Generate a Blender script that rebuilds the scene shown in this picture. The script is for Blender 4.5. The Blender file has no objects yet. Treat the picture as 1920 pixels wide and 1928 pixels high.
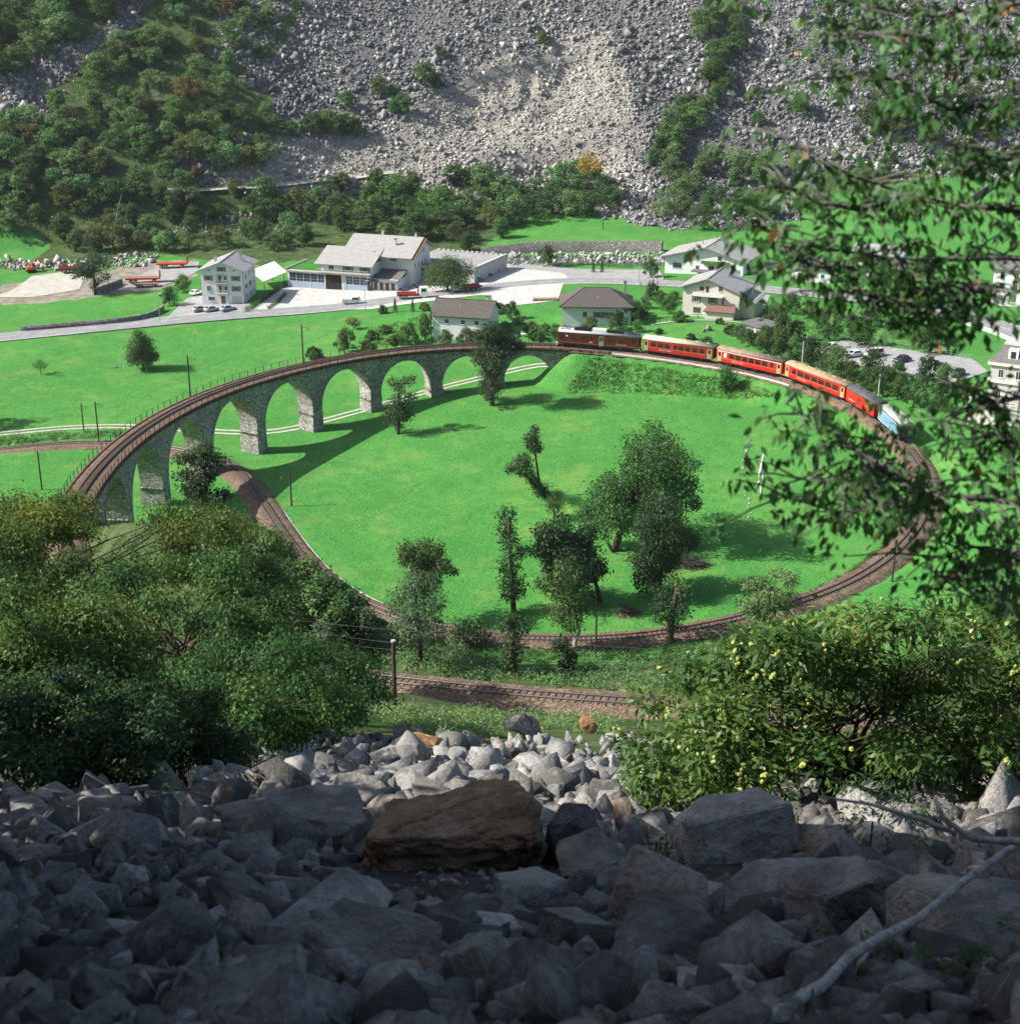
import bpy, bmesh, math, random
import numpy as np
from mathutils import Vector, Matrix, noise as mnoise
random.seed(7); RNG=np.random.default_rng(11)
SC=bpy.context.scene
COL=SC.collection
# ------------------------------------------------------------------ camera, sky, sun, exposure
F=2800.0; CAM=np.array([0.0,-243.0,85.0]); PIT=math.radians(20.5)
cam_data=bpy.data.cameras.new('camera'); cam=bpy.data.objects.new('camera',cam_data); COL.objects.link(cam)
cam.location=CAM; cam.rotation_euler=(math.pi/2-PIT,0,0)
cam_data.sensor_fit='HORIZONTAL'; cam_data.sensor_width=54.0; cam_data.lens=54.0*F/1920.0
cam_data.clip_start=0.3; cam_data.clip_end=4000
cam_data.dof.use_dof=True; cam_data.dof.focus_distance=150.0; cam_data.dof.aperture_fstop=5.0
SC.camera=cam
SUN_EL=math.radians(38); SHADOW_AZ=math.radians(2.5)       # shadows fall to the right and a little away
world=bpy.data.worlds.new('World'); SC.world=world; world.use_nodes=True
wn=world.node_tree.nodes; wl=world.node_tree.links; wn.clear()
wo=wn.new('ShaderNodeOutputWorld'); wb=wn.new('ShaderNodeBackground'); ws=wn.new('ShaderNodeTexSky')
ws.sky_type='NISHITA'; ws.sun_disc=False; ws.dust_density=1.8; ws.ozone_density=0.9; ws.sun_elevation=SUN_EL
to_sun=Vector((-math.cos(SHADOW_AZ)*math.cos(SUN_EL),-math.sin(SHADOW_AZ)*math.cos(SUN_EL),math.sin(SUN_EL)))
ws.sun_rotation=math.atan2(to_sun.x,to_sun.y)
wb.inputs['Strength'].default_value=0.09
wl.new(ws.outputs[0],wb.inputs[0]); wl.new(wb.outputs[0],wo.inputs[0])
sd=bpy.data.lights.new('sun','SUN'); sun=bpy.data.objects.new('sun',sd); COL.objects.link(sun)
sd.energy=5.0; sd.angle=math.radians(0.53); sd.color=(1.0,0.95,0.87)
sun.rotation_euler=to_sun.to_track_quat('Z','Y').to_euler(); sun.location=(-200,-100,300)
SC.view_settings.view_transform='Standard'; SC.view_settings.look='None'; SC.view_settings.gamma=1.0
SC.view_settings.use_curve_mapping=False; SC.view_settings.exposure=0.78
SC.render.engine='CYCLES'
SC.cycles.max_bounces=6; SC.cycles.diffuse_bounces=3; SC.cycles.glossy_bounces=2; SC.cycles.transmission_bounces=3; SC.cycles.transparent_max_bounces=4
SC.cycles.use_denoising=True; SC.cycles.caustics_reflective=False; SC.cycles.caustics_refractive=False
SC.cycles.use_adaptive_sampling=True; SC.cycles.adaptive_threshold=0.02
# ------------------------------------------------------------------ survey helpers: a sight line through a photo point, met with a level or the ground
CP,SP=math.cos(PIT),math.sin(PIT)
def ray(u,v):
    x=(u-960)/F; y=-(v-964)/F
    return np.array([x,CP+y*SP,-SP+y*CP])
def atz(u,v,z):
    r=ray(u,v); return CAM+(z-CAM[2])/r[2]*r
def aty(u,v,y):
    r=ray(u,v); return CAM+(y-CAM[1])/r[1]*r
def topx(P):
    d=np.asarray(P,float)-CAM
    dep=d[...,1]*CP-d[...,2]*SP; w=d[...,1]*SP+d[...,2]*CP
    dep=np.where(dep>0.5,dep,0.5)
    return 960+F*d[...,0]/dep, 964-F*w/dep, dep
def inpoly(u,v,poly):
    u=np.asarray(u); v=np.asarray(v); c=np.zeros(u.shape,bool); n=len(poly)
    for i in range(n):
        x1,y1=poly[i]; x2,y2=poly[(i+1)%n]
        if y1==y2: continue
        c^=((y1>v)!=(y2>v))&(u<(x2-x1)*(v-y1)/(y2-y1)+x1)
    return c
def vnoise(x,y,s,seed=0):                     # smooth value noise, -1..1
    x=np.asarray(x,float)/s+seed*17.3; y=np.asarray(y,float)/s+seed*9.1
    xi=np.floor(x); yi=np.floor(y); fx=x-xi; fy=y-yi
    fx=fx*fx*(3-2*fx); fy=fy*fy*(3-2*fy)
    def h(a,b):
        q=np.sin(a*127.1+b*311.7+seed*74.7)*43758.5453; return q-np.floor(q)
    a=h(xi,yi);b=h(xi+1,yi);c=h(xi,yi+1);d=h(xi+1,yi+1)
    return ((a*(1-fx)+b*fx)*(1-fy)+(c*(1-fx)+d*fx)*fy)*2-1
# ------------------------------------------------------------------ objects
def tag(o,label=None,cat=None,group=None,kind=None):
    if label: o['label']=label
    if cat: o['category']=cat
    if group: o['group']=group
    if kind: o['kind']=kind
    return o
def link(name,data,parent=None,loc=None,rz=None):
    o=bpy.data.objects.new(name,data); COL.objects.link(o)
    if parent is not None: o.parent=parent
    if loc is not None: o.location=loc
    if rz is not None: o.rotation_euler=(0,0,rz)
    return o
def thing(name,label,cat,loc,rz=0.0,group=None):
    o=link(name,None,None,loc,rz); o.empty_display_size=0.3
    return tag(o,label,cat,group)
def copy_tree(o,parent=None):
    c=o.copy(); COL.objects.link(c); c.parent=parent
    for ch in o.children: copy_tree(ch,c)
    return c
def mesh_np(name,V,Fq,mat=None,smooth=False,attrs=None):
    """V (n,3), Fq (m,k) with k = 3 or 4"""
    V=np.asarray(V,np.float32); Fq=np.asarray(Fq,np.int32); k=Fq.shape[1]; m=len(Fq)
    me=bpy.data.meshes.new(name); me.vertices.add(len(V)); me.vertices.foreach_set('co',V.ravel())
    me.loops.add(m*k); me.loops.foreach_set('vertex_index',Fq.ravel())
    me.polygons.add(m); me.polygons.foreach_set('loop_start',np.arange(0,m*k,k,dtype=np.int32))
    if smooth: me.polygons.foreach_set('use_smooth',np.ones(m,bool))
    for a,val in (attrs or {}).items():
        at=me.attributes.new(a,'FLOAT','POINT'); at.data.foreach_set('value',np.asarray(val,np.float32))
    me.update(calc_edges=True)
    if mat: me.materials.append(mat)
    return me
class MB:
    """collects shapes for one mesh"""
    def __init__(s): s.v=[]; s.f=[]
    def add(s,vs,fs):
        o=len(s.v); s.v+= [tuple(float(c) for c in p) for p in vs]; s.f+=[tuple(i+o for i in f) for f in fs]; return s
    def box(s,x0,x1,y0,y1,z0,z1):
        return s.add([(x0,y0,z0),(x1,y0,z0),(x1,y1,z0),(x0,y1,z0),(x0,y0,z1),(x1,y0,z1),(x1,y1,z1),(x0,y1,z1)],
                     [(0,3,2,1),(4,5,6,7),(0,1,5,4),(1,2,6,5),(2,3,7,6),(3,0,4,7)])
    def prism(s,poly,axis,a,b):
        """poly in the plane normal to axis ('x','y','z'), extruded from a to b"""
        n=len(poly)
        def P(p,t):
            return (t,p[0],p[1]) if axis=='x' else ((p[0],t,p[1]) if axis=='y' else (p[0],p[1],t))
        vs=[P(p,a) for p in poly]+[P(p,b) for p in poly]
        fs=[tuple(range(n))[::-1],tuple(range(n,2*n))]+[(i,(i+1)%n,n+(i+1)%n,n+i) for i in range(n)]
        return s.add(vs,fs)
    def tube(s,path,rad,n=6,cap=True):
        path=[Vector(p) for p in path]; m=len(path)
        if not hasattr(rad,'__len__'): rad=[rad]*m
        vs=[];fs=[]; up=Vector((0,0,1)); prev=None
        for i,p in enumerate(path):
            t=(path[min(i+1,m-1)]-path[max(i-1,0)])
            t=t.normalized() if t.length>1e-9 else Vector((0,0,1))
            a=(prev if prev is not None else (Vector((1,0,0)) if abs(t.z)>.9 else up))
            a=(a-t*a.dot(t)); a=a.normalized() if a.length>1e-6 else t.orthogonal().normalized(); prev=a; b=t.cross(a)
            for k in range(n):
                w=2*math.pi*k/n; vs.append(p+(a*math.cos(w)+b*math.sin(w))*rad[i])
        for i in range(m-1):
            for k in range(n):
                fs.append((i*n+k,i*n+(k+1)%n,(i+1)*n+(k+1)%n,(i+1)*n+k))
        if cap: fs+=[tuple(range(n))[::-1],tuple(range((m-1)*n,m*n))]
        return s.add(vs,fs)
    def cyl(s,c,r,axis,L,n=12):
        c=Vector(c); d={'x':Vector((1,0,0)),'y':Vector((0,1,0)),'z':Vector((0,0,1))}[axis]
        return s.tube([c-d*L/2,c+d*L/2],r,n)
    def slab(s,quad,th):
        """four corners (counter-clockwise seen from above) thickened downward along the normal"""
        q=[Vector(p) for p in quad]; nrm=(q[1]-q[0]).cross(q[3]-q[0]).normalized()
        vs=q+[p-nrm*th for p in q]
        return s.add(vs,[(0,1,2,3),(7,6,5,4),(0,4,5,1),(1,5,6,2),(2,6,7,3),(3,7,4,0)])
    def mesh(s,name,mat=None,smooth=False,bevel=0):
        me=bpy.data.meshes.new(name); me.from_pydata(s.v,[],s.f)
        bm=bmesh.new(); bm.from_mesh(me)
        bmesh.ops.recalc_face_normals(bm,faces=bm.faces)
        if bevel>0: bmesh.ops.bevel(bm,geom=list(bm.edges),offset=bevel,segments=1,affect='EDGES',clamp_overlap=True)
        bm.to_mesh(me); bm.free()
        if smooth: me.polygons.foreach_set('use_smooth',np.ones(len(me.polygons),bool))
        me.update()
        if mat: me.materials.append(mat)
        return me
    def build(s,name,mat,parent=None,smooth=False,bevel=0,loc=None,rz=None):
        return link(name,s.mesh(name,mat,smooth,bevel),parent,loc,rz)
# ------------------------------------------------------------------ materials
def N(nt,t,**kw):
    n=nt.nodes.new(t)
    for k,v in kw.items():
        if k in n.inputs: n.inputs[k].default_value=v
        else: setattr(n,k,v)
    return n
def ramp(nt,src,stops,interp='LINEAR'):
    r=nt.nodes.new('ShaderNodeValToRGB'); r.color_ramp.interpolation=interp
    e=r.color_ramp.elements
    while len(e)<len(stops): e.new(0.5)
    for i,(p,c) in enumerate(stops): e[i].position=p; e[i].color=(c[0],c[1],c[2],1) if len(c)==3 else c
    nt.links.new(src,r.inputs[0]); return r.outputs[0]
def mix(nt,fac,a,b,mode='MIX'):
    m=nt.nodes.new('ShaderNodeMix'); m.data_type='RGBA'; m.blend_type=mode
    if isinstance(fac,(int,float)): m.inputs[0].default_value=fac
    else: nt.links.new(fac,m.inputs[0])
    for k,s in ((6,a),(7,b)):
        if isinstance(s,tuple): m.inputs[k].default_value=(s[0],s[1],s[2],1)
        else: nt.links.new(s,m.inputs[k])
    return m.outputs[2]
def mathn(nt,op,a,b=None,clamp=False):
    m=nt.nodes.new('ShaderNodeMath'); m.operation=op; m.use_clamp=clamp
    for k,s in ((0,a),(1,b)):
        if s is None: continue
        if isinstance(s,(int,float)): m.inputs[k].default_value=s
        else: nt.links.new(s,m.inputs[k])
    return m.outputs[0]
def noise(nt,scale,detail=4,rough=.55,coord=None,vec=None):
    n=nt.nodes.new('ShaderNodeTexNoise'); n.inputs['Scale'].default_value=scale; n.inputs['Detail'].default_value=detail; n.inputs['Roughness'].default_value=rough
    if vec is None:
        c=nt.nodes.new('ShaderNodeTexCoord'); vec=c.outputs[coord or 'Object']
    nt.links.new(vec,n.inputs['Vector']); return n.outputs[0]
def new_mat(name):
    m=bpy.data.materials.new(name); m.use_nodes=True; nt=m.node_tree
    return m,nt,nt.nodes['Principled BSDF']
def bump(nt,b,h,strength=.5,dist=.1):
    n=nt.nodes.new('ShaderNodeBump'); n.inputs['Strength'].default_value=strength; n.inputs['Distance'].default_value=dist
    nt.links.new(h,n.inputs['Height']); nt.links.new(n.outputs[0],b.inputs['Normal'])
def attr(nt,name):
    a=nt.nodes.new('ShaderNodeAttribute'); a.attribute_name=name; return a.outputs['Fac']
def plain(name,col,rough=.6,metal=0,var=.15,scale=3.0,spec=.3,bmp=0.0):
    m,nt,b=new_mat(name)
    n=noise(nt,scale,5,.6)
    c=ramp(nt,n,[(.3,tuple(x*(1-var) for x in col)),(.7,tuple(min(1,x*(1+var)) for x in col))])
    nt.links.new(c,b.inputs['Base Color']); b.inputs['Roughness'].default_value=rough; b.inputs['Metallic'].default_value=metal
    b.inputs['Specular IOR Level'].default_value=spec
    if bmp: bump(nt,b,n,bmp,.02)
    return m
def leaf_mat(name,cols,trans=.35,rough=.55,var=.35):
    """cols: colour stops along the per-leaf random value"""
    m,nt,b=new_mat(name)
    r=attr(nt,'rnd'); oi=nt.nodes.new('ShaderNodeObjectInfo')
    c=ramp(nt,r,[(i/(len(cols)-1),k) for i,k in enumerate(cols)])
    hs=nt.nodes.new('ShaderNodeHueSaturation'); nt.links.new(c,hs.inputs['Color'])
    nt.links.new(mathn(nt,'MULTIPLY_ADD',oi.outputs['Random'],var),hs.inputs['Value'])
    hs.inputs['Value'].links[0].from_node.inputs[2].default_value=1-var/2
    mr=nt.nodes.new('ShaderNodeMapRange'); mr.inputs['To Min'].default_value=.475; mr.inputs['To Max'].default_value=.525
    sepr=mathn(nt,'FRACT',mathn(nt,'MULTIPLY',oi.outputs['Random'],7.31)); nt.links.new(sepr,mr.inputs[0]); nt.links.new(mr.outputs[0],hs.inputs['Hue'])
    nt.links.new(hs.outputs[0],b.inputs['Base Color']); b.inputs['Roughness'].default_value=rough; b.inputs['Specular IOR Level'].default_value=.25
    tr=nt.nodes.new('ShaderNodeBsdfTranslucent'); mx=nt.nodes.new('ShaderNodeMixShader'); mx.inputs[0].default_value=trans
    g=mix(nt,.25,hs.outputs[0],(.35,.5,.05)); nt.links.new(g,tr.inputs['Color'])
    out=nt.nodes['Material Output']; nt.links.new(b.outputs[0],mx.inputs[1]); nt.links.new(tr.outputs[0],mx.inputs[2]); nt.links.new(mx.outputs[0],out.inputs['Surface'])
    return m
M={}
# ------------------------------------------------------------------ the railway line (surveyed points: photo point and level)
LOWER=[(-420,900,-9.5),(-200,868,-6.5),(0,846,-3.2),(100,834,-2.2),(181,830,-1.6),(300,838,-1.1),(400,858,-.7),(440,880,-.4),(469,907,-.2),(502,956,0.1),(536,1009,.5),(600,1087,1.1),(694,1147,1.7),(860,1193,2.3),(1036,1207,2.8),(1182,1205,3.2),(1307,1186,3.6),(1387,1169,3.9),(1557,1121,4.5),(1620,1090,4.8),(1674,1054,5.1),(1732,994,5.5),(1749,952,5.8),(1749,902,6.1),(1728,865,6.4),(1697,825,6.8),(1655,790,7.2),(1595,755,7.6),(1478,710,8.1),(1340,682,8.6),(1213,664,9),(1120,654,9.4),(1012,648,9.8)]
UPPER=[(852,650,10.3),(764,657,10.6),(677,667,10.9),(604,681,11.2),(523,700,11.5),(452,720,11.9),(382,746,12.2),(333,769,12.5),(288,795,12.8),(243,826,13.1),(205,860,13.4),(172,898,13.8),(140,945,14.3)]
pts=[atz(*p) for p in LOWER+UPPER]
pts+= [np.array(p) for p in ((-57.,-66.,15.6),(-50.,-86.,18.0),(-40.,-104.,20.6),(-28.,-116.,22.6))]
pts+= [atz(664,1273,24.3),atz(917,1302,25.4),atz(1131,1321,26.3),np.array((24.,-136.,27.6)),np.array((45.,-147.,29.)),np.array((90.,-165.,31.))]
pts=np.array(pts)
def catmull(P,step):
    out=[]
    for i in range(len(P)-1):
        p0=P[max(i-1,0)];p1=P[i];p2=P[i+1];p3=P[min(i+2,len(P)-1)]
        n=max(2,int(np.linalg.norm(p2-p1)/.5))
        for t in np.linspace(0,1,n,endpoint=False):
            out.append(.5*((2*p1)+(-p0+p2)*t+(2*p0-5*p1+4*p2-p3)*t*t+(-p0+3*p1-3*p2+p3)*t**3))
    out.append(P[-1]); out=np.array(out)
    s=np.r_[0,np.cumsum(np.linalg.norm(np.diff(out,axis=0),axis=1))]
    k=np.arange(0,s[-1],step)
    return np.stack([np.interp(k,s,out[:,j]) for j in range(3)],1)
TR=catmull(pts,1.0)
def smooth(P,w,it):
    P=P.copy()
    for _ in range(it):
        Q=P.copy(); Q[w:-w]=sum(P[w+k:len(P)-w+k] for k in range(-w,w+1))/(2*w+1); P=Q
    return P
TR=smooth(TR,5,6)
TS=np.r_[0,np.cumsum(np.linalg.norm(np.diff(TR,axis=0),axis=1))]
TU,TVv,_=topx(TR)
def s_at(u,v,smin=0,smax=1e9):
    m=(TS>=smin)&(TS<=smax); i=np.argmin((TU[m]-u)**2+(TVv[m]-v)**2); return TS[m][i]
def track(s):
    p=np.array([np.interp(s,TS,TR[:,j]) for j in range(3)])
    a=np.array([np.interp(s+1,TS,TR[:,j])-np.interp(s-1,TS,TR[:,j]) for j in range(3)])
    a/=np.linalg.norm(a); n=np.array([-a[1],a[0],0]); n/=np.linalg.norm(n)   # n points to the left of travel: the inside of the loop
    return p,a,n
S_BACK=s_at(1120,654)
S_V0=s_at(1100,653)              # right abutment
S_V1=s_at(140,945,S_BACK)         # left abutment, hidden by trees
on_via=(TS>S_V0+1)&(TS<S_V1+6)
TC=TR[~on_via][::2]              # what cuts into or stands on the ground
# ------------------------------------------------------------------ ground levels
CTRL=[(497,862,-2),(600,824,-1.7),(705,788,-.6),(825,758,.8),(940,742,1.9),(1060,742,2.6),(1250,748,3.4),(1400,762,4.),(1550,800,4.6),(1655,870,4.9),(1690,930,4.8),(1660,1000,4.5),(1560,1080,4),(1400,1140,3.5),(1200,1180,3),(1036,1190,2.6),(850,1160,1.9),(700,1125,1.3),(600,1050,.5),(560,980,.0),(530,900,-.9),(900,950,.8),(1150,900,2.2),(1400,950,3.6),(850,1060,1.1),
(397,915,-1.2),(313,950,-.8),(237,980,0.5),(150,1000,1),
(0,810,-2.8),(250,802,-2.2),(450,815,-1.6),(700,768,-.8),(880,720,.8),(1025,685,2.2),(0,700,-2.6),(265,692,-2.),(450,660,-1.),(650,640,.4),(0,880,-2.5),(100,900,-2),
(0,637,-2.4),(300,607,-1),(480,590,0.2),(690,573,1.2),(850,548,2.2),(1000,530,3.),(1250,532,4.4),(1450,548,5.4),(1800,598,7),(1915,628,7.6),
(600,560,.6),(700,540,1.4),(440,572,.3),(560,535,1.),(820,520,2.),(1000,505,2.6),
(760,610,2.6),(870,640,3.6),(960,630,4.5),(1120,618,5.5),(1240,600,5.6),(1340,600,6),(1500,610,6.2),(1600,650,7.2),(1750,690,8),(1900,760,8.6),(1780,800,8),(1850,900,8.2),(1850,1000,8),(1250,630,6.6),(1420,640,7.4),
(200,580,-1),(50,600,-2),(200,535,0),(50,530,-1),(330,500,1),(0,490,0.5),(180,490,1),
(900,488,1.6),(1100,490,2.6),(1250,492,3.6),(1450,500,5),(1600,500,6),(1850,560,7.8),
(980,462,4),(1250,462,5.4),(1000,430,5),(1270,430,7),(1450,425,8),(1600,440,8.5),(1750,405,11),(1900,390,12.5),(1780,350,15),
(0,450,2),(300,445,4),(600,430,4.5),(800,440,4)]
CW=np.array([atz(*c) for c in CTRL]+[(-260,0,-7),(-260,150,-5),(-200,-60,0),(260,0,14),(260,150,13),(200,-80,12),(120,-60,8.5),(150,60,9.5),(-150,-30,-2),(-120,40,-3.2)])
def tps_fit(C):
    n=len(C); d=np.hypot(C[:,None,0]-C[None,:,0],C[:,None,1]-C[None,:,1])+1e-9
    K=d*d*np.log(d)+np.eye(n)*60.0
    Pm=np.c_[np.ones(n),C[:,:2]]; A=np.block([[K,Pm],[Pm.T,np.zeros((3,3))]])
    return np.linalg.solve(A,np.r_[C[:,2],0,0,0])
TW=tps_fit(CW)
def tps(x,y):
    sh=x.shape; x=x.ravel(); y=y.ravel(); out=np.empty(len(x))
    for i in range(0,len(x),20000):
        a=x[i:i+20000]; b=y[i:i+20000]
        d=np.hypot(a[:,None]-CW[None,:,0],b[:,None]-CW[None,:,1])+1e-9
        out[i:i+20000]=(d*d*np.log(d))@TW[:len(CW)]+TW[-3]+TW[-2]*a+TW[-1]*b
    return out.reshape(sh)
FX=[-420,-230,-152,-110,-60,0,55,110,175,250,420]; FY=[150,180,199,214,238,247,247,252,272,282,300]
def yfoot(x): return np.interp(x,FX,FY)
HX=[-420,-140,-100,-60,-45,-20,0,40,70,100,160,420]; HY=[30,14,-6,-34,-36,-60,-76,-76,-70,-62,-50,-40]
def hill(x,y):
    foot=np.interp(x,HX,HY); w=np.clip((-125-y)/60,0,1); sh=(foot+75)*(1-w)
    return np.interp(-(y-sh),[-60,75,118,136,193,243,300,420],[-80,1.5,23.4,27.5,55.6,83.1,115,170])
XG=np.r_[np.arange(-420,-160,10.),np.arange(-160,160,1.25),np.arange(160,421,10.)]
YG=np.r_[np.arange(-300,-250,5.),np.arange(-250,-215,.6),np.arange(-215,-80,1.5),np.arange(-80,80,1.25),np.arange(80,330,2.),np.arange(330,560,8.)]
GX,GY=np.meshgrid(XG,YG)
def ground_raw(x,y):
    yf=yfoot(x); v=tps(np.clip(x,-260,260),np.clip(np.minimum(y,yf),-90,400))
    m=np.maximum(0,y-yf); m=.66*(np.sqrt(m*m+64)-8)+np.where(y>yf+110,(y-yf-110)*.12,0)
    k=np.clip(m/12,0,1)
    mz=v+m+k*(vnoise(x,y,34,1)*2.2+vnoise(x,y,13,2)*1.0+vnoise(x,y,5,6)*.3)
    # the quarry scar: a scooped hollow in the scree
    q=((x-14)/20)**2+((y-(yf+24))/9)**2
    mz=mz-8.5*np.exp(-q*q*1.1)+2.2*np.exp(-(((x-6)/26)**2+((y-(yf+11))/5)**2))+2.0*np.exp(-(((x+4)/14)**2+((y-(yf+27))/5)**2))+k*np.exp(-q*.35)*vnoise(x,y,3.2,8)*.8
    yp=302+(x+64)/92*23; tt=yp-y; wx=np.exp(-((x-2)/27)**4); ss=np.clip(tt/4,0,1); sl_=np.clip((36-tt)/20,0,1); mz=mz-6.0*wx*ss*ss*(3-2*ss)*sl_*sl_*(3-2*sl_)*(1+.35*vnoise(x,y,4,41))
    h=hill(x,y); hk=np.clip((-85-y)/30,0,1)*np.clip((y+233)/30,0,1)
    h=h+hk*(vnoise(x,y,17,3)*.5+vnoise(x,y,6,4)*.16)
    d=mz-h; r=2.0
    return .5*(mz+h+np.sqrt(d*d+r*r))-.5*r*np.exp(-np.abs(d)/6)
def near_track(x,y):
    sh=x.shape; x=x.ravel(); y=y.ravel(); D=np.empty(len(x)); Z=np.empty(len(x))
    for i in range(0,len(x),8000):
        dd=(x[i:i+8000,None]-TC[None,:,0])**2+(y[i:i+8000,None]-TC[None,:,1])**2
        j=dd.argmin(1); D[i:i+8000]=np.sqrt(dd[np.arange(len(j)),j]); Z[i:i+8000]=TC[j,2]
    return D.reshape(sh),Z.reshape(sh)
GZ=ground_raw(GX,GY)
_m=(np.abs(GX)<200)&(GY>-185)&(GY<110)
_D,_Z=near_track(GX[_m],GY[_m])
_z=GZ[_m]; e=np.maximum(0,_D-2.7); b0=_Z-.55
up=np.where((GX[_m]<24)&(GX[_m]>-5)&(GY[_m]>38),1.05,.62)
GZ[_m]=np.clip(_z,b0-e*up,b0+e*.62)
def gz(x,y):
    x=np.asarray(x,float); y=np.asarray(y,float)
    i=np.clip(np.searchsorted(XG,x)-1,0,len(XG)-2); j=np.clip(np.searchsorted(YG,y)-1,0,len(YG)-2)
    a=np.clip((x-XG[i])/(XG[i+1]-XG[i]),0,1); b=np.clip((y-YG[j])/(YG[j+1]-YG[j]),0,1)
    return (GZ[j,i]*(1-a)+GZ[j,i+1]*a)*(1-b)+(GZ[j+1,i]*(1-a)+GZ[j+1,i+1]*a)*b
_T=np.r_[np.linspace(3,60,230),np.linspace(60,320,400)[1:],np.linspace(320,760,500)[1:]]
def P(u,v,skip=0.0):
    """where the sight line through photo point (u,v) meets the ground"""
    r=ray(u,v); L=CAM[None,:]+(_T[:,None])*r[None,:]
    dz=L[:,2]-gz(L[:,0],L[:,1])
    ok=np.where((dz[1:]<=0)&(dz[:-1]>0)&(_T[1:]>skip))[0]
    if len(ok)==0: return CAM+_T[-1]*r
    k=ok[0]; t=_T[k]+(_T[k+1]-_T[k])*dz[k]/(dz[k]-dz[k+1]); p=CAM+t*r; p[2]=gz(p[0],p[1]); return p
# zones on the ground, outlined on the photograph's survey points
gu,gv,gd=topx(np.stack([GX,GY,GZ],-1))
far=(GY>70); hillm=(GY<-60)
ju=gu+vnoise(GX,GY,9,21)*26; jv=gv+vnoise(GX,GY,7,22)*12
def zone(poly,j=False): return (inpoly(ju,jv,poly) if j else inpoly(gu,gv,poly))&far
SCREE=[[(320,-400),(1960,-400),(1960,330),(1640,330),(1560,300),(1500,420),(1230,425),(1160,400),(980,372),(700,365),(560,345),(400,352),(300,330),(520,240),(470,150),(560,60),(600,-20)],
       [(330,-20),(180,120),(60,225),(-60,260),(-60,150),(120,90),(240,10),(280,-30)],
       [(440,-400),(600,-400),(560,0),(470,140),(400,100)]]
LIGHTS=[[(400,352),(520,250),(600,262),(720,232),(800,180),(930,120),(1050,80),(1140,60),(1160,130),(1220,250),(1215,330),(1180,400),(980,372),(700,365)]]
MEADOW=[[(960,424),(1290,440),(1290,474),(900,474)],[(1400,405),(1640,400),(1640,480),(1400,480)],[(1690,345),(2100,300),(2100,470),(1640,430)],[(-200,420),(40,425),(100,460),(60,490),(-200,500)],[(-200,500),(30,505),(30,530),(-200,545)],
        [(-200,565),(60,575),(310,545),(330,560),(300,605),(-200,640)]]
BANKSOIL=[[(0,535),(160,520),(280,490),(370,490),(370,520),(300,545),(60,572),(0,575)]]
WHITEROCK=[[(0,485),(120,490),(280,478),(300,500),(160,512),(0,508)],[(880,470),(1250,472),(1250,500),(900,505)]]
def vstack(polys,j=False): 
    z=np.zeros(GX.shape)
    for p in polys: z=np.maximum(z,zone(p,j)*1.0)
    return z
def blur(a,n=1):
    for _ in range(n):
        b=a.copy(); b[1:-1,1:-1]=(a[1:-1,1:-1]*2+a[:-2,1:-1]+a[2:,1:-1]+a[1:-1,:-2]+a[1:-1,2:])/6; a=b
    return a
z_scree=np.maximum(vstack(SCREE,True),((GY>yfoot(GX)+30)&((gu<-60)|(gu>1960)))*1.0)
z_light=vstack(LIGHTS,True); z_mead=vstack(MEADOW)
z_forest=((GY>yfoot(GX)-18)&(GX<-5))*1.0
z_forest=np.maximum(np.maximum(z_forest,(GY>yfoot(GX)-4)*1.0),zone([(110,480),(260,440),(960,425),(960,452),(900,478),(700,480),(540,492),(500,500),(380,488),(300,478)])*1.0)*(1-z_mead)
z_hill=(GZ>hill(GX,GY)-1.2)*1.0*(GY<20)*np.clip((-GY+HY[0])/10,0,1)
z_hill=np.where((GZ-tps(np.clip(GX,-260,260),np.clip(GY,-90,400))>2.0)&(GY<0)&(hill(GX,GY)>3),1.0,0.0)
z_dirt=vstack(BANKSOIL)
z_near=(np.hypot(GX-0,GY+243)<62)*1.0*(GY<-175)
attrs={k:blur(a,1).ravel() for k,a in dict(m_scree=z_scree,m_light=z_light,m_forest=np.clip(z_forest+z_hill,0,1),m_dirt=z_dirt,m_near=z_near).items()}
# ground material
m,nt,b=new_mat('ground'); M['ground']=m
n1=noise(nt,.035,2,.6); n2=noise(nt,.35,3,.65); n3=noise(nt,2.6,3,.7)
gr=ramp(nt,n1,[(.3,(.038,.190,.034)),(.5,(.058,.245,.044)),(.7,(.098,.285,.056))])
gr=mix(nt,ramp(nt,n2,[(.38,(0,0,0)),(.72,(1,1,1))]),gr,(.050,.200,.036))
gr=mix(nt,mathn(nt,'MULTIPLY',ramp(nt,n3,[(.50,(0,0,0)),(.68,(1,1,1))]),.75),gr,(.130,.295,.075))
gr=mix(nt,mathn(nt,'MULTIPLY',ramp(nt,n3,[(.32,(1,1,1)),(.48,(0,0,0))]),.7),gr,(.024,.115,.020))
wv=nt.nodes.new('ShaderNodeTexWave'); wv.wave_type='RINGS'; wv.rings_direction='Z'; wv.inputs['Scale'].default_value=.09; wv.inputs['Distortion'].default_value=6; wv.inputs['Detail'].default_value=2; wv.inputs['Detail Scale'].default_value=.4
gr=mix(nt,mathn(nt,'MULTIPLY',wv.outputs['Fac'],.28),gr,(.11,.30,.06))
nd=noise(nt,.13,4,.75)
gr=mix(nt,mathn(nt,'MULTIPLY',ramp(nt,nd,[(.52,(0,0,0)),(.66,(1,1,1))]),.42),gr,(.20,.285,.075))
gr=mix(nt,mathn(nt,'MULTIPLY',ramp(nt,nd,[(.34,(1,1,1)),(.44,(0,0,0))]),.35),gr,(.030,.150,.032))
fo=ramp(nt,n2,[(.3,(.030,.060,.018)),(.5,(.060,.100,.030)),(.68,(.125,.125,.065))])
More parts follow.
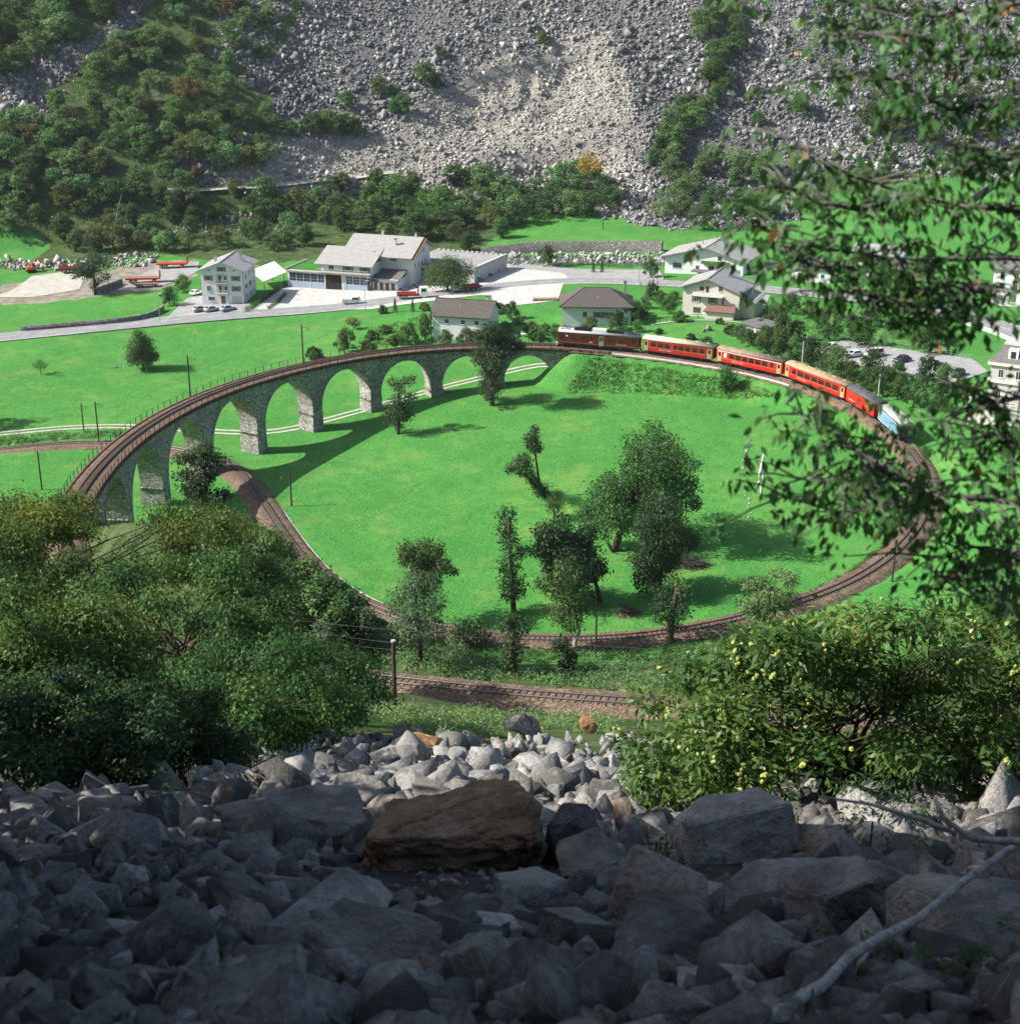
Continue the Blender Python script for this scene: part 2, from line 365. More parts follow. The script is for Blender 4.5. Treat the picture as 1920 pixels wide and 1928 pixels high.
vo=nt.nodes.new('ShaderNodeTexVoronoi'); vo.inputs['Scale'].default_value=1.1; tc=nt.nodes.new('ShaderNodeTexCoord'); nt.links.new(tc.outputs['Object'],vo.inputs['Vector'])
sc=ramp(nt,vo.outputs['Color'],[(.1,(.07,.07,.07)),(.5,(.125,.125,.125)),(.9,(.21,.21,.205))])
li=ramp(nt,n2,[(.3,(.20,.165,.115)),(.45,(.27,.25,.215)),(.7,(.38,.37,.345))])
di=ramp(nt,n2,[(.3,(.16,.14,.10)),(.7,(.34,.32,.27))])
ne=ramp(nt,n3,[(.3,(.018,.018,.017)),(.7,(.06,.058,.05))])  # near-black ground, painted as the shade in the gaps between boulders
def soft(a,n,k=.5):
    return ramp(nt,mathn(nt,'ADD',a,mathn(nt,'MULTIPLY',mathn(nt,'SUBTRACT',n,.5),k)),[(.42,(0,0,0)),(.58,(1,1,1))])
c=mix(nt,soft(attr(nt,'m_forest'),n2,1.4),gr,fo)
c=mix(nt,soft(attr(nt,'m_scree'),n2,.9),c,sc)
c=mix(nt,soft(attr(nt,'m_light'),n2,1.2),c,li)
c=mix(nt,soft(attr(nt,'m_dirt'),n2,1.0),c,di)
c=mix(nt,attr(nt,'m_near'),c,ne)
nt.links.new(c,b.inputs['Base Color']); b.inputs['Roughness'].default_value=.9; b.inputs['Specular IOR Level'].default_value=.1
hh=mathn(nt,'ADD',n3,mathn(nt,'MULTIPLY',n2,2.0)); bump(nt,b,hh,.55,.35)
nx=len(XG); ny=len(YG)
ii=(np.arange(ny-1)[:,None]*nx+np.arange(nx-1)[None,:]).ravel()
gme=mesh_np('ground',np.stack([GX.ravel(),GY.ravel(),GZ.ravel()],1),np.stack([ii,ii+1,ii+nx+1,ii+nx],1),m,True,attrs)
ground=link('ground',gme); tag(ground,kind='structure')
# ------------------------------------------------------------------ shared surface materials
def stone_mat(name,c0,c1,c2,scale=1.6,zs=1.7,b_s=.8,moss=None,blotch=.5):
    """rubble masonry: cells flattened into courses, dark joints"""
    m,nt,b=new_mat(name); tc=nt.nodes.new('ShaderNodeTexCoord'); mp=nt.nodes.new('ShaderNodeMapping'); mp.inputs['Scale'].default_value=(1,1,zs)
    nt.links.new(tc.outputs['Object'],mp.inputs[0])
    nz=nt.nodes.new('ShaderNodeTexNoise'); nz.inputs['Scale'].default_value=1.2; nz.inputs['Detail'].default_value=2
    nt.links.new(mp.outputs[0],nz.inputs['Vector'])
    ad=nt.nodes.new('ShaderNodeVectorMath'); ad.operation='MULTIPLY_ADD'; nt.links.new(nz.outputs['Color'],ad.inputs[0]); ad.inputs[1].default_value=(.35,.35,.35); nt.links.new(mp.outputs[0],ad.inputs[2])
    v1=nt.nodes.new('ShaderNodeTexVoronoi'); v1.inputs['Scale'].default_value=scale; nt.links.new(ad.outputs[0],v1.inputs['Vector'])
    v2=nt.nodes.new('ShaderNodeTexVoronoi'); v2.feature='DISTANCE_TO_EDGE'; v2.inputs['Scale'].default_value=scale; nt.links.new(ad.outputs[0],v2.inputs['Vector'])
    c=ramp(nt,v1.outputs['Color'],[(.15,c0),(.5,c1),(.85,c2)])
    big=noise(nt,.22,3,.65)
    c=mix(nt,mathn(nt,'MULTIPLY',ramp(nt,big,[(.42,(0,0,0)),(.7,(1,1,1))]),blotch),c,moss or tuple(x*.35 for x in c0))
    j=ramp(nt,v2.outputs['Distance'],[(.0,(1,1,1)),(.075,(0,0,0))])
    c=mix(nt,j,c,tuple(x*.3 for x in c0)); nt.links.new(c,b.inputs['Base Color']); b.inputs['Roughness'].default_value=.9; b.inputs['Specular IOR Level'].default_value=.15
    h=ramp(nt,v2.outputs['Distance'],[(0,(0,0,0)),(.13,(1,1,1))]); bump(nt,b,h,b_s,.12)
    return m
M['viaduct']=stone_mat('viaduct_stone',(.24,.232,.218),(.48,.46,.43),(.72,.67,.59),2.7,1.5,.9,(.15,.15,.14),.55)
M['drystone']=stone_mat('dry_stone',(.16,.155,.145),(.29,.28,.26),(.42,.41,.38),2.2,1.8,1.0,(.10,.11,.06),.4)
M['rust']=plain('rusty_steel',(.105,.055,.042),.85,0,.35,1.5,.15,.3)
M['darksteel']=plain('dark_steel',(.060,.052,.050),.6,.3,.3,4)
def gravel_mat(name,c0,c1,c2,scale=9):
    m,nt,b=new_mat(name); tc=nt.nodes.new('ShaderNodeTexCoord')
    v=nt.nodes.new('ShaderNodeTexVoronoi'); v.inputs['Scale'].default_value=scale; nt.links.new(tc.outputs['Object'],v.inputs['Vector'])
    n=noise(nt,.5,3,.7); n2=noise(nt,2.2,3,.7)
    c=ramp(nt,v.outputs['Color'],[(.1,c0),(.5,c1),(.9,c2)]); c=mix(nt,ramp(nt,n,[(.35,(0,0,0)),(.7,(.75,.75,.75))]),c,tuple(x*.6 for x in c1))
    c=mix(nt,mathn(nt,'MULTIPLY',ramp(nt,n2,[(.5,(0,0,0)),(.75,(1,1,1))]),.5),c,tuple(min(1,x*1.7) for x in c1))
    nt.links.new(c,b.inputs['Base Color']); b.inputs['Roughness'].default_value=.95; b.inputs['Specular IOR Level'].default_value=.1
    bump(nt,b,v.outputs['Distance'],.9,.08); return m
M['ballast']=gravel_mat('ballast',(.078,.054,.039),(.165,.116,.085),(.33,.25,.185),5.5)
M['sleeper']=plain('sleeper_wood',(.105,.070,.052),.9,0,.3,6)
M['rail']=plain('rail_steel',(.13,.115,.11),.5,.6,.25,3,.5)
M['wood_pole']=plain('pole_wood',(.055,.047,.042),.85,0,.3,5)
M['concrete']=plain('concrete',(.42,.41,.38),.85,0,.15,1.5,.2,.2)
# ------------------------------------------------------------------ the line: one continuous track
NT=len(TR); FR=[track(s) for s in TS]
TP=np.array([f[0] for f in FR]); TT=np.array([f[1] for f in FR]); TN=np.array([f[2] for f in FR]); ZUP=np.array([0,0,1.])
def ribbon(sel,prof,jit=0):
    """sweep a profile [(offset, dz)...] along the line"""
    i=np.where(sel)[0]; n=len(prof); V=[]
    for o,dz in prof:
        oo=o+(RNG.normal(0,jit,len(i)) if jit else 0)
        V.append(TP[i]+TN[i]*np.asarray(oo)[...,None]*np.ones((len(i),1))+ZUP*dz)
    V=np.stack(V,1).reshape(-1,3); k=np.arange(len(i)-1)[:,None]*n+np.arange(n-1)[None,:]; k=k.ravel()
    return V,np.stack([k,k+1,k+n+1,k+n],1)
line=link('railway_track',None); tag(line,kind='structure')
for _sel,_nm in ((TS<S_V0+3,'ballast'),(TS>S_V1-2,'ballast')):
  V,Fq=ribbon(_sel,[(2.75,-.55),(1.95,-.12),(1.5,.03),(.6,.06),(-.6,.06),(-1.5,.03),(-1.95,-.12),(-2.75,-.55)],.12)
  link(_nm,mesh_np('ballast',V,Fq,M['ballast'],True),line)
V,Fq=ribbon((TS>S_V0+2)&(TS<S_V1+1),[(2.0,-.12),(1.5,0),(-1.5,0),(-2.0,-.12)],.05)
link('viaduct_ballast',mesh_np('viaduct_ballast',V,Fq,M['ballast'],True),line)
for sgn in (1,-1):
    o=.53*sgn; V,Fq=ribbon(TS>0,[(o-.035,.06),(o-.06,.10),(o-.045,.24),(o+.045,.24),(o+.06,.10),(o+.035,.06)]); link('rail',mesh_np('rail',V,Fq,M['rail']),line)
st=np.arange(2,TS[-1]-2,.66); sp=np.stack([np.interp(st,TS,TP[:,j]) for j in range(3)],1); stt=np.stack([np.interp(st,TS,TT[:,j]) for j in range(3)],1); sn=np.stack([np.interp(st,TS,TN[:,j]) for j in range(3)],1)
cb=np.array([(x,y,z) for z in (-.06,.09) for x,y in ((-.95,-.13),(.95,-.13),(.95,.13),(-.95,.13))])
V=(sp[:,None,:]+sn[:,None,:]*cb[None,:,0:1]+stt[:,None,:]*cb[None,:,1:2]+ZUP*cb[None,:,2:3]).reshape(-1,3)
fb=np.array([(0,3,2,1),(4,5,6,7),(0,1,5,4),(1,2,6,5),(2,3,7,6),(3,0,4,7)])
so=link('sleepers',mesh_np('sleepers',V,(fb[None]+np.arange(len(st))[:,None,None]*8).reshape(-1,4),M['sleeper']),line); tag(so,kind='stuff')
# pale kerb along the inner edge of the ballast
def kerb_strip(s0,s1,off,w=.28,dz=-.35,h=.18):
    V,Fq=ribbon((TS>=s0)&(TS<=s1),[(off-w/2,dz-.5),(off-w/2,dz+h),(off+w/2,dz+h),(off+w/2,dz-.5)]); return mesh_np('kerb',V,Fq,M['concrete'])
link('kerb',kerb_strip(s_at(1500,716),S_V0-4,2.3,.15,-.16,.12),line)
link('kerb',kerb_strip(s_at(502,956),s_at(700,1148),2.6,.14,-.5,.1),line)
# ------------------------------------------------------------------ the viaduct
SPRING={}
VIA=thing('railway_viaduct','long curved grey stone railway viaduct with nine round arches across the meadow','viaduct',(0,0,0))
pier_px=[(940,735),(825,755),(705,785),(600,820),(497,860),(400,905),(315,940),(237,965)]
L=S_V1-S_V0
HW=2.05; SPAN_PW=2.5
# pier stations: where the pier stands below the deck in the photograph
ps=[]
for (u,v) in pier_px:
    best=None
    for s in np.arange(S_V0+4,S_V1-2,.25):
        p,t,n=track(s); q=p.copy(); q=q+n*HW; q[2]=gz(q[0],q[1]); uu,vv,_=topx(q); d=abs(uu-u)+.15*abs(vv-v)
        if best is None or d<best[0]: best=(d,s)
    ps.append(best[1])
bay=float(np.mean(np.diff(ps)))
ps=list(np.polyval(np.polyfit(np.arange(7),ps[:7],2),np.arange(7))); ps.append(ps[-1]+17.2); bay=13.2
stations=[ps[0]-12.6]+ps+[ps[-1]+16.5]
def vpt(s,off,z):
    p,t,n=track(s); q=p+n*off; return (q[0],q[1],z)
TOPZ=-.55; CROWN=-1.75
for i in range(9):
    a,bq=stations[i],stations[i+1]; R=(bq-a-SPAN_PW)/2; mid=(a+bq)/2; zc=track(mid)[0][2]+CROWN; zs=zc-R
    ss=[a]+[mid-R*math.cos(w) for w in np.linspace(0,math.pi,25)]+[bq]
    mb=MB(); cols=[]
    for k,s in enumerate(ss):
        top=track(s)[0][2]+TOPZ; w=min(1,abs(s-mid)/R); bot=zs+R*math.sqrt(max(0,1-w*w)) if 0<k<len(ss)-1 else zs
        cols.append([vpt(s,HW,top),vpt(s,HW,bot),vpt(s,-HW,bot),vpt(s,-HW,top)])
    vs=[p for c_ in cols for p in c_]; fs=[]
    for k in range(len(ss)-1):
        for e in range(4): fs.append((k*4+e,(k+1)*4+e,(k+1)*4+(e+1)%4,k*4+(e+1)%4))
    fs+=[(0,1,2,3),tuple((len(ss)-1)*4+e for e in (3,2,1,0))]
    mb.add(vs,fs); arch=mb.build('arch',M['viaduct'],VIA)
    # arch ring of dressed stones, each a wedge, on both faces
    for sd_,nm in ((1,'arch_ring'),(-1,'arch_ring')):
        rb=MB(); nst=19
        for k in range(nst):
            w0=math.pi*k/nst+.012; w1=math.pi*(k+1)/nst-.012; q=[]
            for off in (HW*sd_,(HW+.055)*sd_):
                for r_,w in ((R+.02,w0),(R+.02,w1),(R+.62,w1),(R+.62,w0)):
                    s=mid-r_*math.cos(w); q.append(vpt(s,off,zs+r_*math.sin(w)))
            rb.add(q,[(0,1,2,3),(4,5,6,7),(0,1,5,4),(1,2,6,5),(2,3,7,6),(3,0,4,7)])
        rb.build(nm,M['viaduct'],arch)
pier_tops=[]
for i,s in enumerate([stations[0]]+ps+[stations[-1]]):
    p,t,n=track(s); dl=[stations[i+1]-s if i<9 else 99,s-stations[i-1] if i>0 else 99]; zs=track(s)[0][2]+CROWN-(min(dl)-SPAN_PW)/2+.35
    hw=SPAN_PW/2; abut=i in (0,9)
    zb=min(gz(*(p+n*o)[:2]) for o in (HW,0,-HW))-1.0
    mb=MB(); vs=[]
    for z,g_ in ((zs,-.03),(zb,max(0,(zs-zb))*.022)):
        for ds,off in ((-hw-g_,HW+g_),(hw+g_,HW+g_),(hw+g_,-HW-g_),(-hw-g_,-HW-g_)):
            q=p+t*ds*np.array([1,1,0])+n*off; vs.append((q[0],q[1],z))
    mb.add(vs,[(0,1,2,3),(7,6,5,4),(0,4,5,1),(1,5,6,2),(2,6,7,3),(3,7,4,0)])
    pr=mb.build('pier' if not abut else 'abutment',M['viaduct'],VIA)
    if not abut:
        cz=zs-1.7; k_=(zs-cz)*.022; cor=MB()
        for sg in (1,-1):
            for j in range(6):
                o0=-HW+.12+j*.68; c0=MB()
                vs=[]
                for z in (cz,cz-.38):
                    for ds,off in ((hw+k_-.1,o0),(hw+k_+(.34 if z==cz else .12),o0),(hw+k_+(.34 if z==cz else .12),o0+.46),(hw+k_-.1,o0+.46)):
                        q=p+t*ds*sg*np.array([1,1,0])+n*off; vs.append((q[0],q[1],z))
                c0.add(vs,[(0,1,2,3),(7,6,5,4),(0,4,5,1),(1,5,6,2),(2,6,7,3),(3,7,4,0)]); c0.build('corbel',M['viaduct'],pr)
# wing walls running into the embankment and into the wooded hillside
for s0,s1,nm in ((S_V0-16,stations[0],'wing_wall'),(stations[-1],S_V1+26,'wing_wall')):
    mb=MB(); cols=[]
    for s in np.arange(s0,s1+.01,max(.5,(s1-s0)/20)):
        p=track(s)[0]; lo=min(gz(*(p+track(s)[2]*o)[:2]) for o in (HW+.3,-HW-.3))-1.0
        cols.append([vpt(s,HW,p[2]+TOPZ),vpt(s,HW,min(lo,p[2]-2)),vpt(s,-HW,min(lo,p[2]-2)),vpt(s,-HW,p[2]+TOPZ)])
    fs=[]
    for k in range(len(cols)-1):
        for e in range(4): fs.append((k*4+e,(k+1)*4+e,(k+1)*4+(e+1)%4,k*4+(e+1)%4))
    fs+=[(0,1,2,3),tuple((len(cols)-1)*4+e for e in (3,2,1,0))]
    mb.add([q for c_ in cols for q in c_],fs).build(nm,M['viaduct'],VIA)
SV0,SV1=S_V0-6,S_V1+12
selv=(TS>SV0)&(TS<SV1)
for sg in (1,-1):
    V,Fq=ribbon(selv,[(1.98*sg,-.5),(1.98*sg,-.02),(2.45*sg,-.02),(2.45*sg,-.62),(2.0*sg,-.70)])
    link('coping',mesh_np('coping',V,Fq,M['rust']),VIA)
    for zr in (1.05,):
        V,Fq=ribbon(selv,[(2.44*sg-.014,zr-.014),(2.44*sg+.014,zr-.014),(2.44*sg+.014,zr+.014),(2.44*sg-.014,zr+.014),(2.44*sg-.014,zr-.014)]); link('handrail',mesh_np('handrail',V,Fq,M['darksteel']),VIA)
pm=MB().box(-.045,.045,-.045,.045,-.66,1.08).mesh('railing_post',M['darksteel'])
for s in np.arange(SV0+.5,SV1,2.1):
    p,t,n=track(s)
    for sg in (1,-1):
        q=p+n*2.48*sg; link('railing_post',pm,VIA,tuple(q),math.atan2(t[1],t[0]))
# ------------------------------------------------------------------ poles beside the line
def pole(u,v,top_v,label,group,r=.13,base=None,mat='wood_pole',arm=0,lean=0,cat='pole',s_side=None,zb=None):
    p=P(u,v) if zb is None else atz(u,v,zb)
    dep=topx(p)[2]; h=(v-top_v)*dep/F/math.cos(PIT-math.atan2(v-964,F))*.97
    t=thing('catenary_pole' if arm else 'wooden_pole',label,cat,tuple(p),0,group)
    mb=MB().tube([(0,0,-.6),(lean*.5,0,h*.5),(lean,0,h)],[r,r*.95,r*.8],8); mb.build('post',M[mat],t)
    if arm:
        MB().tube([(lean*.8,0,h-.7),(lean+arm*.5,0,h-.55),(lean+arm,0,h-.75)],.035,5).build('arm',M['darksteel'],t)
        MB().tube([(lean*.8,0,h-1.5),(lean+arm*.9,0,h-.75)],.022,5).build('stay',M['darksteel'],t)
        MB().tube([(lean+arm*.95,0,h-.78),(lean+arm*.95,0,h-1.15)],[.06,.06],6).build('insulator',M['concrete'],t)
    else:
        MB().cyl((lean,0,h+.03),r*1.15,'z',.12,8).build('cap',M['concrete'],t)
    return t,p,h
PG='poles standing beside the railway'
for u,v,tv,lab,arm,zb in ((358,741,672,'tall dark pole rising from the viaduct beyond its railing, second from the left bend',1.6,12.3),(571,683,615,'grey pole on the far side of the viaduct left of the orange flowering shrub',1.4,11.3),(812,648,587,'dark pole in front of the small brown-roofed white house',1.3,10.3),
    (1510,684,645,'pale pole behind the middle red coach',1.2,8),(1653,748,706,'pale pole behind the red luggage van',1.2,7.4),(1780,868,790,'pole on the grass outside the loop at the right, among leaves',-1.4,None),(1679,1096,1031,'pole beside the curving track at the lower right of the loop',-1.4,None),
    (549,953,888,'lone pole on the meadow just inside the left of the loop',-1.5,None),(595,1104,1072,'short pole rising out of bushes beside the left track',1.3,None),(158,813,760,'left one of two poles near the farm track at the left',1.2,None),(187,838,757,'right one of two poles beside the lower track at the left',1.5,None),(79,922,848,'pole on the meadow below the lower track at the far left',1.4,None),(1121,1236,1152,'pole before the loop track among the dark ivy-clad trees',1.4,None)):
    pole(u,v,tv,lab,PG,.15,arm=arm,zb=zb,cat='pole',mat='concrete' if 'pale' in lab else 'wood_pole')
near_pole,npz,nph=pole(744,1336,1194,'dark wooden pole with white cap beside the nearest track','telegraph poles',.14)
near_pole2,np2,nph2=pole(1292,1300,1221,'small dark pole with white cap above the chestnut bush','telegraph poles',.13,zb=21)
pole(1135,432,352,'slim pole on the far meadow below the scree','poles across the valley',.13); pole(609,415,345,'slim pole among the trees behind the grey-roofed workshop','poles across the valley',.13)
def wire(a,b,sag,label,name='overhead_wire'):
    a=Vector(a); b=Vector(b); pth=[]
    for k in range(13):
        t=k/12; q=a.lerp(b,t); q.z-=sag*4*t*(1-t); pth.append(q)
    o=MB().tube(pth,.016,4).build(name,M['darksteel']); return tag(o,label,'wire',None)
A=np.array(npz)+[0,0,nph-.1]; B=np.array(np2)+[0,0,nph2-.1]
wire(A,B,1.2,'topmost thin wire strung right from the near white-capped pole')
wire(A-[0,0,.5],B-[0,0,.5],1.5,'lower thin wire strung right from the near white-capped pole')
Lf=np.array([-34.,-112.,29.]); wire(A,Lf,1.0,'upper thin wire running left into the trees from the near pole'); wire(A-[0,0,.5],Lf-[0,0,.5],1.2,'lower thin wire running left into the trees from the near pole')

V,Fq=ribbon((TS>4)&(TS<TS[-1]-4),[(-.012,5.0),(.012,5.0),(0,5.02),(-.012,5.0)]); tag(link('contact_wire',mesh_np('contact_wire',V,Fq,M['darksteel'])),'thin overhead contact wire following the railway all round the loop','wire')
# ------------------------------------------------------------------ the train
def paint(name,col,rough=.38,var=.12,dirt=.35):
    m,nt,b=new_mat(name); n=noise(nt,1.3,4,.65); tc=nt.nodes.new('ShaderNodeTexCoord'); sp_=nt.nodes.new('ShaderNodeSeparateXYZ'); nt.links.new(tc.outputs['Object'],sp_.inputs[0])
    c=ramp(nt,n,[(.3,tuple(x*(1-var) for x in col)),(.7,tuple(min(1,x*(1+var)) for x in col))])
    n2=noise(nt,6,3,.7); g=mathn(nt,'MULTIPLY',ramp(nt,n2,[(.45,(0,0,0)),(.75,(1,1,1))]),dirt)
    c=mix(nt,g,c,tuple(x*.45+.02 for x in col)); nt.links.new(c,b.inputs['Base Color']); b.inputs['Roughness'].default_value=rough; b.inputs['Specular IOR Level'].default_value=.4
    return m
M['red']=paint('red_paint',(.56,.022,.014)); M['dred']=paint('dark_red_paint',(.13,.013,.015)); M['mred']=paint('middle_red_paint',(.40,.024,.020))
M['silver']=paint('silver_roof',(.40,.41,.42),.5); M['cream']=paint('cream_roof',(.60,.50,.36),.7,.2); M['brownroof']=paint('brown_roof',(.26,.185,.135),.75,.25); M['tanroof']=paint('tan_roof',(.42,.28,.17),.75,.25)
M['greyroof']=paint('grey_roof',(.085,.09,.095),.7,.2); M['wblue']=paint('pale_blue_paint',(.15,.31,.47),.5); M['bluewhite']=paint('white_blue_paint',(.52,.58,.62),.5)
M['black']=plain('black_iron',(.020,.019,.018),.7,.2,.3,5); M['white']=plain('white_paint',(.74,.73,.70),.6,0,.06,2); M['offwhite']=plain('off_white',(.66,.64,.58),.7,0,.1,2)
M['doorcream']=paint('door_cream',(.42,.36,.17),.6); M['doorgreen']=paint('door_green',(.25,.36,.19),.6)
def glass(name,col=(.012,.014,.016)):
    m,nt,b=new_mat(name); b.inputs['Base Color'].default_value=(*col,1); b.inputs['Roughness'].default_value=.12; b.inputs['Specular IOR Level'].default_value=.6; return m
M['glass']=glass('dark_glass'); M['glass2']=glass('house_glass',(.03,.035,.04))
def side_profile(w,z0,z1,zr,n=7):
    """half-round roofed carriage section (y,z), clockwise from lower left"""
    p=[(-w/2*.96,z0),(-w/2,z0+.5),(-w/2,z1)]
    for k in range(1,n): a=math.pi*k/n; p.append((-w/2*math.cos(a),z1+(zr-z1)*math.sin(a)**.8))
    p+=[(w/2,z1),(w/2,z0+.5),(w/2*.96,z0)]; return p
def text_mesh(s,size,mat):
    cu=bpy.data.curves.new('lettering','FONT'); cu.body=s; cu.size=size; cu.extrude=.004; cu.resolution_u=1
    o=bpy.data.objects.new('t',cu); me=bpy.data.meshes.new_from_object(o); bpy.data.objects.remove(o); me.materials.append(mat); return me
WHEEL=MB().cyl((0,0,0),.37,'y',.13,14).mesh('wheel',M['black']); TYRE=MB().cyl((0,0,0),.20,'y',.16,10).mesh('hub',M['darksteel'])
def bogie(t,x,w=.95):
    f=MB(); 
    for y in (-w,w): f.box(x-1.25,x+1.25,y-.07,y+.07,.38,.62); f.box(x-.25,x+.25,y-.1,y+.1,.22,.75)
    f.box(x-.15,x+.15,-w,w,.4,.66); bg=f.build('bogie',M['black'],t)
    for dx in (-.85,.85):
        for y in (-.62,.62): wh=link('wheel',WHEEL,bg,(x+dx,y,.37)); link('hub',TYRE,wh,(0,0,0))
def panel(t,name,x0,x1,z0,z1,w,mat,d=.012,both=True,frame=None,parent=None):
    out=None
    for sg in ((-1,1) if both else (-1,)):
        y=sg*w/2; a,b_=(y-d,y+.02) if sg<0 else (y-.02,y+d)
        o=MB().box(x0,x1,a,b_,z0,z1).build(name,M[mat],parent or t)
        if frame:
            g=MB(); e=.05; yy=(y-d-.012,y-d+.004) if sg<0 else (y+d-.004,y+d+.012)
            g.box(x0-e,x1+e,*yy,z0-e,z0); g.box(x0-e,x1+e,*yy,z1,z1+e); g.box(x0-e,x0,*yy,z0,z1); g.box(x1,x1+e,*yy,z0,z1)
            if z1-z0>.7 and x1-x0>.8: g.box(x0,x1,*yy,z0+(z1-z0)*.62,z0+(z1-z0)*.62+.04)
            g.build('window_frame',M[frame],o)
        out=out or o
    return out
def coach(u0,v0,u1,v1,label,kind):
    sa=s_at(u0,v0,smax=S_V0+40); sb=s_at(u1,v1,smax=S_V0+40); pa=track(sa)[0]; pb=track(sb)[0]
    d=pb-pa; Lc=np.linalg.norm(d)-1.05; c=(pa+pb)/2; mid=track((sa+sb)/2)[0]; c[:2]=c[:2]*.6+mid[:2]*.4; d/=np.linalg.norm(d)
    nm={'railcar':'electric_railcar','van':'luggage_van','wagon':'freight_wagon'}.get(kind,'passenger_coach')
    cat={'railcar':'railcar','van':'van','wagon':'wagon'}.get(kind,'coach')
    t=thing(nm,label,cat,(c[0],c[1],c[2]+.24),math.atan2(d[1],d[0]),'train on the loop'); t.rotation_euler.y=-math.asin(d[2])
    H=Lc/2; w=2.62
    if kind=='wagon':
        body=MB().box(-H,H,-w/2,w/2,1.0,3.05).build('body',M['bluewhite'],t)
        MB().prism(side_profile(w+.1,2.98,3.04,3.62),'x',-H-.08,H+.08).build('roof',M['silver'],t,True)
        for k in range(5):
            x=-H+.15+k*(2*H-.3)/5; 
            if k!=2: panel(t,'side_panel',x+.08,x+(2*H-.3)/5-.08,1.15,2.85,w,'wblue',.03)
        panel(t,'sliding_door',-.95,.95,1.1,2.9,w,'wblue',.06)
        panel(t,'emblem',-H+.5,-H+1.0,2.2,2.7,w,'red',.035,False)
        for sg in (-1,1): MB().box(sg*H-.03,sg*H+.03,-w/2+.02,w/2-.02,1.0,3.25).build('end_wall',M['greyroof'],t)
        for sg in (-1,1):
            for y in (-.8,0,.8): MB().box(sg*(H+.03),sg*(H+.10),y-.05,y+.05,1.0,3.2).build('stanchion',M['black'],t)
        ax=(-H*.6,H*.6)
        MB().box(-H,H,-1.05,1.05,.78,.99).build('underframe',M['black'],t)
        for x in ax:
            for y in (-.62,.62): wh=link('wheel',WHEEL,t,(x,y,.37)); link('hub',TYRE,wh,(0,0,0))
            b_=MB(); [b_.box(x-.5,x+.5,y-.05,y+.05,.42,.8) for y in (-.95,.95)]; b_.build('axle_guard',M['black'],t)
    else:
        colr={'railcar':'dred','c1':'mred','c2':'red','c3':'red','van':'red'}[kind]; roofm={'railcar':'silver','c1':'cream','c2':'brownroof','c3':'tanroof','van':'greyroof'}[kind]
        z1=2.98
        MB().prism([(-w/2*.97,.72),(-w/2,1.15),(-w/2,z1),(w/2,z1),(w/2,1.15),(w/2*.97,.72)],'x',-H,H).build('body',M[colr],t)
        MB().prism([(a,b_) for a,b_ in side_profile(w+.12,z1-.02,z1+.03,3.62)[2:-2]],'x',-H-.05,H+.05).build('roof',M[roofm],t,True)
        MB().box(-H+.4,H-.4,-1.1,1.1,.55,.74).build('underframe',M['black'],t)
        for x0 in (-1.4,1.2): MB().box(x0-.7,x0+.7,-1.0,1.0,.2,.58).build('equipment_box',M['black'],t)
        bogie(t,-H+2.4); bogie(t,H-2.4)
        for sg in (-1,1):
            MB().box(sg*H-.02 if sg<0 else H-.0,sg*H+.25 if sg>0 else -H+.02,-.5,.5,.9,2.9).build('gangway',M['black'],t)
            MB().tube([(sg*(H),.75,.85),(sg*(H+.35),.75,.85)],[.08,.16],8).build('buffer',M['black'],t)
        if kind in('c1','c2','c3'):
            for sg in (-1,1): panel(t,'door',*( (-H+.25,-H+1.15) if sg<0 else (H-1.15,H-.25)),.80,2.75,w,'doorcream' if kind!='c1' else 'doorgreen',.015)
            for sg in (-1,1):
                x=-H+.7 if sg<0 else H-.7; o=panel(t,'door_window',x-.25,x+.25,1.85,2.6,w,'glass',.025)
            nw=8 if kind=='c1' else 7; x0=-H+1.6; x1=H-1.6
            if kind=='c2': panel(t,'number_panel',x0+.1,x0+.7,1.75,2.6,w,'white',.015,False); x0+=1.1
            pitch=(x1-x0)/nw
            for k in range(nw):
                a=x0+k*pitch+.17; e=a+pitch-.34
                if kind=='c1' and k==3: a+=.45
                if kind!='c1' and k==(nw-1 if kind=='c2' else 0): a+=.35; e-=.25
                panel(t,'window',a,e,1.72,2.62,w,'glass',.010,True,'mred')
            if kind=='c2': panel(t,'cream_band',-H+.2,H-.2,2.80,2.97,w,'offwhite',.012)
            panel(t,'waist_line',-H+1.3,H-1.3,1.55,1.585,w,'doorcream',.010)
            me=text_mesh('Rhätische Bahn',.42,M['offwhite']); o=link('lettering',me,t,(-H+3.6,-w/2-.014,1.12)); o.rotation_euler=(math.pi/2,0,0)
            for k in range(6):
                x=-H+1.5+k*(2*H-3)/5; MB().box(x-.28,x+.28,-.16,.16,3.55,3.74).build('roof_vent',M[roofm],t)
        elif kind=='van':
            panel(t,'sliding_door',-1.0,1.3,.85,2.85,w,'red',.05,True)
            for x in (-.75,.0,): panel(t,'window',x,x+.32,1.9,2.55,w,'glass',.06,True,'mred')
            panel(t,'number_panel',H-1.6,H-1.25,1.9,2.6,w,'white',.015,False); panel(t,'notice',-H+1.0,-H+1.7,2.25,2.5,w,'greyroof',.015,False)
            me=text_mesh('Rhätische Bahn',.40,M['offwhite']); o=link('lettering',me,t,(-H+1.0,-w/2-.014,1.25)); o.rotation_euler=(math.pi/2,0,0)
            for x in (-H*.5,0,H*.5): MB().box(x-.3,x+.3,-.2,.2,3.55,3.74).build('roof_vent',M['greyroof'],t)
        else:
            g=lambda q:-H+2*H*q
            for a,e in ((.150,.235),(.265,.350),(.605,.695),(.735,.825)): panel(t,'window',g(a),g(e),1.68,2.62,w,'glass',.010,True,'mred')
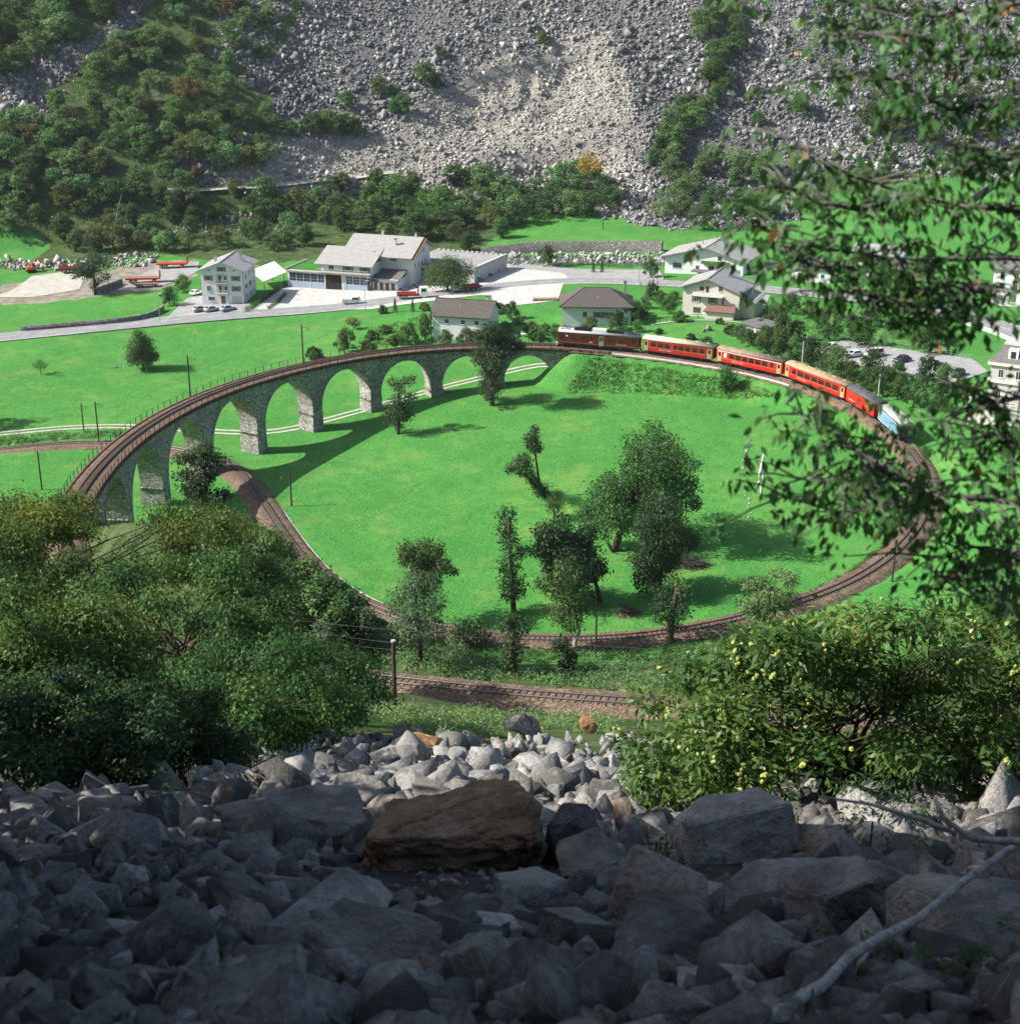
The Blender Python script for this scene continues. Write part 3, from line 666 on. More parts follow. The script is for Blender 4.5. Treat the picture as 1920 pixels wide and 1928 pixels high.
            panel(t,'window',g(.392),g(.432),1.80,2.62,w,'glass',.010,True,'mred')
            panel(t,'cab_window',g(.03),g(.08),1.75,2.62,w,'glass',.010); panel(t,'cab_window',g(.905),g(.965),1.75,2.62,w,'glass',.010)
            panel(t,'door',g(.508),g(.565),.70,2.75,w,'doorgreen',.02); panel(t,'door_window',g(.515),g(.533),1.7,2.6,w,'glass',.03); panel(t,'door_window',g(.54),g(.558),1.7,2.6,w,'glass',.03)
            panel(t,'crest',g(.095),g(.117),2.15,2.5,w,'white',.014,False); panel(t,'number_plate',g(.385),g(.43),1.28,1.42,w,'white',.014,False)
            panel(t,'waist_line',g(.02),g(.98),.98,1.03,w,'doorcream',.010)
            me=text_mesh('Rhätische Bahn',.36,M['offwhite']); o=link('lettering',me,t,(g(.72),-w/2-.014,1.22)); o.rotation_euler=(math.pi/2,0,0)
            for sg in (-1,1):
                for y in (-.75,0,.75): MB().box(sg*H-.012,sg*H+.012,y-.3,y+.3,1.8,2.65).build('end_window',M['glass'],t)
                for y in (-.85,.85): MB().cyl((sg*(H+.03),y,1.25),.13,'x',.1,10).build('headlight',M['white'],t)
                MB().prism([(sg*(H+.05),.15),(sg*(H+.55),.15),(sg*(H+.05),.7)],'y',-1.0,1.0).build('snow_plough',M['silver'],t)
            MB().box(g(.415),g(.585),-.75,.75,3.55,3.98).build('roof_box',M['white'],t)
            for a,e in ((.19,.40),(.60,.80)):
                rk=MB(); 
                for k in range(12):
                    x=g(a)+(g(e)-g(a))*k/12; rk.box(x+.04,x+.22,-.85,.85,3.62,3.88)
                rk.box(g(a),g(e),-.95,-.87,3.55,3.7); rk.box(g(a),g(e),.87,.95,3.55,3.7); rk.build('brake_resistor',M['black'],t)
            for q in (.09,.90):
                pt=MB(); x=g(q)
                for y in (-.55,.55):
                    pt.tube([(x-.9,y,3.62),(x+.7,y*.7,3.95),(x-.6,y*.5,4.12)],.03,5)
                for y in (-.75,.75): pt.tube([(x-1.0,y,3.55),(x-1.0,y,3.72)],.07,6); pt.tube([(x+.8,y,3.55),(x+.8,y,3.72)],.07,6)
                pt.tube([(x-.6,-.8,4.15),(x-.6,.8,4.15)],.035,5); pt.tube([(x-.35,-.8,4.13),(x-.35,.8,4.13)],.035,5); pt.box(x-1.1,x+.9,-.8,-.7,3.6,3.66); pt.box(x-1.1,x+.9,.7,.8,3.6,3.66)
                pt.build('pantograph',M['black'],t)
            MB().box(g(.15),g(.4),-.08,.08,3.88,3.94).build('roof_cable',M['black'],t)
    return t
coach(1043,651,1206,663,'dark red electric railcar with silver roof and pantographs leading the train','railcar')
coach(1209,663.5,1345,683,'red passenger coach with cream roof just behind the railcar','c1')
coach(1345,683,1481,711,'bright red passenger coach with brown roof and white number panel','c2')
coach(1481,711,1601,757,'red passenger coach with tan roof ahead of the luggage van','c3')
coach(1601,757,1660,793,'red luggage van with dark grey roof','van')
coach(1662,794.5,1707,837,'pale blue and white freight wagon with silver roof at the train end','wagon')
# ------------------------------------------------------------------ roads, yards, farm track
M['asphalt']=gravel_mat('asphalt',(.27,.275,.28),(.33,.335,.34),(.40,.40,.40),14)
M['yard']=gravel_mat('yard_concrete',(.46,.45,.42),(.54,.525,.49),(.64,.62,.58),3)
M['paleroad']=gravel_mat('pale_track',(.38,.36,.30),(.48,.46,.40),(.60,.58,.52),6)
M['mark']=plain('road_paint',(.78,.78,.76),.7,0,.08,3)
M['carpark']=gravel_mat('car_park_asphalt',(.31,.31,.31),(.38,.38,.375),(.45,.45,.44),10)
M['screepath']=gravel_mat('scree_path_gravel',(.22,.21,.19),(.30,.285,.255),(.40,.385,.35),4)
def densify(pxs,step=2.5,zl=None):
    W=np.array([P(*q) if len(q)==2 else atz(*q) for q in pxs]); W=catmull(W,step); return smooth(W,2,2) if len(W)>8 else W
def strip(name,W,half,mat,dz,parent=None,off=0.0,dash=None):
    t=np.gradient(W[:,:2],axis=0); t/=np.linalg.norm(t,axis=1)[:,None]+1e-9; n=np.stack([-t[:,1],t[:,0]],1)
    nc=5; V=[]
    for o in np.linspace(-half,half,nc):
        q=W[:,:2]+n*(o+off); V.append(np.c_[q,gz(q[:,0],q[:,1])])
    V=np.stack(V,1)
    V[...,2]=V[...,2]*.35+V[...,2].mean(1,keepdims=True)*.65+dz
    if half<1: V[...,2]=np.stack([gz(V[:,k,0],V[:,k,1]) for k in range(nc)],1)+dz
    k=np.arange(len(W)-1)[:,None]*nc+np.arange(nc-1)[None,:]
    if dash: k=k[(np.arange(len(W)-1)//dash)%2==0]
    k=k.ravel(); return link(name,mesh_np(name,V.reshape(-1,3),np.stack([k,k+1,k+nc+1,k+nc],1),mat,True),parent)
def drape(name,poly,mat,dz,parent=None):
    W=[P(*q) for q in poly]; bm=bmesh.new(); vs=[bm.verts.new((p[0],p[1],0)) for p in W]; f=bm.faces.new(vs)
    bmesh.ops.triangulate(bm,faces=[f])
    for _ in range(6):
        es=[e for e in bm.edges if e.calc_length()>3.0]
        if not es: break
        bmesh.ops.subdivide_edges(bm,edges=es,cuts=1); bmesh.ops.triangulate(bm,faces=[f for f in bm.faces if len(f.verts)>3])
    for v in bm.verts: v.co.z=float(gz(v.co.x,v.co.y))+dz
    bmesh.ops.recalc_face_normals(bm,faces=bm.faces)
    if sum(f.normal.z for f in bm.faces)<0: bmesh.ops.reverse_faces(bm,faces=bm.faces)
    me=bpy.data.meshes.new(name); bm.to_mesh(me); bm.free(); me.materials.append(mat); return link(name,me,parent)
RP=[(-260,672),(-100,648),(0,636),(150,621),(300,606),(480,591),(600,582),(690,573),(800,558),(900,545),(1000,534),(1120,529),(1250,534),(1350,538),(1450,546),(1560,556),(1700,573),(1800,594),(1900,622),(2010,660)]
RW=densify(RP)
yard=drape('yard',[(478,582),(520,550),(548,536),(700,546),(745,520),(800,500),(905,487),(985,503),(1060,510),(1085,520),(1060,536),(1050,566),(1000,572),(930,580),(925,556),(900,556),(700,582)],M['yard'],.10); tag(yard,kind='structure')
fy=drape('forecourt',[(300,613),(328,585),(352,562),(372,556),(470,570),(478,588),(400,600)],M['carpark'],.10); tag(fy,kind='structure')
side=drape('side_road',[(940,500),(985,497),(1080,506),(1240,508),(1250,522),(1245,536),(1080,534),(1060,514),(985,506)],M['carpark'],.12); tag(side,kind='structure')
sr=strip('road',RW,4.3,M['asphalt'],.17); tag(sr,kind='structure')
strip('edge_line',RW,.10,M['mark'],.19,sr,3.8).location.z=.02; strip('edge_line',RW,.10,M['mark'],.19,sr,-3.8).location.z=.02
strip('centre_line',RW,.09,M['mark'],.20,sr,0,2).location.z=.02
cp=drape('car_park',[(1535,662),(1560,645),(1600,640),(1700,658),(1830,676),(1860,700),(1800,722),(1700,702),(1600,686)],M['carpark'],.12); tag(cp,kind='structure')
dv=drape('drive',[(1400,600),(1385,575),(1405,552),(1450,556),(1440,580),(1420,600)],M['carpark'],.12); tag(dv,kind='structure')
gv_=drape('gravel_yard',[(-20,560),(20,548),(60,520),(120,512),(160,520),(150,545),(60,560)],M['paleroad'],.10); tag(gv_,kind='structure')
g2=drape('trailer_yard',[(230,542),(260,520),(300,500),(375,492),(372,512),(330,530),(300,540)],M['carpark'],.10); tag(g2,kind='structure')
FT=densify([(-120,838),(0,818),(100,806),(200,802),(260,803),(400,812),(480,818),(560,806),(640,783),(700,768),(800,738),(900,712),(960,700),(1040,680),(1090,668)])
ft=link('farm_track',None); tag(ft,kind='structure')
strip('wheel_rut',FT,.42,M['paleroad'],.06,ft,1.0); strip('wheel_rut',FT,.42,M['paleroad'],.06,ft,-1.0)
# scree paths
sp1=densify([(640,196),(700,194),(760,188),(830,170),(900,145),(960,127),(1040,112),(1100,105)]); tag(strip('scree_path',sp1,.8,M['screepath'],.35),kind='structure')
sp2=densify([(290,360),(380,358),(480,352),(560,345),(640,335),(700,330),(760,322)]); tag(strip('valley_path',sp2,1.8,M['paleroad'],.40),kind='structure')
gp=densify([(1225,612),(1260,606),(1310,602),(1370,604),(1420,612),(1480,625),(1550,648)]); tag(strip('garden_path',gp,.55,M['paleroad'],.14),kind='structure')
# river
mw,nt,b=new_mat('river_water'); b.inputs['Base Color'].default_value=(.05,.075,.075,1); b.inputs['Roughness'].default_value=.15; bump(nt,b,noise(nt,3,3),.4,.1); M['water']=mw
rv=drape('river',[(890,500),(905,488),(1000,484),(1100,483),(1200,485),(1250,490),(1500,494),(1500,502),(1250,500),(1080,497),(985,496)],M['water'],.08); tag(rv,kind='structure')
# ------------------------------------------------------------------ buildings
def wallmat(name,col,var=.08):
    m,nt,b=new_mat(name); n=noise(nt,.6,4,.6); n2=noise(nt,5,3,.7)
    c=ramp(nt,n,[(.3,tuple(x*(1-var*1.6) for x in col)),(.65,col)]); c=mix(nt,mathn(nt,'MULTIPLY',ramp(nt,n2,[(.5,(0,0,0)),(.8,(1,1,1))]),.18),c,tuple(x*.6 for x in col))
    nt.links.new(c,b.inputs['Base Color']); b.inputs['Roughness'].default_value=.85; b.inputs['Specular IOR Level'].default_value=.2; bump(nt,b,n2,.15,.02); return m
M['wwhite']=wallmat('white_plaster',(.74,.75,.76)); M['wcream']=wallmat('cream_plaster',(.66,.62,.54)); M['wgrey']=wallmat('grey_plaster',(.50,.50,.48)); M['wyellow']=wallmat('yellowed_plaster',(.60,.54,.42))
def slatemat(name,c0,c1,sx=.6,sy=.45,mort=.03):
    m,nt,b=new_mat(name); tc=nt.nodes.new('ShaderNodeTexCoord'); sep=nt.nodes.new('ShaderNodeSeparateXYZ'); nt.links.new(tc.outputs['Object'],sep.inputs[0])
    cb_=nt.nodes.new('ShaderNodeCombineXYZ'); nt.links.new(mathn(nt,'ADD',sep.outputs[0],mathn(nt,'MULTIPLY',sep.outputs[1],.31)),cb_.inputs[0]); nt.links.new(mathn(nt,'ADD',mathn(nt,'MULTIPLY',sep.outputs[2],2.0),mathn(nt,'MULTIPLY',sep.outputs[1],.6)),cb_.inputs[1])
    br=nt.nodes.new('ShaderNodeTexBrick'); br.inputs['Scale'].default_value=1.0; br.inputs['Brick Width'].default_value=sx; br.inputs['Row Height'].default_value=sy; br.inputs['Mortar Size'].default_value=mort
    br.inputs['Color1'].default_value=(*c0,1); br.inputs['Color2'].default_value=(*c1,1); br.inputs['Mortar'].default_value=(*[x*.35 for x in c0],1); nt.links.new(cb_.outputs[0],br.inputs['Vector'])
    n=noise(nt,.8,4,.65); c=mix(nt,mathn(nt,'MULTIPLY',ramp(nt,n,[(.4,(0,0,0)),(.7,(1,1,1))]),.45),br.outputs['Color'],tuple(x*.55 for x in c1))
    nt.links.new(c,b.inputs['Base Color']); b.inputs['Roughness'].default_value=.75; b.inputs['Specular IOR Level'].default_value=.25; bump(nt,b,br.outputs['Fac'],-.4,.05); return m
M['slate']=slatemat('stone_slates',(.33,.335,.34),(.44,.44,.44)); M['slate_d']=slatemat('dark_slates',(.15,.145,.145),(.21,.20,.195)); M['slate_b']=slatemat('brown_grey_tiles',(.105,.090,.082),(.155,.135,.125),.4,.35)
M['slate_l']=slatemat('pale_slates',(.36,.355,.34),(.44,.43,.41),.7,.5); M['sheet']=slatemat('ribbed_sheet',(.40,.43,.46),(.46,.48,.51),.35,9)
M['shutter']=plain('shutter_grey_green',(.16,.175,.15),.7,0,.15,4); M['timber']=plain('brown_timber',(.16,.085,.045),.8,0,.25,4); M['bluegrey']=paint('blue_grey_doors',(.33,.42,.53),.6,.1,.3); M['opening_shade']=plain('interior_shade',(.025,.024,.022),.9,0,.2,2)
M['flat_grass']=gravel_mat('roof_grass',(.03,.15,.02),(.05,.21,.03),(.10,.25,.05),2); M['brick_red']=plain('clay_red',(.30,.12,.075),.85,0,.2,4); M['redbrown']=plain('red_brown_roof',(.20,.105,.09),.8,0,.2,2)
class House:
    def __init__(s,name,label,cat,FL,FR,depth,group=None,zf=0.0):
        a=P(*FL) if len(FL)==2 else atz(*FL); b_=P(*FR) if len(FR)==2 else atz(*FR)
        d=b_-a; s.W=float(np.hypot(d[0],d[1])); s.D=depth; z=(a[2]+b_[2])/2+zf
        s.t=thing(name,label,cat,(a[0],a[1],z),math.atan2(d[1],d[0]),group)
    def wall(s,x0,x1,y0,y1,z0,z1,mat='wwhite',name='wall'): return MB().box(x0,x1,y0,y1,z0,z1).build(name,M[mat],s.t)
    def gable(s,x0,x1,y0,y1,ze,zr,axis,roof='slate',wall='wwhite',ov=.7,th=.22,cx=None,zmin=-2.5,zer=None):
        """walls and pitched roof; ridge runs along axis; cx moves the ridge"""
        zer=ze if zer is None else zer
        if axis=='y':
            c=(x0+x1)/2 if cx is None else cx
            MB().prism([(x0,zmin),(x1,zmin),(x1,zer),(c,zr),(x0,ze)],'y',y0,y1).build('wall',M[wall],s.t)
            sl=(zr-ze)/(c-x0); sr_=(zr-zer)/(x1-c); r=MB()
            r.slab([(x0-ov,y0-ov,ze-ov*sl+th),(c+.01,y0-ov,zr+th),(c+.01,y1+ov,zr+th),(x0-ov,y1+ov,ze-ov*sl+th)],th-.02); r.build('roof',M[roof],s.t)
            r=MB().slab([(c-.01,y0-ov,zr+th),(x1+ov,y0-ov,zer-ov*sr_+th),(x1+ov,y1+ov,zer-ov*sr_+th),(c-.01,y1+ov,zr+th)],th-.02); rf=r.build('roof',M[roof],s.t)
            MB().box(c-.15,c+.15,y0-ov-.02,y1+ov+.02,zr+th-.04,zr+th+.09).build('ridge_cap',M[roof],rf)
        else:
            c=(y0+y1)/2 if cx is None else cx
            MB().prism([(y0,zmin),(y1,zmin),(y1,zer),(c,zr),(y0,ze)],'x',x0,x1).build('wall',M[wall],s.t)
            sl=(zr-ze)/(c-y0); sr_=(zr-zer)/(y1-c)
            r=MB().slab([(x0-ov,y0-ov,ze-ov*sl+th),(x1+ov,y0-ov,ze-ov*sl+th),(x1+ov,c+.01,zr+th),(x0-ov,c+.01,zr+th)],th-.02); rf=r.build('roof',M[roof],s.t)
            r=MB().slab([(x0-ov,c-.01,zr+th),(x1+ov,c-.01,zr+th),(x1+ov,y1+ov,zer-ov*sr_+th),(x0-ov,y1+ov,zer-ov*sr_+th)],th-.02); r.build('roof',M[roof],s.t)
            MB().box(x0-ov-.02,x1+ov+.02,c-.15,c+.15,zr+th-.04,zr+th+.09).build('ridge_cap',M[roof],rf)
    def hip(s,x0,x1,y0,y1,ze,zr,inset,roof='slate_b',wall='wwhite',ov=.6,zmin=-2.5,gable_right=False):
        s.wall(x0,x1,y0,y1,zmin,ze,wall)
        X0,X1,Y0,Y1=x0-ov,x1+ov,y0-ov,y1+ov; c=(y0+y1)/2; ra=(X0+inset,c,zr); rb=(X1-(0 if gable_right else inset),c,zr)
        vs=[(X0,Y0,ze),(X1,Y0,ze),(X1,Y1,ze),(X0,Y1,ze),ra,rb,(X0,Y0,ze-.2),(X1,Y0,ze-.2),(X1,Y1,ze-.2),(X0,Y1,ze-.2)]
        fs=[(0,1,5,4),(1,2,5),(2,3,4,5),(3,0,4),(0,6,7,1),(1,7,8,2),(2,8,9,3),(3,9,6,0),(6,9,8,7)]
        rf=MB().add(vs,fs).build('roof',M[roof],s.t)
        MB().tube([(X0,Y0,ze+.03),ra],.09,5).build('hip_ridge',M[roof],rf); MB().tube([ra,rb],.09,5).build('ridge_cap',M[roof],rf)
    def on(s,face,a,o,z,y0=0.0):
        """a point on a wall: a along it, o outward"""
        if face=='F': return (a,y0-o,z)
        if face=='R': return (s.x1+o,a,z)
        if face=='L': return (0-o,a,z)
    def rect(s,face,a0,a1,z0,z1,o0,o1,name,mat,parent=None,y0=0.0,xr=None):
        if face=='F': m_=MB().box(a0,a1,y0-o1,y0-o0,z0,z1)
        elif face=='R': x=s.W if xr is None else xr; m_=MB().box(x+o0,x+o1,a0,a1,z0,z1)
        else: m_=MB().box(-o1,-o0,a0,a1,z0,z1)
        return m_.build(name,M[mat],parent or s.t)
    def win(s,face,a,z,w,h,sh=None,y0=0.0,xr=None,bars=1,frame='offwhite'):
        """a = centre along the wall, z = sill"""
        f=s.rect(face,a-w/2,a+w/2,z,z+h,-.03,.045,'window',frame,None,y0,xr); e=.07
        k=bars+1; pw=(w-e*(k+1))/k
        for i in range(k): s.rect(face,a-w/2+e+i*(pw+e),a-w/2+e+i*(pw+e)+pw,z+e,z+h-e,.0,.06,'pane','glass2',f,y0,xr)
        s.rect(face,a-w/2-.1,a+w/2+.1,z-.1,z,-.02,.14,'sill','offwhite',f,y0,xr)
        if sh:
            for sg in (-1,1): s.rect(face,*( (a-w/2-w*.52-.03,a-w/2-.03) if sg<0 else (a+w/2+.03,a+w/2+w*.52+.03)),z-.05,z+h+.05,.0,.09,'shutter',sh,f,y0,xr)
        return f
    def chimney(s,x,y,z0,z1,w=.6): 
        c=MB().box(x-w/2,x+w/2,y-w/2,y+w/2,z0,z1).build('chimney',M['wgrey'],s.t); MB().box(x-w/2-.1,x+w/2+.1,y-w/2-.1,y+w/2+.1,z1,z1+.12).build('chimney_cap',M['slate_d'],c)
# --- white four-storey house
h=House('apartment_house','tall white four-storey house with grey stone roof and balconies by the road','house',(382,573),(460,572),15.0)
W=h.W; h.gable(0,W,0,13.5,8.9,11.0,'y','slate','wwhite',1.0)
for z,cx in ((6.2,(.17,.83)),(3.5,(.83,))):
    for c_ in cx: h.win('F',W*c_,z,1.1,1.25,'shutter')
h.win('F',W*.17,3.5,1.05,1.3); h.rect('F',W*.17-.5,W*.17+.5,3.5,4.8,.05,.1,'closed_shutter','shutter')
h.win('F',W*.5,8.6,1.1,1.1,'shutter'); h.win('F',W*.2,8.7,.7,.35,None,bars=0); h.win('F',W*.8,8.7,.7,.35,None,bars=0)
h.win('F',W*.22,.9,1.7,1.1,None,bars=3)
for z in (2.75,5.45):
    h.rect('F',W*.36,W*.64,z+.15,z+2.4,.0,.03,'balcony_recess','wgrey'); b_=h.rect('F',W*.34,W*.66,z,z+.16,.0,1.0,'balcony','concrete')  # flat grey panel: shade of the loggia recess put into the colour
    g=MB(); 
    for k in range(9): x=W*.34+k*W*.32/8; g.box(x-.03,x+.03,-.98,-.92,z+.16,z+1.05)
    g.box(W*.34,W*.66,-1.0,-.92,z+1.0,z+1.06); g.build('railing',M['wgrey'],b_)
    h.win('F',W*.45,z+.25,.8,1.9,None,bars=0); h.win('F',W*.58,z+.9,.7,1.1,None,bars=0)
h.rect('F',W*.45,W*.55,.05,2.2,.0,.05,'door','timber'); h.rect('F',W*.72,W*.95,.1,2.1,.0,.05,'garage_door','wgrey')
for z in (1.2,3.7,6.3):
    for y in (3,7.2,11): h.win('R',y,z,.75,1.1,'shutter' if z>2 else None)
h.win('R',5.2,8.4,.7,.8); h.chimney(W*.25,5,8,11.6); h.chimney(W*.78,8.5,8.5,11.9)
MB().tube([(W+.05,.1,0),(W+.05,.1,8.8)],.06,6).build('downpipe',M['darksteel'],h.t)
# --- white terrace wall behind it
w=House('white_canopy','white sloping canopy roof behind the tall white house','canopy',(497,545),(530,540),6); W=w.W
MB().slab([(0,0,2.2),(W+1.5,-.5,4.2),(W+2.2,9,5.4),(0,9,3.6)],.2).build('roof',M['white'],w.t); 
for x,y in ((.3,.4),(W+1,.2),(.3,8.2),(W+1.3,8.2)): MB().box(x-.08,x+.08,y-.08,y+.08,-1,3.4 if x>1 else 2.2).build('post',M['darksteel'],w.t)
# --- workshop with house above
h=House('workshop','large pale workshop with blue-grey folding doors and a grey-roofed house above','workshop',(543,540),(695,548),24); W=h.W; k=W/150.
X=lambda u:(u-543)*k
h.wall(0,W,0,13,-2,4.3,'wwhite'); h.wall(-.4,X(610),-.7,13.2,4.3,4.65,'concrete','roof_slab'); h.rect('F',X(610),W+.3,4.3,4.65,-.3,.9,'roof_slab','concrete')
MB().box(.4,X(606),.6,12.6,4.6,4.85).build('roof_lawn',M['flat_grass'],h.t); MB().box(-.4,-.1,-.7,13.2,4.65,5.1).build('parapet',M['concrete'],h.t)
def folding(x0,x1,n):
    d=h.rect('F',x0,x1,0,4.0,.0,.06,'folding_door','bluegrey'); w=(x1-x0)/n
    for i in range(n):
        a=x0+i*w+.12; e=x0+(i+1)*w-.12
        for zz in range(3): h.rect('F',a,(a+e)/2-.04,1.75+zz*.72,2.36+zz*.72,.04,.075,'pane','glass2',d); h.rect('F',(a+e)/2+.04,e,1.75+zz*.72,2.36+zz*.72,.04,.075,'pane','glass2',d)
        h.rect('F',x0+i*w-.03,x0+i*w+.03,0,4.0,.05,.11,'door_post','wwhite',d)
folding(X(546),X(612),5); h.rect('F',X(613.5),X(643),0,4.0,.0,.03,'open_gateway','opening_shade'); folding(X(651),X(690),3); h.rect('F',X(690.5),X(694.5),0,3.6,.0,.04,'side_opening','opening_shade')  # openings are flat dark panels, the unlit interior painted as colour
for x in (X(612.5),X(646.5),X(650)): h.rect('F',x-.2,x+.2,0,4.3,.02,.14,'pillar','wgrey')
h.wall(X(603),W+.6,1.0,14,4.3,7.1,'wwhite','upper_wall')
for u_ in (622,653,684): h.win('F',X(u_),4.9,1.5,1.5,'shutter' if u_>640 else None,y0=1.0)
bl=h.rect('F',X(603),W+.6,4.65,4.8,-1.0,1.3,'balcony','concrete'); g=MB()
for i in range(28): x=X(604)+i*(W-X(604))/27; g.box(x-.025,x+.025,-1.25,-1.2,4.8,5.6)
g.box(X(603),W+.6,-1.28,-1.18,5.6,5.68); g.build('railing',M['wgrey'],bl)
# roofs: low front slope on the left, tall main roof behind
MB().slab([(X(594),-.4,6.75),(W+1.2,-.4,6.75),(W+1.2,8.5,10.2),(X(594),8.5,10.2)],.25).build('roof',M['slate_l'],h.t)
MB().slab([(X(594),8.5,10.2),(W,8.5,10.2),(W,16,7.4),(X(594),16,7.4)],.25).build('roof',M['slate_l'],h.t)
x0,x1=X(634),X(752); MB().prism([(7.5,0),(21,0),(21,9.4),(14.5,12.4),(7.5,9.4)],'x',x0,x1).build('main_wall',M['wwhite'],h.t)
MB().slab([(x0-1.0,5.0,8.55),(x1+1.0,5.0,8.55),(x1+1.0,14.5,12.75),(x0-1.0,14.5,12.75)],.28).build('roof',M['slate_l'],h.t)
MB().slab([(x0-1.0,14.5,12.75),(x1+1.0,14.5,12.75),(x1+1.0,22.2,9.1),(x0-1.0,22.2,9.1)],.28).build('roof',M['slate_l'],h.t)
MB().slab([(x1+.4,5.2,8.3),(x1+1.9,5.2,8.3),(x1+1.9,14.5,12.4),(x1+.4,14.5,12.4)],.12).build('eave_boards',M['timber'],h.t)
h.W_=W
for y,z in ((10,5.2),(12.5,5.2),(15,5.2),(17.5,5.2),(11.5,8.4),(14,8.6),(16.5,8.4)): h.win('R',y,z,.8,1.2,None,xr=x1)
h.win('F',X(722),7.2,1.0,1.1,None,y0=7.5); h.win('F',X(716),7.2,.9,1.1,None,y0=7.5)
rw=h.rect('F',X(690),X(696),9.8,9.9,-4.6,-4.0,'roof_window','glass2'); rw.location.z=.15
for xx,yy in ((X(676),17),(X(716),10.5),(X(742),15)): h.chimney(xx,yy,10,13.6 if yy>12 else 12.6)
MB().box(X(696),X(742),1.2,7.5,-1,3.4).build('porch_wall',M['wwhite'],h.t); MB().slab([(X(694.5),-.2,2.9),(X(744),-.2,2.9),(X(744),7.5,5.0),(X(694.5),7.5,5.0)],.2).build('porch_roof',M['slate_d'],h.t)
for i in range(4): h.win('F',X(702+i*10.5),.6,1.0,2.0,None,y0=1.2,bars=0,frame='timber')
# --- right annex with flat roof
h=House('garage_annex','low grey annex with flat roof terrace and gridded windows right of the workshop','annex',(757,526),(842,531),26); W=h.W
h.wall(0,W+8,0,22,-2,4.0,'wgrey'); MB().box(-.3,W+8.4,-.5,22.3,4.0,4.35).build('roof_slab',M['concrete'],h.t); MB().box(0,W+8,0,22,4.33,4.40).build('roof_deck',M['carpark'],h.t)
for i in range(4):
    a=1.0+i*W/4; h.win('F',a+1.1,1.2,W/4-.7,2.3,None,bars=3,frame='bluegrey')
for i in range(12): MB().box(.6+i*(W+6.5)/12,1.5+i*(W+6.5)/12,.1,.5,4.4,4.75).build('planter',M['shutter'],h.t)
for i in range(14): MB().box(.5+i*(W+7)/14,1.4+i*(W+7)/14,21.2,21.7,4.4,4.8).build('parapet_stone',M['concrete'],h.t)
MB().box(W+7.6,W+8.05,0,22,4.35,4.8).build('parapet',M['white'],h.t)
# --- small brown-roofed house behind the viaduct
h=House('small_house','small white house with brown-grey roof behind the viaduct and bushes','house',(816,640),(918,639),9); W=h.W
h.gable(0,W,0,9.5,5.6,8.1,'x','slate_b','wwhite',.8); h.chimney(W*.86,6.5,6.5,8.9,.7)
for a in (.25,.55,.8): h.win('F',W*a,3.6,1.0,1.0,None)
for a in (.2,.7): h.win('F',W*a,1.2,.9,1.1,None)
MB().box(-1.3,-.1,-.6,1.6,2.0,2.2).build('balcony',M['timber'],h.t); MB().box(-1.3,-.1,-.6,1.6,4.3,4.5).build('balcony',M['timber'],h.t)
MB().cyl((W*.45,2.4,7.2),.06,'z',1.0,6).build('vent_pipe',M['offwhite'],h.t)
# --- hipped house
h=House('hipped_house','white house with grey hipped roof directly behind the railcar','house',(1058,616),(1187,612),11); W=h.W
h.hip(0,W,0,11.5,4.6,7.8,5.6,'slate_b','wwhite',.7)
for a in (.33,.52,.65): h.win('F',W*a,2.0,1.0,1.35,'shutter' if a>.5 else None)
h.win('F',W*.86,1.9,1.0,1.2); h.chimney(W*.92,8.5,5.5,8.7,.7); h.rect('L',1.5,5,.2,2.5,.0,.05,'balcony_door','brick_red'); MB().cyl((W*.52,2.2,5.9),.06,'z',1.2,6).build('vent_pipe',M['offwhite'],h.t)
MB().slab([(W*.22,3.2,6.25),(W*.29,3.2,6.25),(W*.29,4.0,6.75),(W*.22,4.0,6.75)],.1).build('roof_window',M['glass2'],h.t)
# --- cream house with stone-slab roof and balcony
h=House('cream_house','cream three-storey house with stone-slab roof, white balcony and brown porch roof','house',(1284,594),(1390,600),12); W=h.W
h.gable(0,W,0,12.5,6.9,9.0,'y','slate','wcream',.9,cx=W*.44,zer=6.2)
for a,z in ((.24,3.4),(.53,3.3)): h.win('F',W*a,z,1.05,1.4,'shutter')
h.win('F',W*.33,6.0,1.1,1.2); h.win('F',W*.43,5.7,.8,1.6,None,bars=0); h.win('F',W*.66,6.2,1.0,1.2)
bl=h.rect('F',W*.2,W*.72,5.0,5.15,.0,1.3,'balcony','white'); h.rect('F',W*.2,W*.72,5.15,5.95,1.2,1.3,'balustrade','white',bl)
h.win('F',W*.26,.7,1.9,1.5,None,bars=3)
MB().slab([(W*.42,-3.2,2.1),(W*.98,-3.2,2.1),(W*.94,.0,3.1),(W*.48,.0,3.1)],.2).build('porch_roof',M['redbrown'],h.t); MB().box(W*.45,W*.95,-2.6,0,-1,2.1).build('porch_wall',M['wcream'],h.t)
MB().box(W,W+3.2,1.5,10.5,-2,4.4).build('side_wall',M['wyellow'],h.t); MB().slab([(W-1.6,.4,5.9),(W+3.9,.4,4.1),(W+3.9,11.2,4.1),(W-1.6,11.2,5.9)],.2).build('side_roof',M['slate'],h.t)
h.chimney(W*.66,9.5,8,10.3,.7); h.rect('F',W*.7,W*.73,3.2,4.6,.0,.05,'narrow_window','glass2')
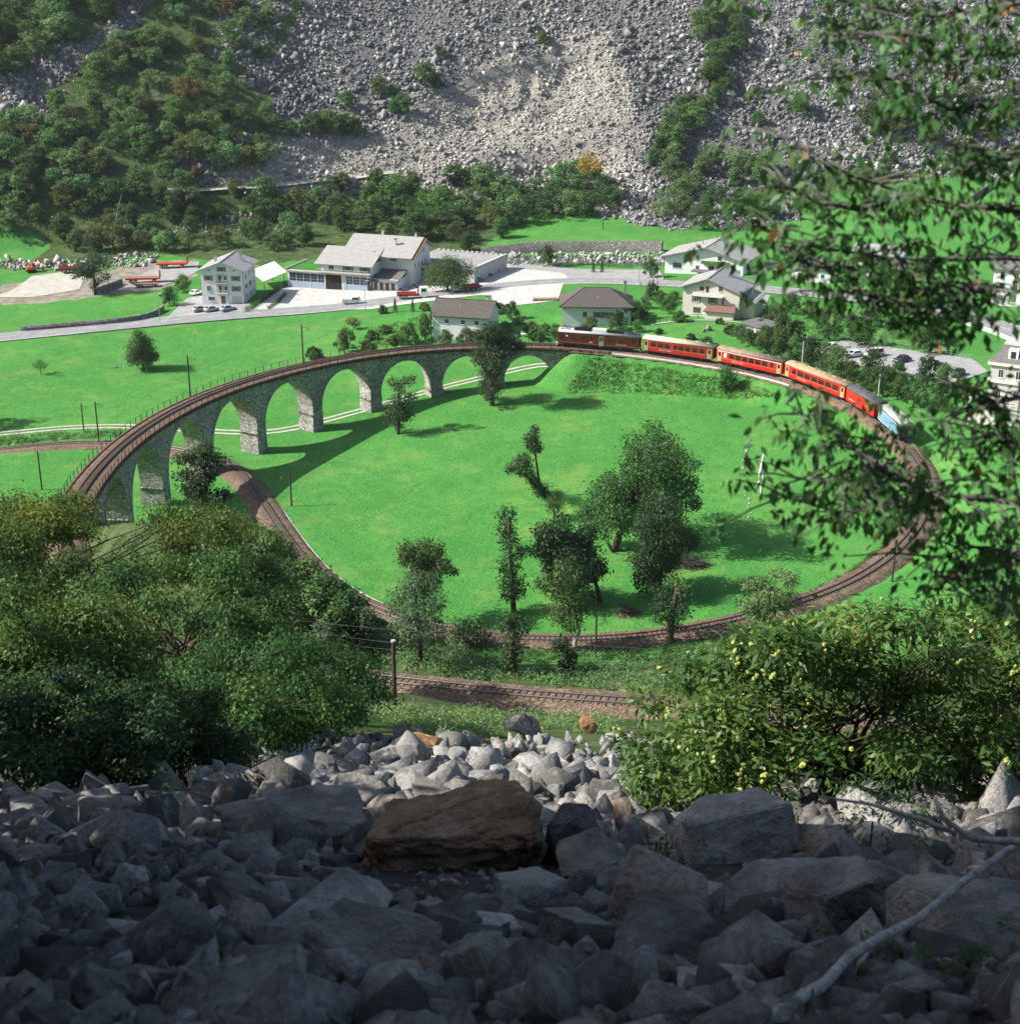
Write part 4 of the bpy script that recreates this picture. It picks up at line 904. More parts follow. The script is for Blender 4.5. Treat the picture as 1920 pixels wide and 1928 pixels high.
# --- chalet with pale roof at the bend
h=House('chalet_house','white house with wide pale sheet-metal roof at the road bend','house',(1251,514),(1398,519),15); W=h.W
h.gable(0,W,0,15,4.4,7.4,'y','slate_l','wwhite',1.3,cx=W*.53)
h.win('F',W*.16,1.2,2.6,1.5,None,bars=0,frame='bluegrey'); h.win('F',W*.42,1.3,1.0,1.1); h.win('F',W*.42,3.9,.9,1.2); h.win('F',W*.7,4.0,1.2,1.3); h.win('F',W*.6,1.2,1.6,1.4)
bl=h.rect('F',W*.48,W*.85,3.1,3.3,.0,1.3,'balcony','timber'); h.rect('F',W*.48,W*.85,3.3,4.0,1.2,1.3,'flower_boxes','flat_grass',bl)
h.rect('F',W*.38,W*.75,-.3,.0,-.2,3.2,'porch_roof','slate_d').location.z=1.4; h.chimney(W*.36,8,6,7.8,.5); h.chimney(W*.5,11,7,8.6,.5)
# --- small white house among the leaves, right of the bend
h=House('garden_house','small white house glimpsed between leaves beside the road','house',(1490,530),(1562,533),8); W=h.W
h.gable(0,W,0,8,3.6,5.6,'x','slate_d','wwhite',.6); [h.win('F',W*a,1.2,1.0,1.2) for a in (.2,.5,.8)]
h=House('roadside_house','white house half hidden by leaves beyond the road','house',(1600,520),(1690,524),10); W=h.W
h.gable(0,W,0,10,5.4,7.6,'x','slate','wwhite',.6); [h.win('F',W*a,z,1.0,1.3,'shutter') for a in (.2,.5,.8) for z in (1.0,3.6)]
h=House('white_block','tall white house at the right edge behind leaves','house',(1864,574),(1950,580),12); W=h.W
h.gable(0,W,0,12,8.5,10.6,'x','slate_d','wwhite',.6); [h.win('F',W*a,z,1.0,1.5,None) for a in (.2,.5,.8) for z in (1.0,3.8,6.4)]
# --- villa at right
h=House('villa','grey and white villa with slate mansard roof and roof terrace at the right edge','villa',(1832,788),(1990,800),14); W=h.W
h.wall(1.6,W,1.8,14,-2,9.2,'wgrey'); MB().box(1.1,W+.4,1.3,14.5,9.2,9.7).build('cornice',M['offwhite'],h.t); MB().box(1.2,W+.3,1.4,14.4,6.1,6.5).build('string_course',M['offwhite'],h.t)
vs=[(1.2,1.4,9.7),(W+.3,1.4,9.7),(W+.3,14.4,9.7),(1.2,14.4,9.7),(3.2,3.6,12.6),(W-1.8,3.6,12.6),(W-1.8,12.2,12.6),(3.2,12.2,12.6)]
MB().add(vs,[(0,1,5,4),(1,2,6,5),(2,3,7,6),(3,0,4,7),(4,5,6,7),(3,2,1,0)]).build('roof',M['slate_d'],h.t); MB().box(3.0,W-1.6,3.4,12.4,12.55,12.8).build('roof_crown',M['wgrey'],h.t)
for a in (.24,.45,.66,.87):
    h.win('F',W*a,7.0,.9,1.5,None,y0=1.8,frame='white'); h.win('F',W*a,3.3,.9,1.7,None,y0=1.8,frame='white')
d=MB().box(W*.3,W*.42,2.0,4.0,10.2,12.2).build('dormer',M['white'],h.t); MB().box(W*.33,W*.39,1.96,2.02,10.6,11.8).build('pane',M['glass2'],d)
MB().box(-.2,W*.9,-3.2,1.8,-2,3.0).build('terrace_wall',M['offwhite'],h.t); MB().box(-.5,W*.92,-3.5,1.9,3.0,3.3).build('terrace_slab',M['concrete'],h.t)
for i in range(12): MB().box(-.2+i*W*.08,-.1+i*W*.08+.05,-3.4,-3.3,3.3,4.1).build('baluster',M['offwhite'],h.t)
MB().box(-.5,W*.92,-3.45,-3.25,4.1,4.25).build('terrace_rail',M['offwhite'],h.t); MB().box(W*.32,W*.38,-2.0,-1.0,3.3,5.6).build('white_pillar',M['white'],h.t)
# --- ivy shed and mountain hut
h=House('garden_shed','low white shed with flat grey roof overgrown by ivy','shed',(1396,630),(1440,640),5); W=h.W
h.wall(0,W,0,5,-1,2.5,'wwhite'); MB().slab([(-.4,-.5,2.6),(W+.4,-.5,2.6),(W+.4,5.4,3.0),(-.4,5.4,3.0)],.15).build('roof',M['slate_d'],h.t); h.rect('F',W*.6,W*.85,0,1.9,.0,.05,'door','timber')
M['hutstone']=stone_mat('hut_stone',(.28,.27,.25),(.46,.44,.41),(.62,.60,.56),1.4,1.5,.8,(.2,.2,.18),.3)
h=House('stone_hut','small ruined stone hut with a brown gate on the mountainside','hut',(452,166),(480,170),7); W=h.W
h.wall(0,W*.45,0,6,-4,4.4,'hutstone'); MB().box(W*.5,W,1,6,-4,3.4).build('low_wall',M['hutstone'],h.t)
fr=MB(); [fr.box(W*.1+i*.55,W*.1+i*.55+.08,-.1,-.02,4.4,6.6) for i in range(8)]; [fr.box(W*.1,W*.1+4,-.1,-.02,z,z+.12) for z in (4.6,5.5,6.4)]; fr.build('timber_fence',M['redbrown'],h.t)
# --- free-standing walls
def wallrun(name,label,pxs,h_,th,mat,cat='wall'):
    Wp=densify(pxs,2.0); t=np.gradient(Wp[:,:2],axis=0); t/=np.linalg.norm(t,axis=1)[:,None]; n=np.stack([-t[:,1],t[:,0]],1); V=[]
    for o,z in ((-th/2,-1.0),(-th/2,h_),(th/2,h_),(th/2,-1.0)):
        q=Wp[:,:2]+n*o; V.append(np.c_[q,gz(Wp[:,0],Wp[:,1])+z])
    V=np.stack(V,1).reshape(-1,3); k=np.arange(len(Wp)-1)[:,None]*4+np.arange(3)[None,:]; k=k.ravel()
    o=link(name,mesh_np(name,V,np.stack([k,k+4,k+5,k+1],1),M[mat])); return tag(o,label,cat)
wallrun('retaining_wall','long low grey stone wall along the road at the left',[(40,624),(120,617),(200,610),(275,602),(296,594),(310,582)],1.3,.6,'drystone')
wallrun('river_wall','rough stone river embankment below the far meadow',[(905,486),(980,476),(1080,473),(1180,472),(1248,474)],3.0,1.2,'drystone')
wallrun('parapet_wall','pale concrete parapet wall along the road at the right',[(1790,602),(1830,614),(1880,632),(1930,655)],.9,.4,'concrete')
wallrun('meadow_wall','dark dry stone wall climbing the far right meadow',[(1822,382),(1845,366),(1868,350)],1.5,.8,'drystone')
wallrun('trailer_ramp_wall','rubble stone ramp wall below the red trailers',[(180,556),(205,545),(232,534)],1.6,1.0,'drystone')
# ------------------------------------------------------------------ foliage
def unit(v): return v/(np.linalg.norm(v,axis=-1,keepdims=True)+1e-9)
def leaves(C,R,n,size,asp=.5,flat=.5,shell=.5,seed=0,droop=.25,squash=.85,bias=(0,0,0)):
    """leaf blades spread through clumps: C (k,3) centres, R (k,) radii, n leaves per clump -> V,F,rnd"""
    g=np.random.default_rng(seed); C=np.asarray(C,float); R=np.asarray(R,float); k=len(C)
    n=np.broadcast_to(np.asarray(n,int),(k,)); idx=np.repeat(np.arange(k),n); m=len(idx)
    d=unit(g.normal(size=(m,3))); rr=shell+(1-shell)*g.random(m)**.7
    lump=1+.32*np.sin(d[:,0]*5+idx*1.7)*np.sin(d[:,1]*5.3+idx*2.3)+.20*g.normal(size=m)
    pos=C[idx]+d*(R[idx]*rr*lump)[:,None]*np.array([1,1,squash])
    nr=unit(d*.55+np.array([0,0,flat])+np.array(bias)+g.normal(size=(m,3))*.55)
    a=unit(np.cross(nr,g.normal(size=(m,3)))); a=unit(a+d*.5-np.array([0,0,droop])); b_=unit(np.cross(nr,a))
    L=size*(.65+.7*g.random(m)); w=L*asp
    p0=pos; p1=pos+a*(L*.5)[:,None]+b_*(w*.5)[:,None]; p2=pos+a*L[:,None]-np.array([0,0,1])*(L*.15)[:,None]; p3=pos+a*(L*.5)[:,None]-b_*(w*.5)[:,None]
    V=np.stack([p0,p1,p2,p3],1).reshape(-1,3); Fq=np.arange(m*4).reshape(-1,4)
    cr=g.random(k); r=np.clip(.45*cr[idx]+.55*g.random(m),0,1)
    return V,Fq,np.repeat(r,4)
M['bark']=plain('bark',(.075,.058,.045),.95,0,.35,6,.1,.5); M['pale_bark']=plain('pale_bark',(.34,.32,.29),.9,0,.3,6,.1,.4)
M['lf_dark']=leaf_mat('ivy_leaf',[(.008,.026,.011),(.015,.044,.016),(.027,.068,.022),(.062,.120,.036)],.22)
M['lf_oak']=leaf_mat('tree_leaf',[(.022,.062,.020),(.040,.098,.028),(.066,.135,.036),(.115,.190,.050)],.3)
M['lf_hill']=leaf_mat('hill_leaf',[(.060,.130,.050),(.098,.195,.070),(.140,.255,.090),(.20,.32,.12)],.3,.6,.5)
M['lf_bright']=leaf_mat('bright_leaf',[(.035,.095,.025),(.060,.150,.036),(.095,.200,.048),(.15,.25,.065)],.35,.55,.4)
M['lf_olive']=leaf_mat('olive_leaf',[(.045,.072,.024),(.075,.110,.034),(.115,.145,.045),(.16,.175,.055)],.3,.6,.5)
M['lf_rust']=leaf_mat('rust_leaf',[(.085,.060,.028),(.13,.075,.034),(.15,.10,.04),(.10,.11,.04)],.3)
M['lf_yellow']=leaf_mat('yellow_leaf',[(.30,.20,.03),(.42,.30,.04),(.25,.25,.05),(.50,.36,.06)],.35)
M['lf_con']=leaf_mat('conifer_needles',[(.010,.030,.016),(.018,.046,.022),(.028,.060,.026)],.15)
M['lf_willow']=leaf_mat('willow_leaf',[(.045,.085,.045),(.075,.125,.065),(.11,.165,.085),(.17,.215,.12)],.35)
M['lf_acacia']=leaf_mat('acacia_leaf',[(.010,.040,.014),(.022,.070,.020),(.044,.112,.028),(.085,.160,.038),(.17,.20,.04)],.32)
M['lf_acy']=leaf_mat('yellowing_acacia_leaf',[(.020,.065,.018),(.046,.112,.024),(.10,.165,.032),(.18,.21,.036),(.32,.26,.036)],.35)
M['lf_chest']=leaf_mat('chestnut_leaf',[(.016,.056,.016),(.032,.095,.024),(.060,.145,.034),(.105,.20,.048),(.19,.22,.05)],.35,.42)
M['lf_beech']=leaf_mat('overhang_leaf',[(.036,.120,.042),(.062,.185,.060),(.098,.245,.080),(.155,.31,.11)],.45,.45)
def mk_leafmesh(name,C,R,n,size,mat,**kw):
    V,Fq,r=leaves(C,R,n,size,**kw); return mesh_np(name,V,Fq,M[mat],False,{'rnd':r})
def trunk_mesh(paths,mat='bark',n=7):
    mb=MB()
    for pth,rad in paths: mb.tube(pth,rad,n)
    return mb.mesh('trunk',M[mat],True)
def limb(p,q,r0,r1,sag=.0,k=5,seed=0):
    g=random.Random(seed); p=Vector(p); q=Vector(q); L=(q-p).length; out=[]
    for i in range(k):
        t=i/(k-1); c=p.lerp(q,t)
        if 0<i<k-1: c+=Vector((g.uniform(-1,1),g.uniform(-1,1),g.uniform(-.5,1)))*L*.05
        c.z+=sag*math.sin(math.pi*t)*L; out.append(c)
    return out,[r0+(r1-r0)*i/(k-1) for i in range(k)]
def proto_mesh(kind,seed,H=7.0):
    """one tree of height H: returns (trunk mesh, crown mesh)"""
    g=np.random.default_rng(seed); paths=[]
    if kind=='conifer':
        C=[];R=[]
        for z in np.linspace(.12,1,14):
            rad=(1.02-z)*.24*H+.06
            for a in np.linspace(0,6.28,5,endpoint=False)+g.random()*3: C.append((math.cos(a)*rad*.6,math.sin(a)*rad*.6,z*H)); R.append(rad*.55)
        cm=mk_leafmesh('crown',C,R,36,.42,'lf_con',asp=.22,flat=.1,shell=.2,seed=seed,droop=.7,squash=.6)
        return trunk_mesh([([(0,0,-.6),(0,0,H)],[.16,.03])]),cm
    nt_=int(g.integers(20,28)); wide={'round':.40,'tall':.27,'shrub':.62,'broad':.52}[kind]*H; lo={'round':.22,'tall':.18,'shrub':.05,'broad':.25}[kind]
    C=[];R=[]
    for i in range(nt_):
        z=lo+(1-lo)*((i+.5)/nt_); prof=math.sin(math.pi*min(1,(z-lo)/(1-lo)*.82+.16))**.7
        a=i*2.4+g.random()*1.6; rad=wide*prof*(.25+.85*g.random())
        C.append((math.cos(a)*rad,math.sin(a)*rad,z*H*.93)); R.append(H*(.065+.10*g.random())*(1.15 if kind!='tall' else .95))
    mats={'round':'lf_hill','tall':'lf_bright','shrub':'lf_hill','broad':'lf_oak'}
    cm=mk_leafmesh('crown',C,R,120,.40 if kind!='shrub' else .34,mats[kind],asp=.6,seed=seed,shell=.45)
    top=Vector((0,0,H*.8)); paths.append(limb((0,0,-.6),top,H*.022+.03,.03,0,6,seed))
    for i in range(0,nt_,3): z=max(lo*H,C[i][2]-H*.15); paths.append(limb((0,0,z*.8),C[i],H*.010,.015,0,4,seed+i))
    return trunk_mesh(paths,n=5),cm
PROTO={}
for i,(k_,H_) in enumerate((('round',7),('round',7),('round',7),('tall',8),('tall',8),('tall',8),('tall',8),('broad',8),('broad',8),('broad',8),('shrub',3.2),('shrub',3.2),('conifer',9))): PROTO.setdefault(k_,[]).append((proto_mesh(k_,100+i,H_),H_))
def plant(kind,p,h,label,cat,group,mat=None,name=None,seed=None,wx=1.0):
    g=random.Random(seed if seed is not None else hash((round(p[0],2),round(p[1],2))))
    (tm,cm),H=g.choice(PROTO[kind]); s=h/H
    nm=name or {'shrub':'shrub','conifer':'spruce_tree'}.get(kind,'leafy_tree')
    t=thing(nm,label,cat,(p[0],p[1],p[2]-.1),g.uniform(0,6.28),group); t.scale=(s*wx*g.uniform(.9,1.15),s*wx*g.uniform(.9,1.15),s)
    link('trunk' if kind!='shrub' else 'stem',tm,t); co=link('crown' if kind!='shrub' else 'foliage',cm,t)
    if mat: co.material_slots[0].link='OBJECT'; co.material_slots[0].material=M[mat]
    return t
def scale_px(p): return F/topx(p)[2]
def px_tree(name,label,cat,base,clumps,crop=None,leaf=.3,dens=1.0,mat='lf_dark',trunk=None,r_tr=.3,group=None,depth=.9,limbs=True,bark='bark',asp=.6,seed=1,p=None,shell=.4,flat=.5,per=None,droop=.25):
    """a tree whose crown clumps are given as seen in the photograph, each a round clump with its own depth"""
    f=(lambda q:(crop[0]+q[0]/crop[2],crop[1]+q[1]/crop[2])) if crop else (lambda q:(q[0],q[1])); ks=crop[2] if crop else 1.0
    p=P(*f(base)) if p is None else np.asarray(p,float); s=scale_px(p); g=np.random.default_rng(seed)
    C=[];R=[]
    for u,v,r in clumps:
        uu,vv=f((u,v)); rw=r*1.02/ks/s; off=g.normal()*depth*rw
        q=aty(uu,vv,p[1]+off); C.append(q-p); R.append(rw)
    # extra clumps behind and in front, so that the crown has the depth of its width
    C=np.array(C); R=np.array(R); base_n=len(C); cx=C[:,0].mean(); half=max(1.0,(C[:,0].max()-C[:,0].min())/2)
    for i in range(base_n):
        wdt=math.sqrt(max(.0,1-((C[i,0]-cx)/(half+.01))**2))
        if half>1.6*R.mean():
            for sg in (-1,1):
                C=np.vstack([C,C[i]+[g.normal()*R[i]*.3,sg*wdt*half*(.45+.3*g.random()),g.normal()*R[i]*.3]]); R=np.r_[R,R[i]*.95]
    leaf=leaf*1.22; n=np.maximum(24,(dens*17*(R/leaf)**2).astype(int)) if per is None else per
    n=np.minimum(n,2600)
    t=thing(name,label,cat,tuple(p),0,group)
    link('crown',mk_leafmesh('crown',C,R,n,leaf,mat,asp=asp,seed=seed,shell=shell,flat=flat,droop=droop),t)
    if trunk: pth=[aty(*f(q),p[1])-p for q in trunk]
    else: top=C[:base_n][np.argsort(-C[:base_n,2])[:3]].mean(0); pth=[np.array([0,0,-.6]),np.array([top[0]*.4,0,top[2]*.5]),top*[.9,.3,.95]]
    if trunk: pth=[pth[0]-[0,0,.6]]+pth
    k=len(pth); tp=[(pth,[r_tr*(1.25-.9*i/(k-1)) for i in range(k)])]
    if limbs:
        for i in range(0,len(C),2):
            a=pth[-1] if C[i][2]>pth[-1][2] else min(pth,key=lambda q:abs(q[2]-(C[i][2]-R[i])) ); tp.append(limb(a,C[i],r_tr*.3,r_tr*.06,0,5,seed+i))
    link('trunk',trunk_mesh(tp,bark),t); return t
Z5=(640,780,2.526); Z6=(560,600,3.43); Z1=(0,400,4.0); Z2=(340,400,3.0); Z4=(0,900,2.667); Z8=(1120,840,2.4); Z3=(900,400,3.43); ZR=(1360,420,3.43)
# --- trees inside and around the loop
IV='ivy-clad trees on the loop meadow'
px_tree('ivy_tree','bushy pollarded tree with bare forked top under the viaduct arches','tree',(650,745),[(700,400,42),(620,405,40),(745,385,26),(650,445,40),(670,520,70),(735,500,42),(640,590,80),(590,620,50),(695,615,55),(650,675,50)],Z6,.30,1.2,trunk=[(650,750),(650,640),(655,440)],r_tr=.45,group=IV,seed=21)
px_tree('ivy_tree','tall ivy-clad pollard standing in front of the viaduct arches nearest the railcar','tree',(1255,560),[(1240,110,75),(1350,160,80),(1425,170,45),(1180,120,45),(1215,230,62),(1285,260,66),(1240,340,75),(1225,420,60),(1265,450,50),(1300,110,50)],Z6,.30,1.2,trunk=[(1255,565),(1250,420),(1220,150)],r_tr=.6,group=IV,seed=22)
px_tree('ivy_tree','slender leaning tree with a thin bare stem in the middle of the loop','tree',(975,395),[(927,75,22),(912,120,38),(935,150,30),(880,235,45),(850,250,30),(815,258,22),(900,290,30),(965,355,38),(930,330,26)],Z5,.28,1.1,trunk=[(975,395),(945,320),(930,200),(927,80)],r_tr=.30,group=IV,seed=23,limbs=False)
px_tree('small_tree','small light green tree beside the slender leaning tree','tree',(1018,505),[(1012,400,32),(1020,440,42),(995,425,28),(1040,420,26)],Z5,.26,1.0,'lf_oak',r_tr=.12,group=IV,seed=24)
px_tree('walnut_tree','largest broad spreading tree in the loop with dark shade beneath','tree',(1300,650),[(1500,125,60),(1440,175,65),(1560,180,70),(1640,225,55),(1380,245,70),(1480,250,85),(1565,300,85),(1655,345,62),(1695,425,30),(1400,335,85),(1270,400,80),(1330,380,80),(1175,470,55),(1250,480,75),(1350,455,70),(1440,380,80),(1600,390,45),(1300,320,45)],Z5,.34,1.0,'lf_oak',r_tr=.5,depth=1.0,seed=25)
px_tree('ivy_tree','thick dark ivy-clad tree right of the broad spreading tree','tree',(1510,872),[(1540,440,80),(1500,530,75),(1580,540,75),(1540,600,70),(1640,600,45),(1680,620,25),(1490,640,70),(1470,715,80),(1540,690,65),(1430,780,42),(1500,785,50)],Z5,.30,1.2,trunk=[(1510,875),(1520,760),(1540,480)],r_tr=.55,group=IV,seed=26)
px_tree('ivy_tree','narrow dark ivy-clad column standing apart left of the tree cluster','tree',(825,945),[(795,475,48),(785,540,50),(800,590,52),(830,650,55),(885,645,32),(800,715,58),(815,790,62),(840,830,50),(800,850,48)],Z5,.30,1.3,trunk=[(825,950),(820,800),(800,500)],r_tr=.45,group=IV,seed=27)
px_tree('ivy_tree','wide dark tree at the centre of the cluster with a slim leaning trunk','tree',(1240,895),[(970,560,55),(1050,545,50),(1000,610,55),(1070,610,55),(960,650,42),(1150,590,60),(1190,660,62),(1120,690,70),(1010,700,60),(1060,770,75),(1130,800,65),(1210,750,55),(1180,560,45),(1090,640,60)],Z5,.30,1.1,trunk=[(1240,900),(1215,800),(1180,700)],r_tr=.40,depth=1.0,group=IV,seed=28)
px_tree('ivy_tree','dark leafy tree with pale leaning trunk before the loop track','tree',(1112,1120),[(1060,750,65),(960,800,50),(1010,820,60),(1080,860,85),(1040,950,55),(1110,960,65),(1150,890,60),(1090,1010,40)],Z5,.28,1.1,'lf_oak',trunk=[(1112,1125),(1120,1080),(1140,1030),(1110,930)],r_tr=.35,group=IV,bark='pale_bark',seed=29,p=P(640+1112/2.526,780+1125/2.526))
px_tree('ivy_tree','ivy-clad tree with thick black trunk beside the loop track','tree',(1565,1090),[(1600,815,62),(1560,880,75),(1640,850,40),(1620,930,55),(1525,950,52),(1580,1000,48)],Z5,.28,1.2,trunk=[(1565,1095),(1575,1000),(1600,830)],r_tr=.6,group=IV,seed=30)
px_tree('oak_tree','dark oak top rising behind the grey willow left of the loop','tree',(400,1010),[(330,655,48),(400,640,46),(455,650,46),(500,715,38),(310,695,34),(430,705,50),(540,745,20),(380,740,48),(450,770,45)],Z5,.30,1.0,'lf_oak',trunk=[(400,1020),(400,850),(400,700)],r_tr=.35,seed=31)
px_tree('willow_tree','grey-green feathery willow beside the left of the loop','tree',(385,1165),[(350,780,55),(420,800,62),(300,850,62),(380,870,72),(455,890,60),(330,940,66),(430,980,72),(270,910,50),(345,1030,66),(455,1050,60),(290,1000,50)],Z5,.30,2.1,'lf_willow',r_tr=.22,asp=.34,seed=32,droop=.5)
px_tree('dark_shrub','low dark rounded tree right of the grey willow','tree',(610,1110),[(570,1000,55),(630,1010,62),(680,1045,45),(600,1060,60),(550,1060,45)],Z5,.28,1.1,'lf_dark',r_tr=.25,seed=33)
px_tree('ivy_tree','dark ivy-clad stump column between the loop track and the nearest track','tree',(820,1235),[(820,975,50),(790,1010,45),(850,1020,45),(815,1070,58),(830,1130,55),(800,1180,48)],Z5,.28,1.2,r_tr=.4,group=IV,seed=34,p=P(640+820/2.526,780+1235/2.526))
px_tree('ivy_tree','small ivy-clad stump beside the nearest bend of the loop track','tree',(1090,1215),[(1060,1100,34),(1095,1140,32),(1085,1180,36),(1040,1090,22)],Z5,.26,1.2,r_tr=.25,seed=35)
px_tree('roadside_tree','cone-shaped green tree standing alone on the meadow left of the viaduct','tree',(1082,1185),[(1040,905,38),(1050,960,58),(1010,1010,58),(1090,1000,62),(1000,1070,52),(1060,1060,64),(1130,1060,56),(1165,1090,36),(1000,1115,42),(1090,1110,56)],Z1,.30,.9,'lf_oak',r_tr=.28,seed=36)
px_tree('sapling','small pale round sapling on the meadow at the far left','tree',(310,1222),[(300,1125,36),(268,1150,24),(332,1150,28),(300,1160,30)],Z1,.24,.8,'lf_bright',r_tr=.09,seed=37)
px_tree('dark_tree','thin-leaved dark tree standing before the red trailers','tree',(722,615),[(700,330,62),(630,390,62),(770,380,62),(710,430,62),(660,470,50),(790,470,40),(600,450,45),(560,470,28),(700,540,36),(740,520,30)],Z1,.30,.55,'lf_dark',r_tr=.35,seed=38)
px_tree('round_tree','large round green tree in front of the flat-roofed annex','tree',(1505,450),[(1520,290,66),(1440,330,66),(1600,320,66),(1500,375,70),(1590,385,56),(1425,385,46),(1540,330,70)],Z2,.32,1.2,'lf_oak',r_tr=.35,seed=39)
px_tree('orange_shrub','orange flowering shrub in the garden left of the small house','shrub',(975,655),[(970,612,32),(995,625,24),(950,620,20)],Z2,.28,1.0,'lf_rust',r_tr=.08,seed=40)
px_tree('birch_tree','bare white birch with forked trunk at the foot of the wooded slope','tree',(655,1370),[(600,1180,14),(690,1160,14)],(0,0,3.0),.22,.3,'lf_olive',trunk=[(655,1375),(650,1300),(665,1180),(690,1090)],r_tr=.16,bark='pale_bark',seed=41,limbs=True)
px_tree('birch_tree','yellow-topped tree at the upper edge of the tree belt below the scree','tree',(1420,1000),[(1420,775,45),(1460,800,36),(1400,810,36)],(560,0,2.595),.5,1.0,'lf_yellow',r_tr=.2,seed=42)
# --- pale fallen wind-bleached branch on the meadow near the slender tree is left to the grass
plant('broad',P(-78,802),11.5,'tall meadow tree just outside the left edge, seen by its shadow','tree',None,'lf_oak',seed=77,name='meadow_tree')
# --- gardens and hedges in the village
VG='garden shrubs and trees in the village'
gard=[('round',650,665,6.0,'lf_olive','brownish round shrub tree beyond the viaduct left of the vegetable garden'),('shrub',592,676,3.0,'lf_oak','small round bush at the viaduct railing beside the grey pole'),('round',700,672,3.4,'lf_oak','low green bush beyond the railing right of the brownish shrub'),('round',770,650,5.5,'lf_bright','green garden tree left of the small white house'),('tall',800,640,6.5,'lf_oak','tall garden tree against the left of the small white house'),
('round',840,655,4.2,'lf_olive','olive bush in front of the small white house, left'),('round',878,655,4.8,'lf_olive','olive bush in front of the small white house, right'),('shrub',930,640,3.2,'lf_dark','dark bush at the right corner of the small white house'),('round',963,600,4.4,'lf_oak','round bush between the small house and the hipped house'),('shrub',1010,640,2.8,'lf_bright','bright bush left of the railcar front'),('tall',1045,640,4.0,'lf_bright','pale green sapling behind the railcar front'),
('round',1112,628,4.2,'lf_olive','feathery bush before the hipped house windows'),('round',1160,622,5.0,'lf_oak','garden tree at the right corner of the hipped house'),('round',1185,610,5.2,'lf_oak','second garden tree right of the hipped house'),('round',1228,565,4.6,'lf_dark','dark rounded bush by the road right of the hipped house'),('round',1260,590,4.6,'lf_bright','bright fruit tree left of the cream house'),('round',1212,600,3.6,'lf_bright','low bright bush in the garden left of the cream house'),('shrub',1240,628,1.4,'lf_bright','tiny bush on the lawn beyond the first coach'),
('round',1225,522,5.4,'lf_oak','round tree beside the street lamp at the road bend'),('round',1030,500,6.0,'lf_oak','round green tree on the river bank'),('conifer',1117,513,3.4,None,'left one of two small dark conifers by the side road'),('conifer',1133,513,3.4,None,'right one of two small dark conifers by the side road'),('conifer',744,588,3.6,None,'left one of two small conifers beside the road in front of the crane truck'),('conifer',777,587,3.4,None,'right one of two small conifers beside the road in front of the crane truck'),('shrub',720,590,2.2,'lf_olive','small shrub by the road left of the two conifers'),('shrub',800,585,2.2,'lf_olive','small shrub by the road right of the two conifers'),
('round',320,575,5.2,'lf_oak','dark green bush at the corner of the stone road wall'),('round',345,550,5.0,'lf_bright','green bush left of the tall white house'),('round',1366,735,5.0,'lf_bright','bushy shrub on the embankment below the middle coach'),('shrub',1545,790,3.4,'lf_bright','yellow-green shrub below the last passenger coach')]
for kd,u,v,h_,mt,lab in gard: plant(kd,P(u,v),h_,lab,'shrub' if kd=='shrub' else 'tree',VG,mt,seed=int(u*7+v))
VM=[(720,640,'the vegetable garden'),(870,600,'the small brown-roofed house'),(985,628,'the garden table'),(1120,590,'the hipped house'),(1340,560,'the cream house'),(1418,620,'the ivy-grown shed'),(1300,640,'the first coach'),(1230,600,'the garden path'),(1230,535,'the pedestrians')]
def vlab(u,v,h_):
    d=sorted(((u-a)**2+(v-b)**2,a,b,t) for a,b,t in VM)[0]; dx=u-d[1]; dy=v-d[2]
    rel=('right of' if dx>0 else 'left of') if abs(dx)>abs(dy) else ('behind' if dy<0 else 'in front of')
    return f"{'tiny' if h_<2.05 else ('low' if h_<3 else 'bushy')} {['deep green','bright green','olive','mid green'][(u+v)%4]} garden shrub {rel} {d[3]}"
more=[(700,640,2.4),(725,628,2.2),(745,648,2.6),(690,655,2.0),(950,625,2.6),(975,610,2.0),(1000,622,2.2),(1025,628,2.4),(1200,625,3.0),(1215,580,3.4),(1245,575,3.6),(1270,570,3.0),(1195,590,3.4),(1175,600,3.0),(1280,605,2.6),(1180,640,2.2),(1240,645,1.6),(1300,640,1.6),(1290,660,1.5),(1330,650,2.0),(1395,640,3.6),(1410,650,3.8),(1430,628,3.4),(1450,620,4.0),(1380,630,2.4),(880,600,2.6),(940,590,2.6),(1355,610,1.6),(1100,630,2.2),(1140,636,2.0)]
for u,v,h_ in more: plant('shrub' if h_<3 else 'round',P(u,v),h_,vlab(u,v,h_),'shrub','small shrubs in the village gardens',['lf_oak','lf_bright','lf_olive','lf_hill'][(u+v)%4],seed=u*3+v,wx=1.2)
orch=[(1465,608),(1490,590),(1520,600),(1545,615),(1575,600),(1600,620),(1640,615),(1560,640),(1500,640),(1620,650),(1680,630),(1720,640),(1740,665),(1470,640),(1440,650),(1700,600),(1760,650)]
for u,v in orch: plant('round',P(u,v),random.Random(u).uniform(4.0,6.0),'leafy orchard tree between road and car park','tree','orchard trees between road and car park',['lf_oak','lf_dark','lf_oak','lf_bright'][u%4],seed=u)
trk=[(1440,665),(1470,672),(1495,680),(1525,688),(1550,695),(1575,710),(1600,718),(1630,735),(1660,745),(1690,750),(1720,765),(1640,712),(1745,730),(1775,735),(1690,722),(1810,755),(1765,775)]
for u,v in trk: plant('round',P(u,v),random.Random(u).uniform(4.4,6.6),'dark green bush between the red coaches and the car park','shrub','bushes behind the train',['lf_oak','lf_dark','lf_oak','lf_hill'][u%4],seed=u+5)
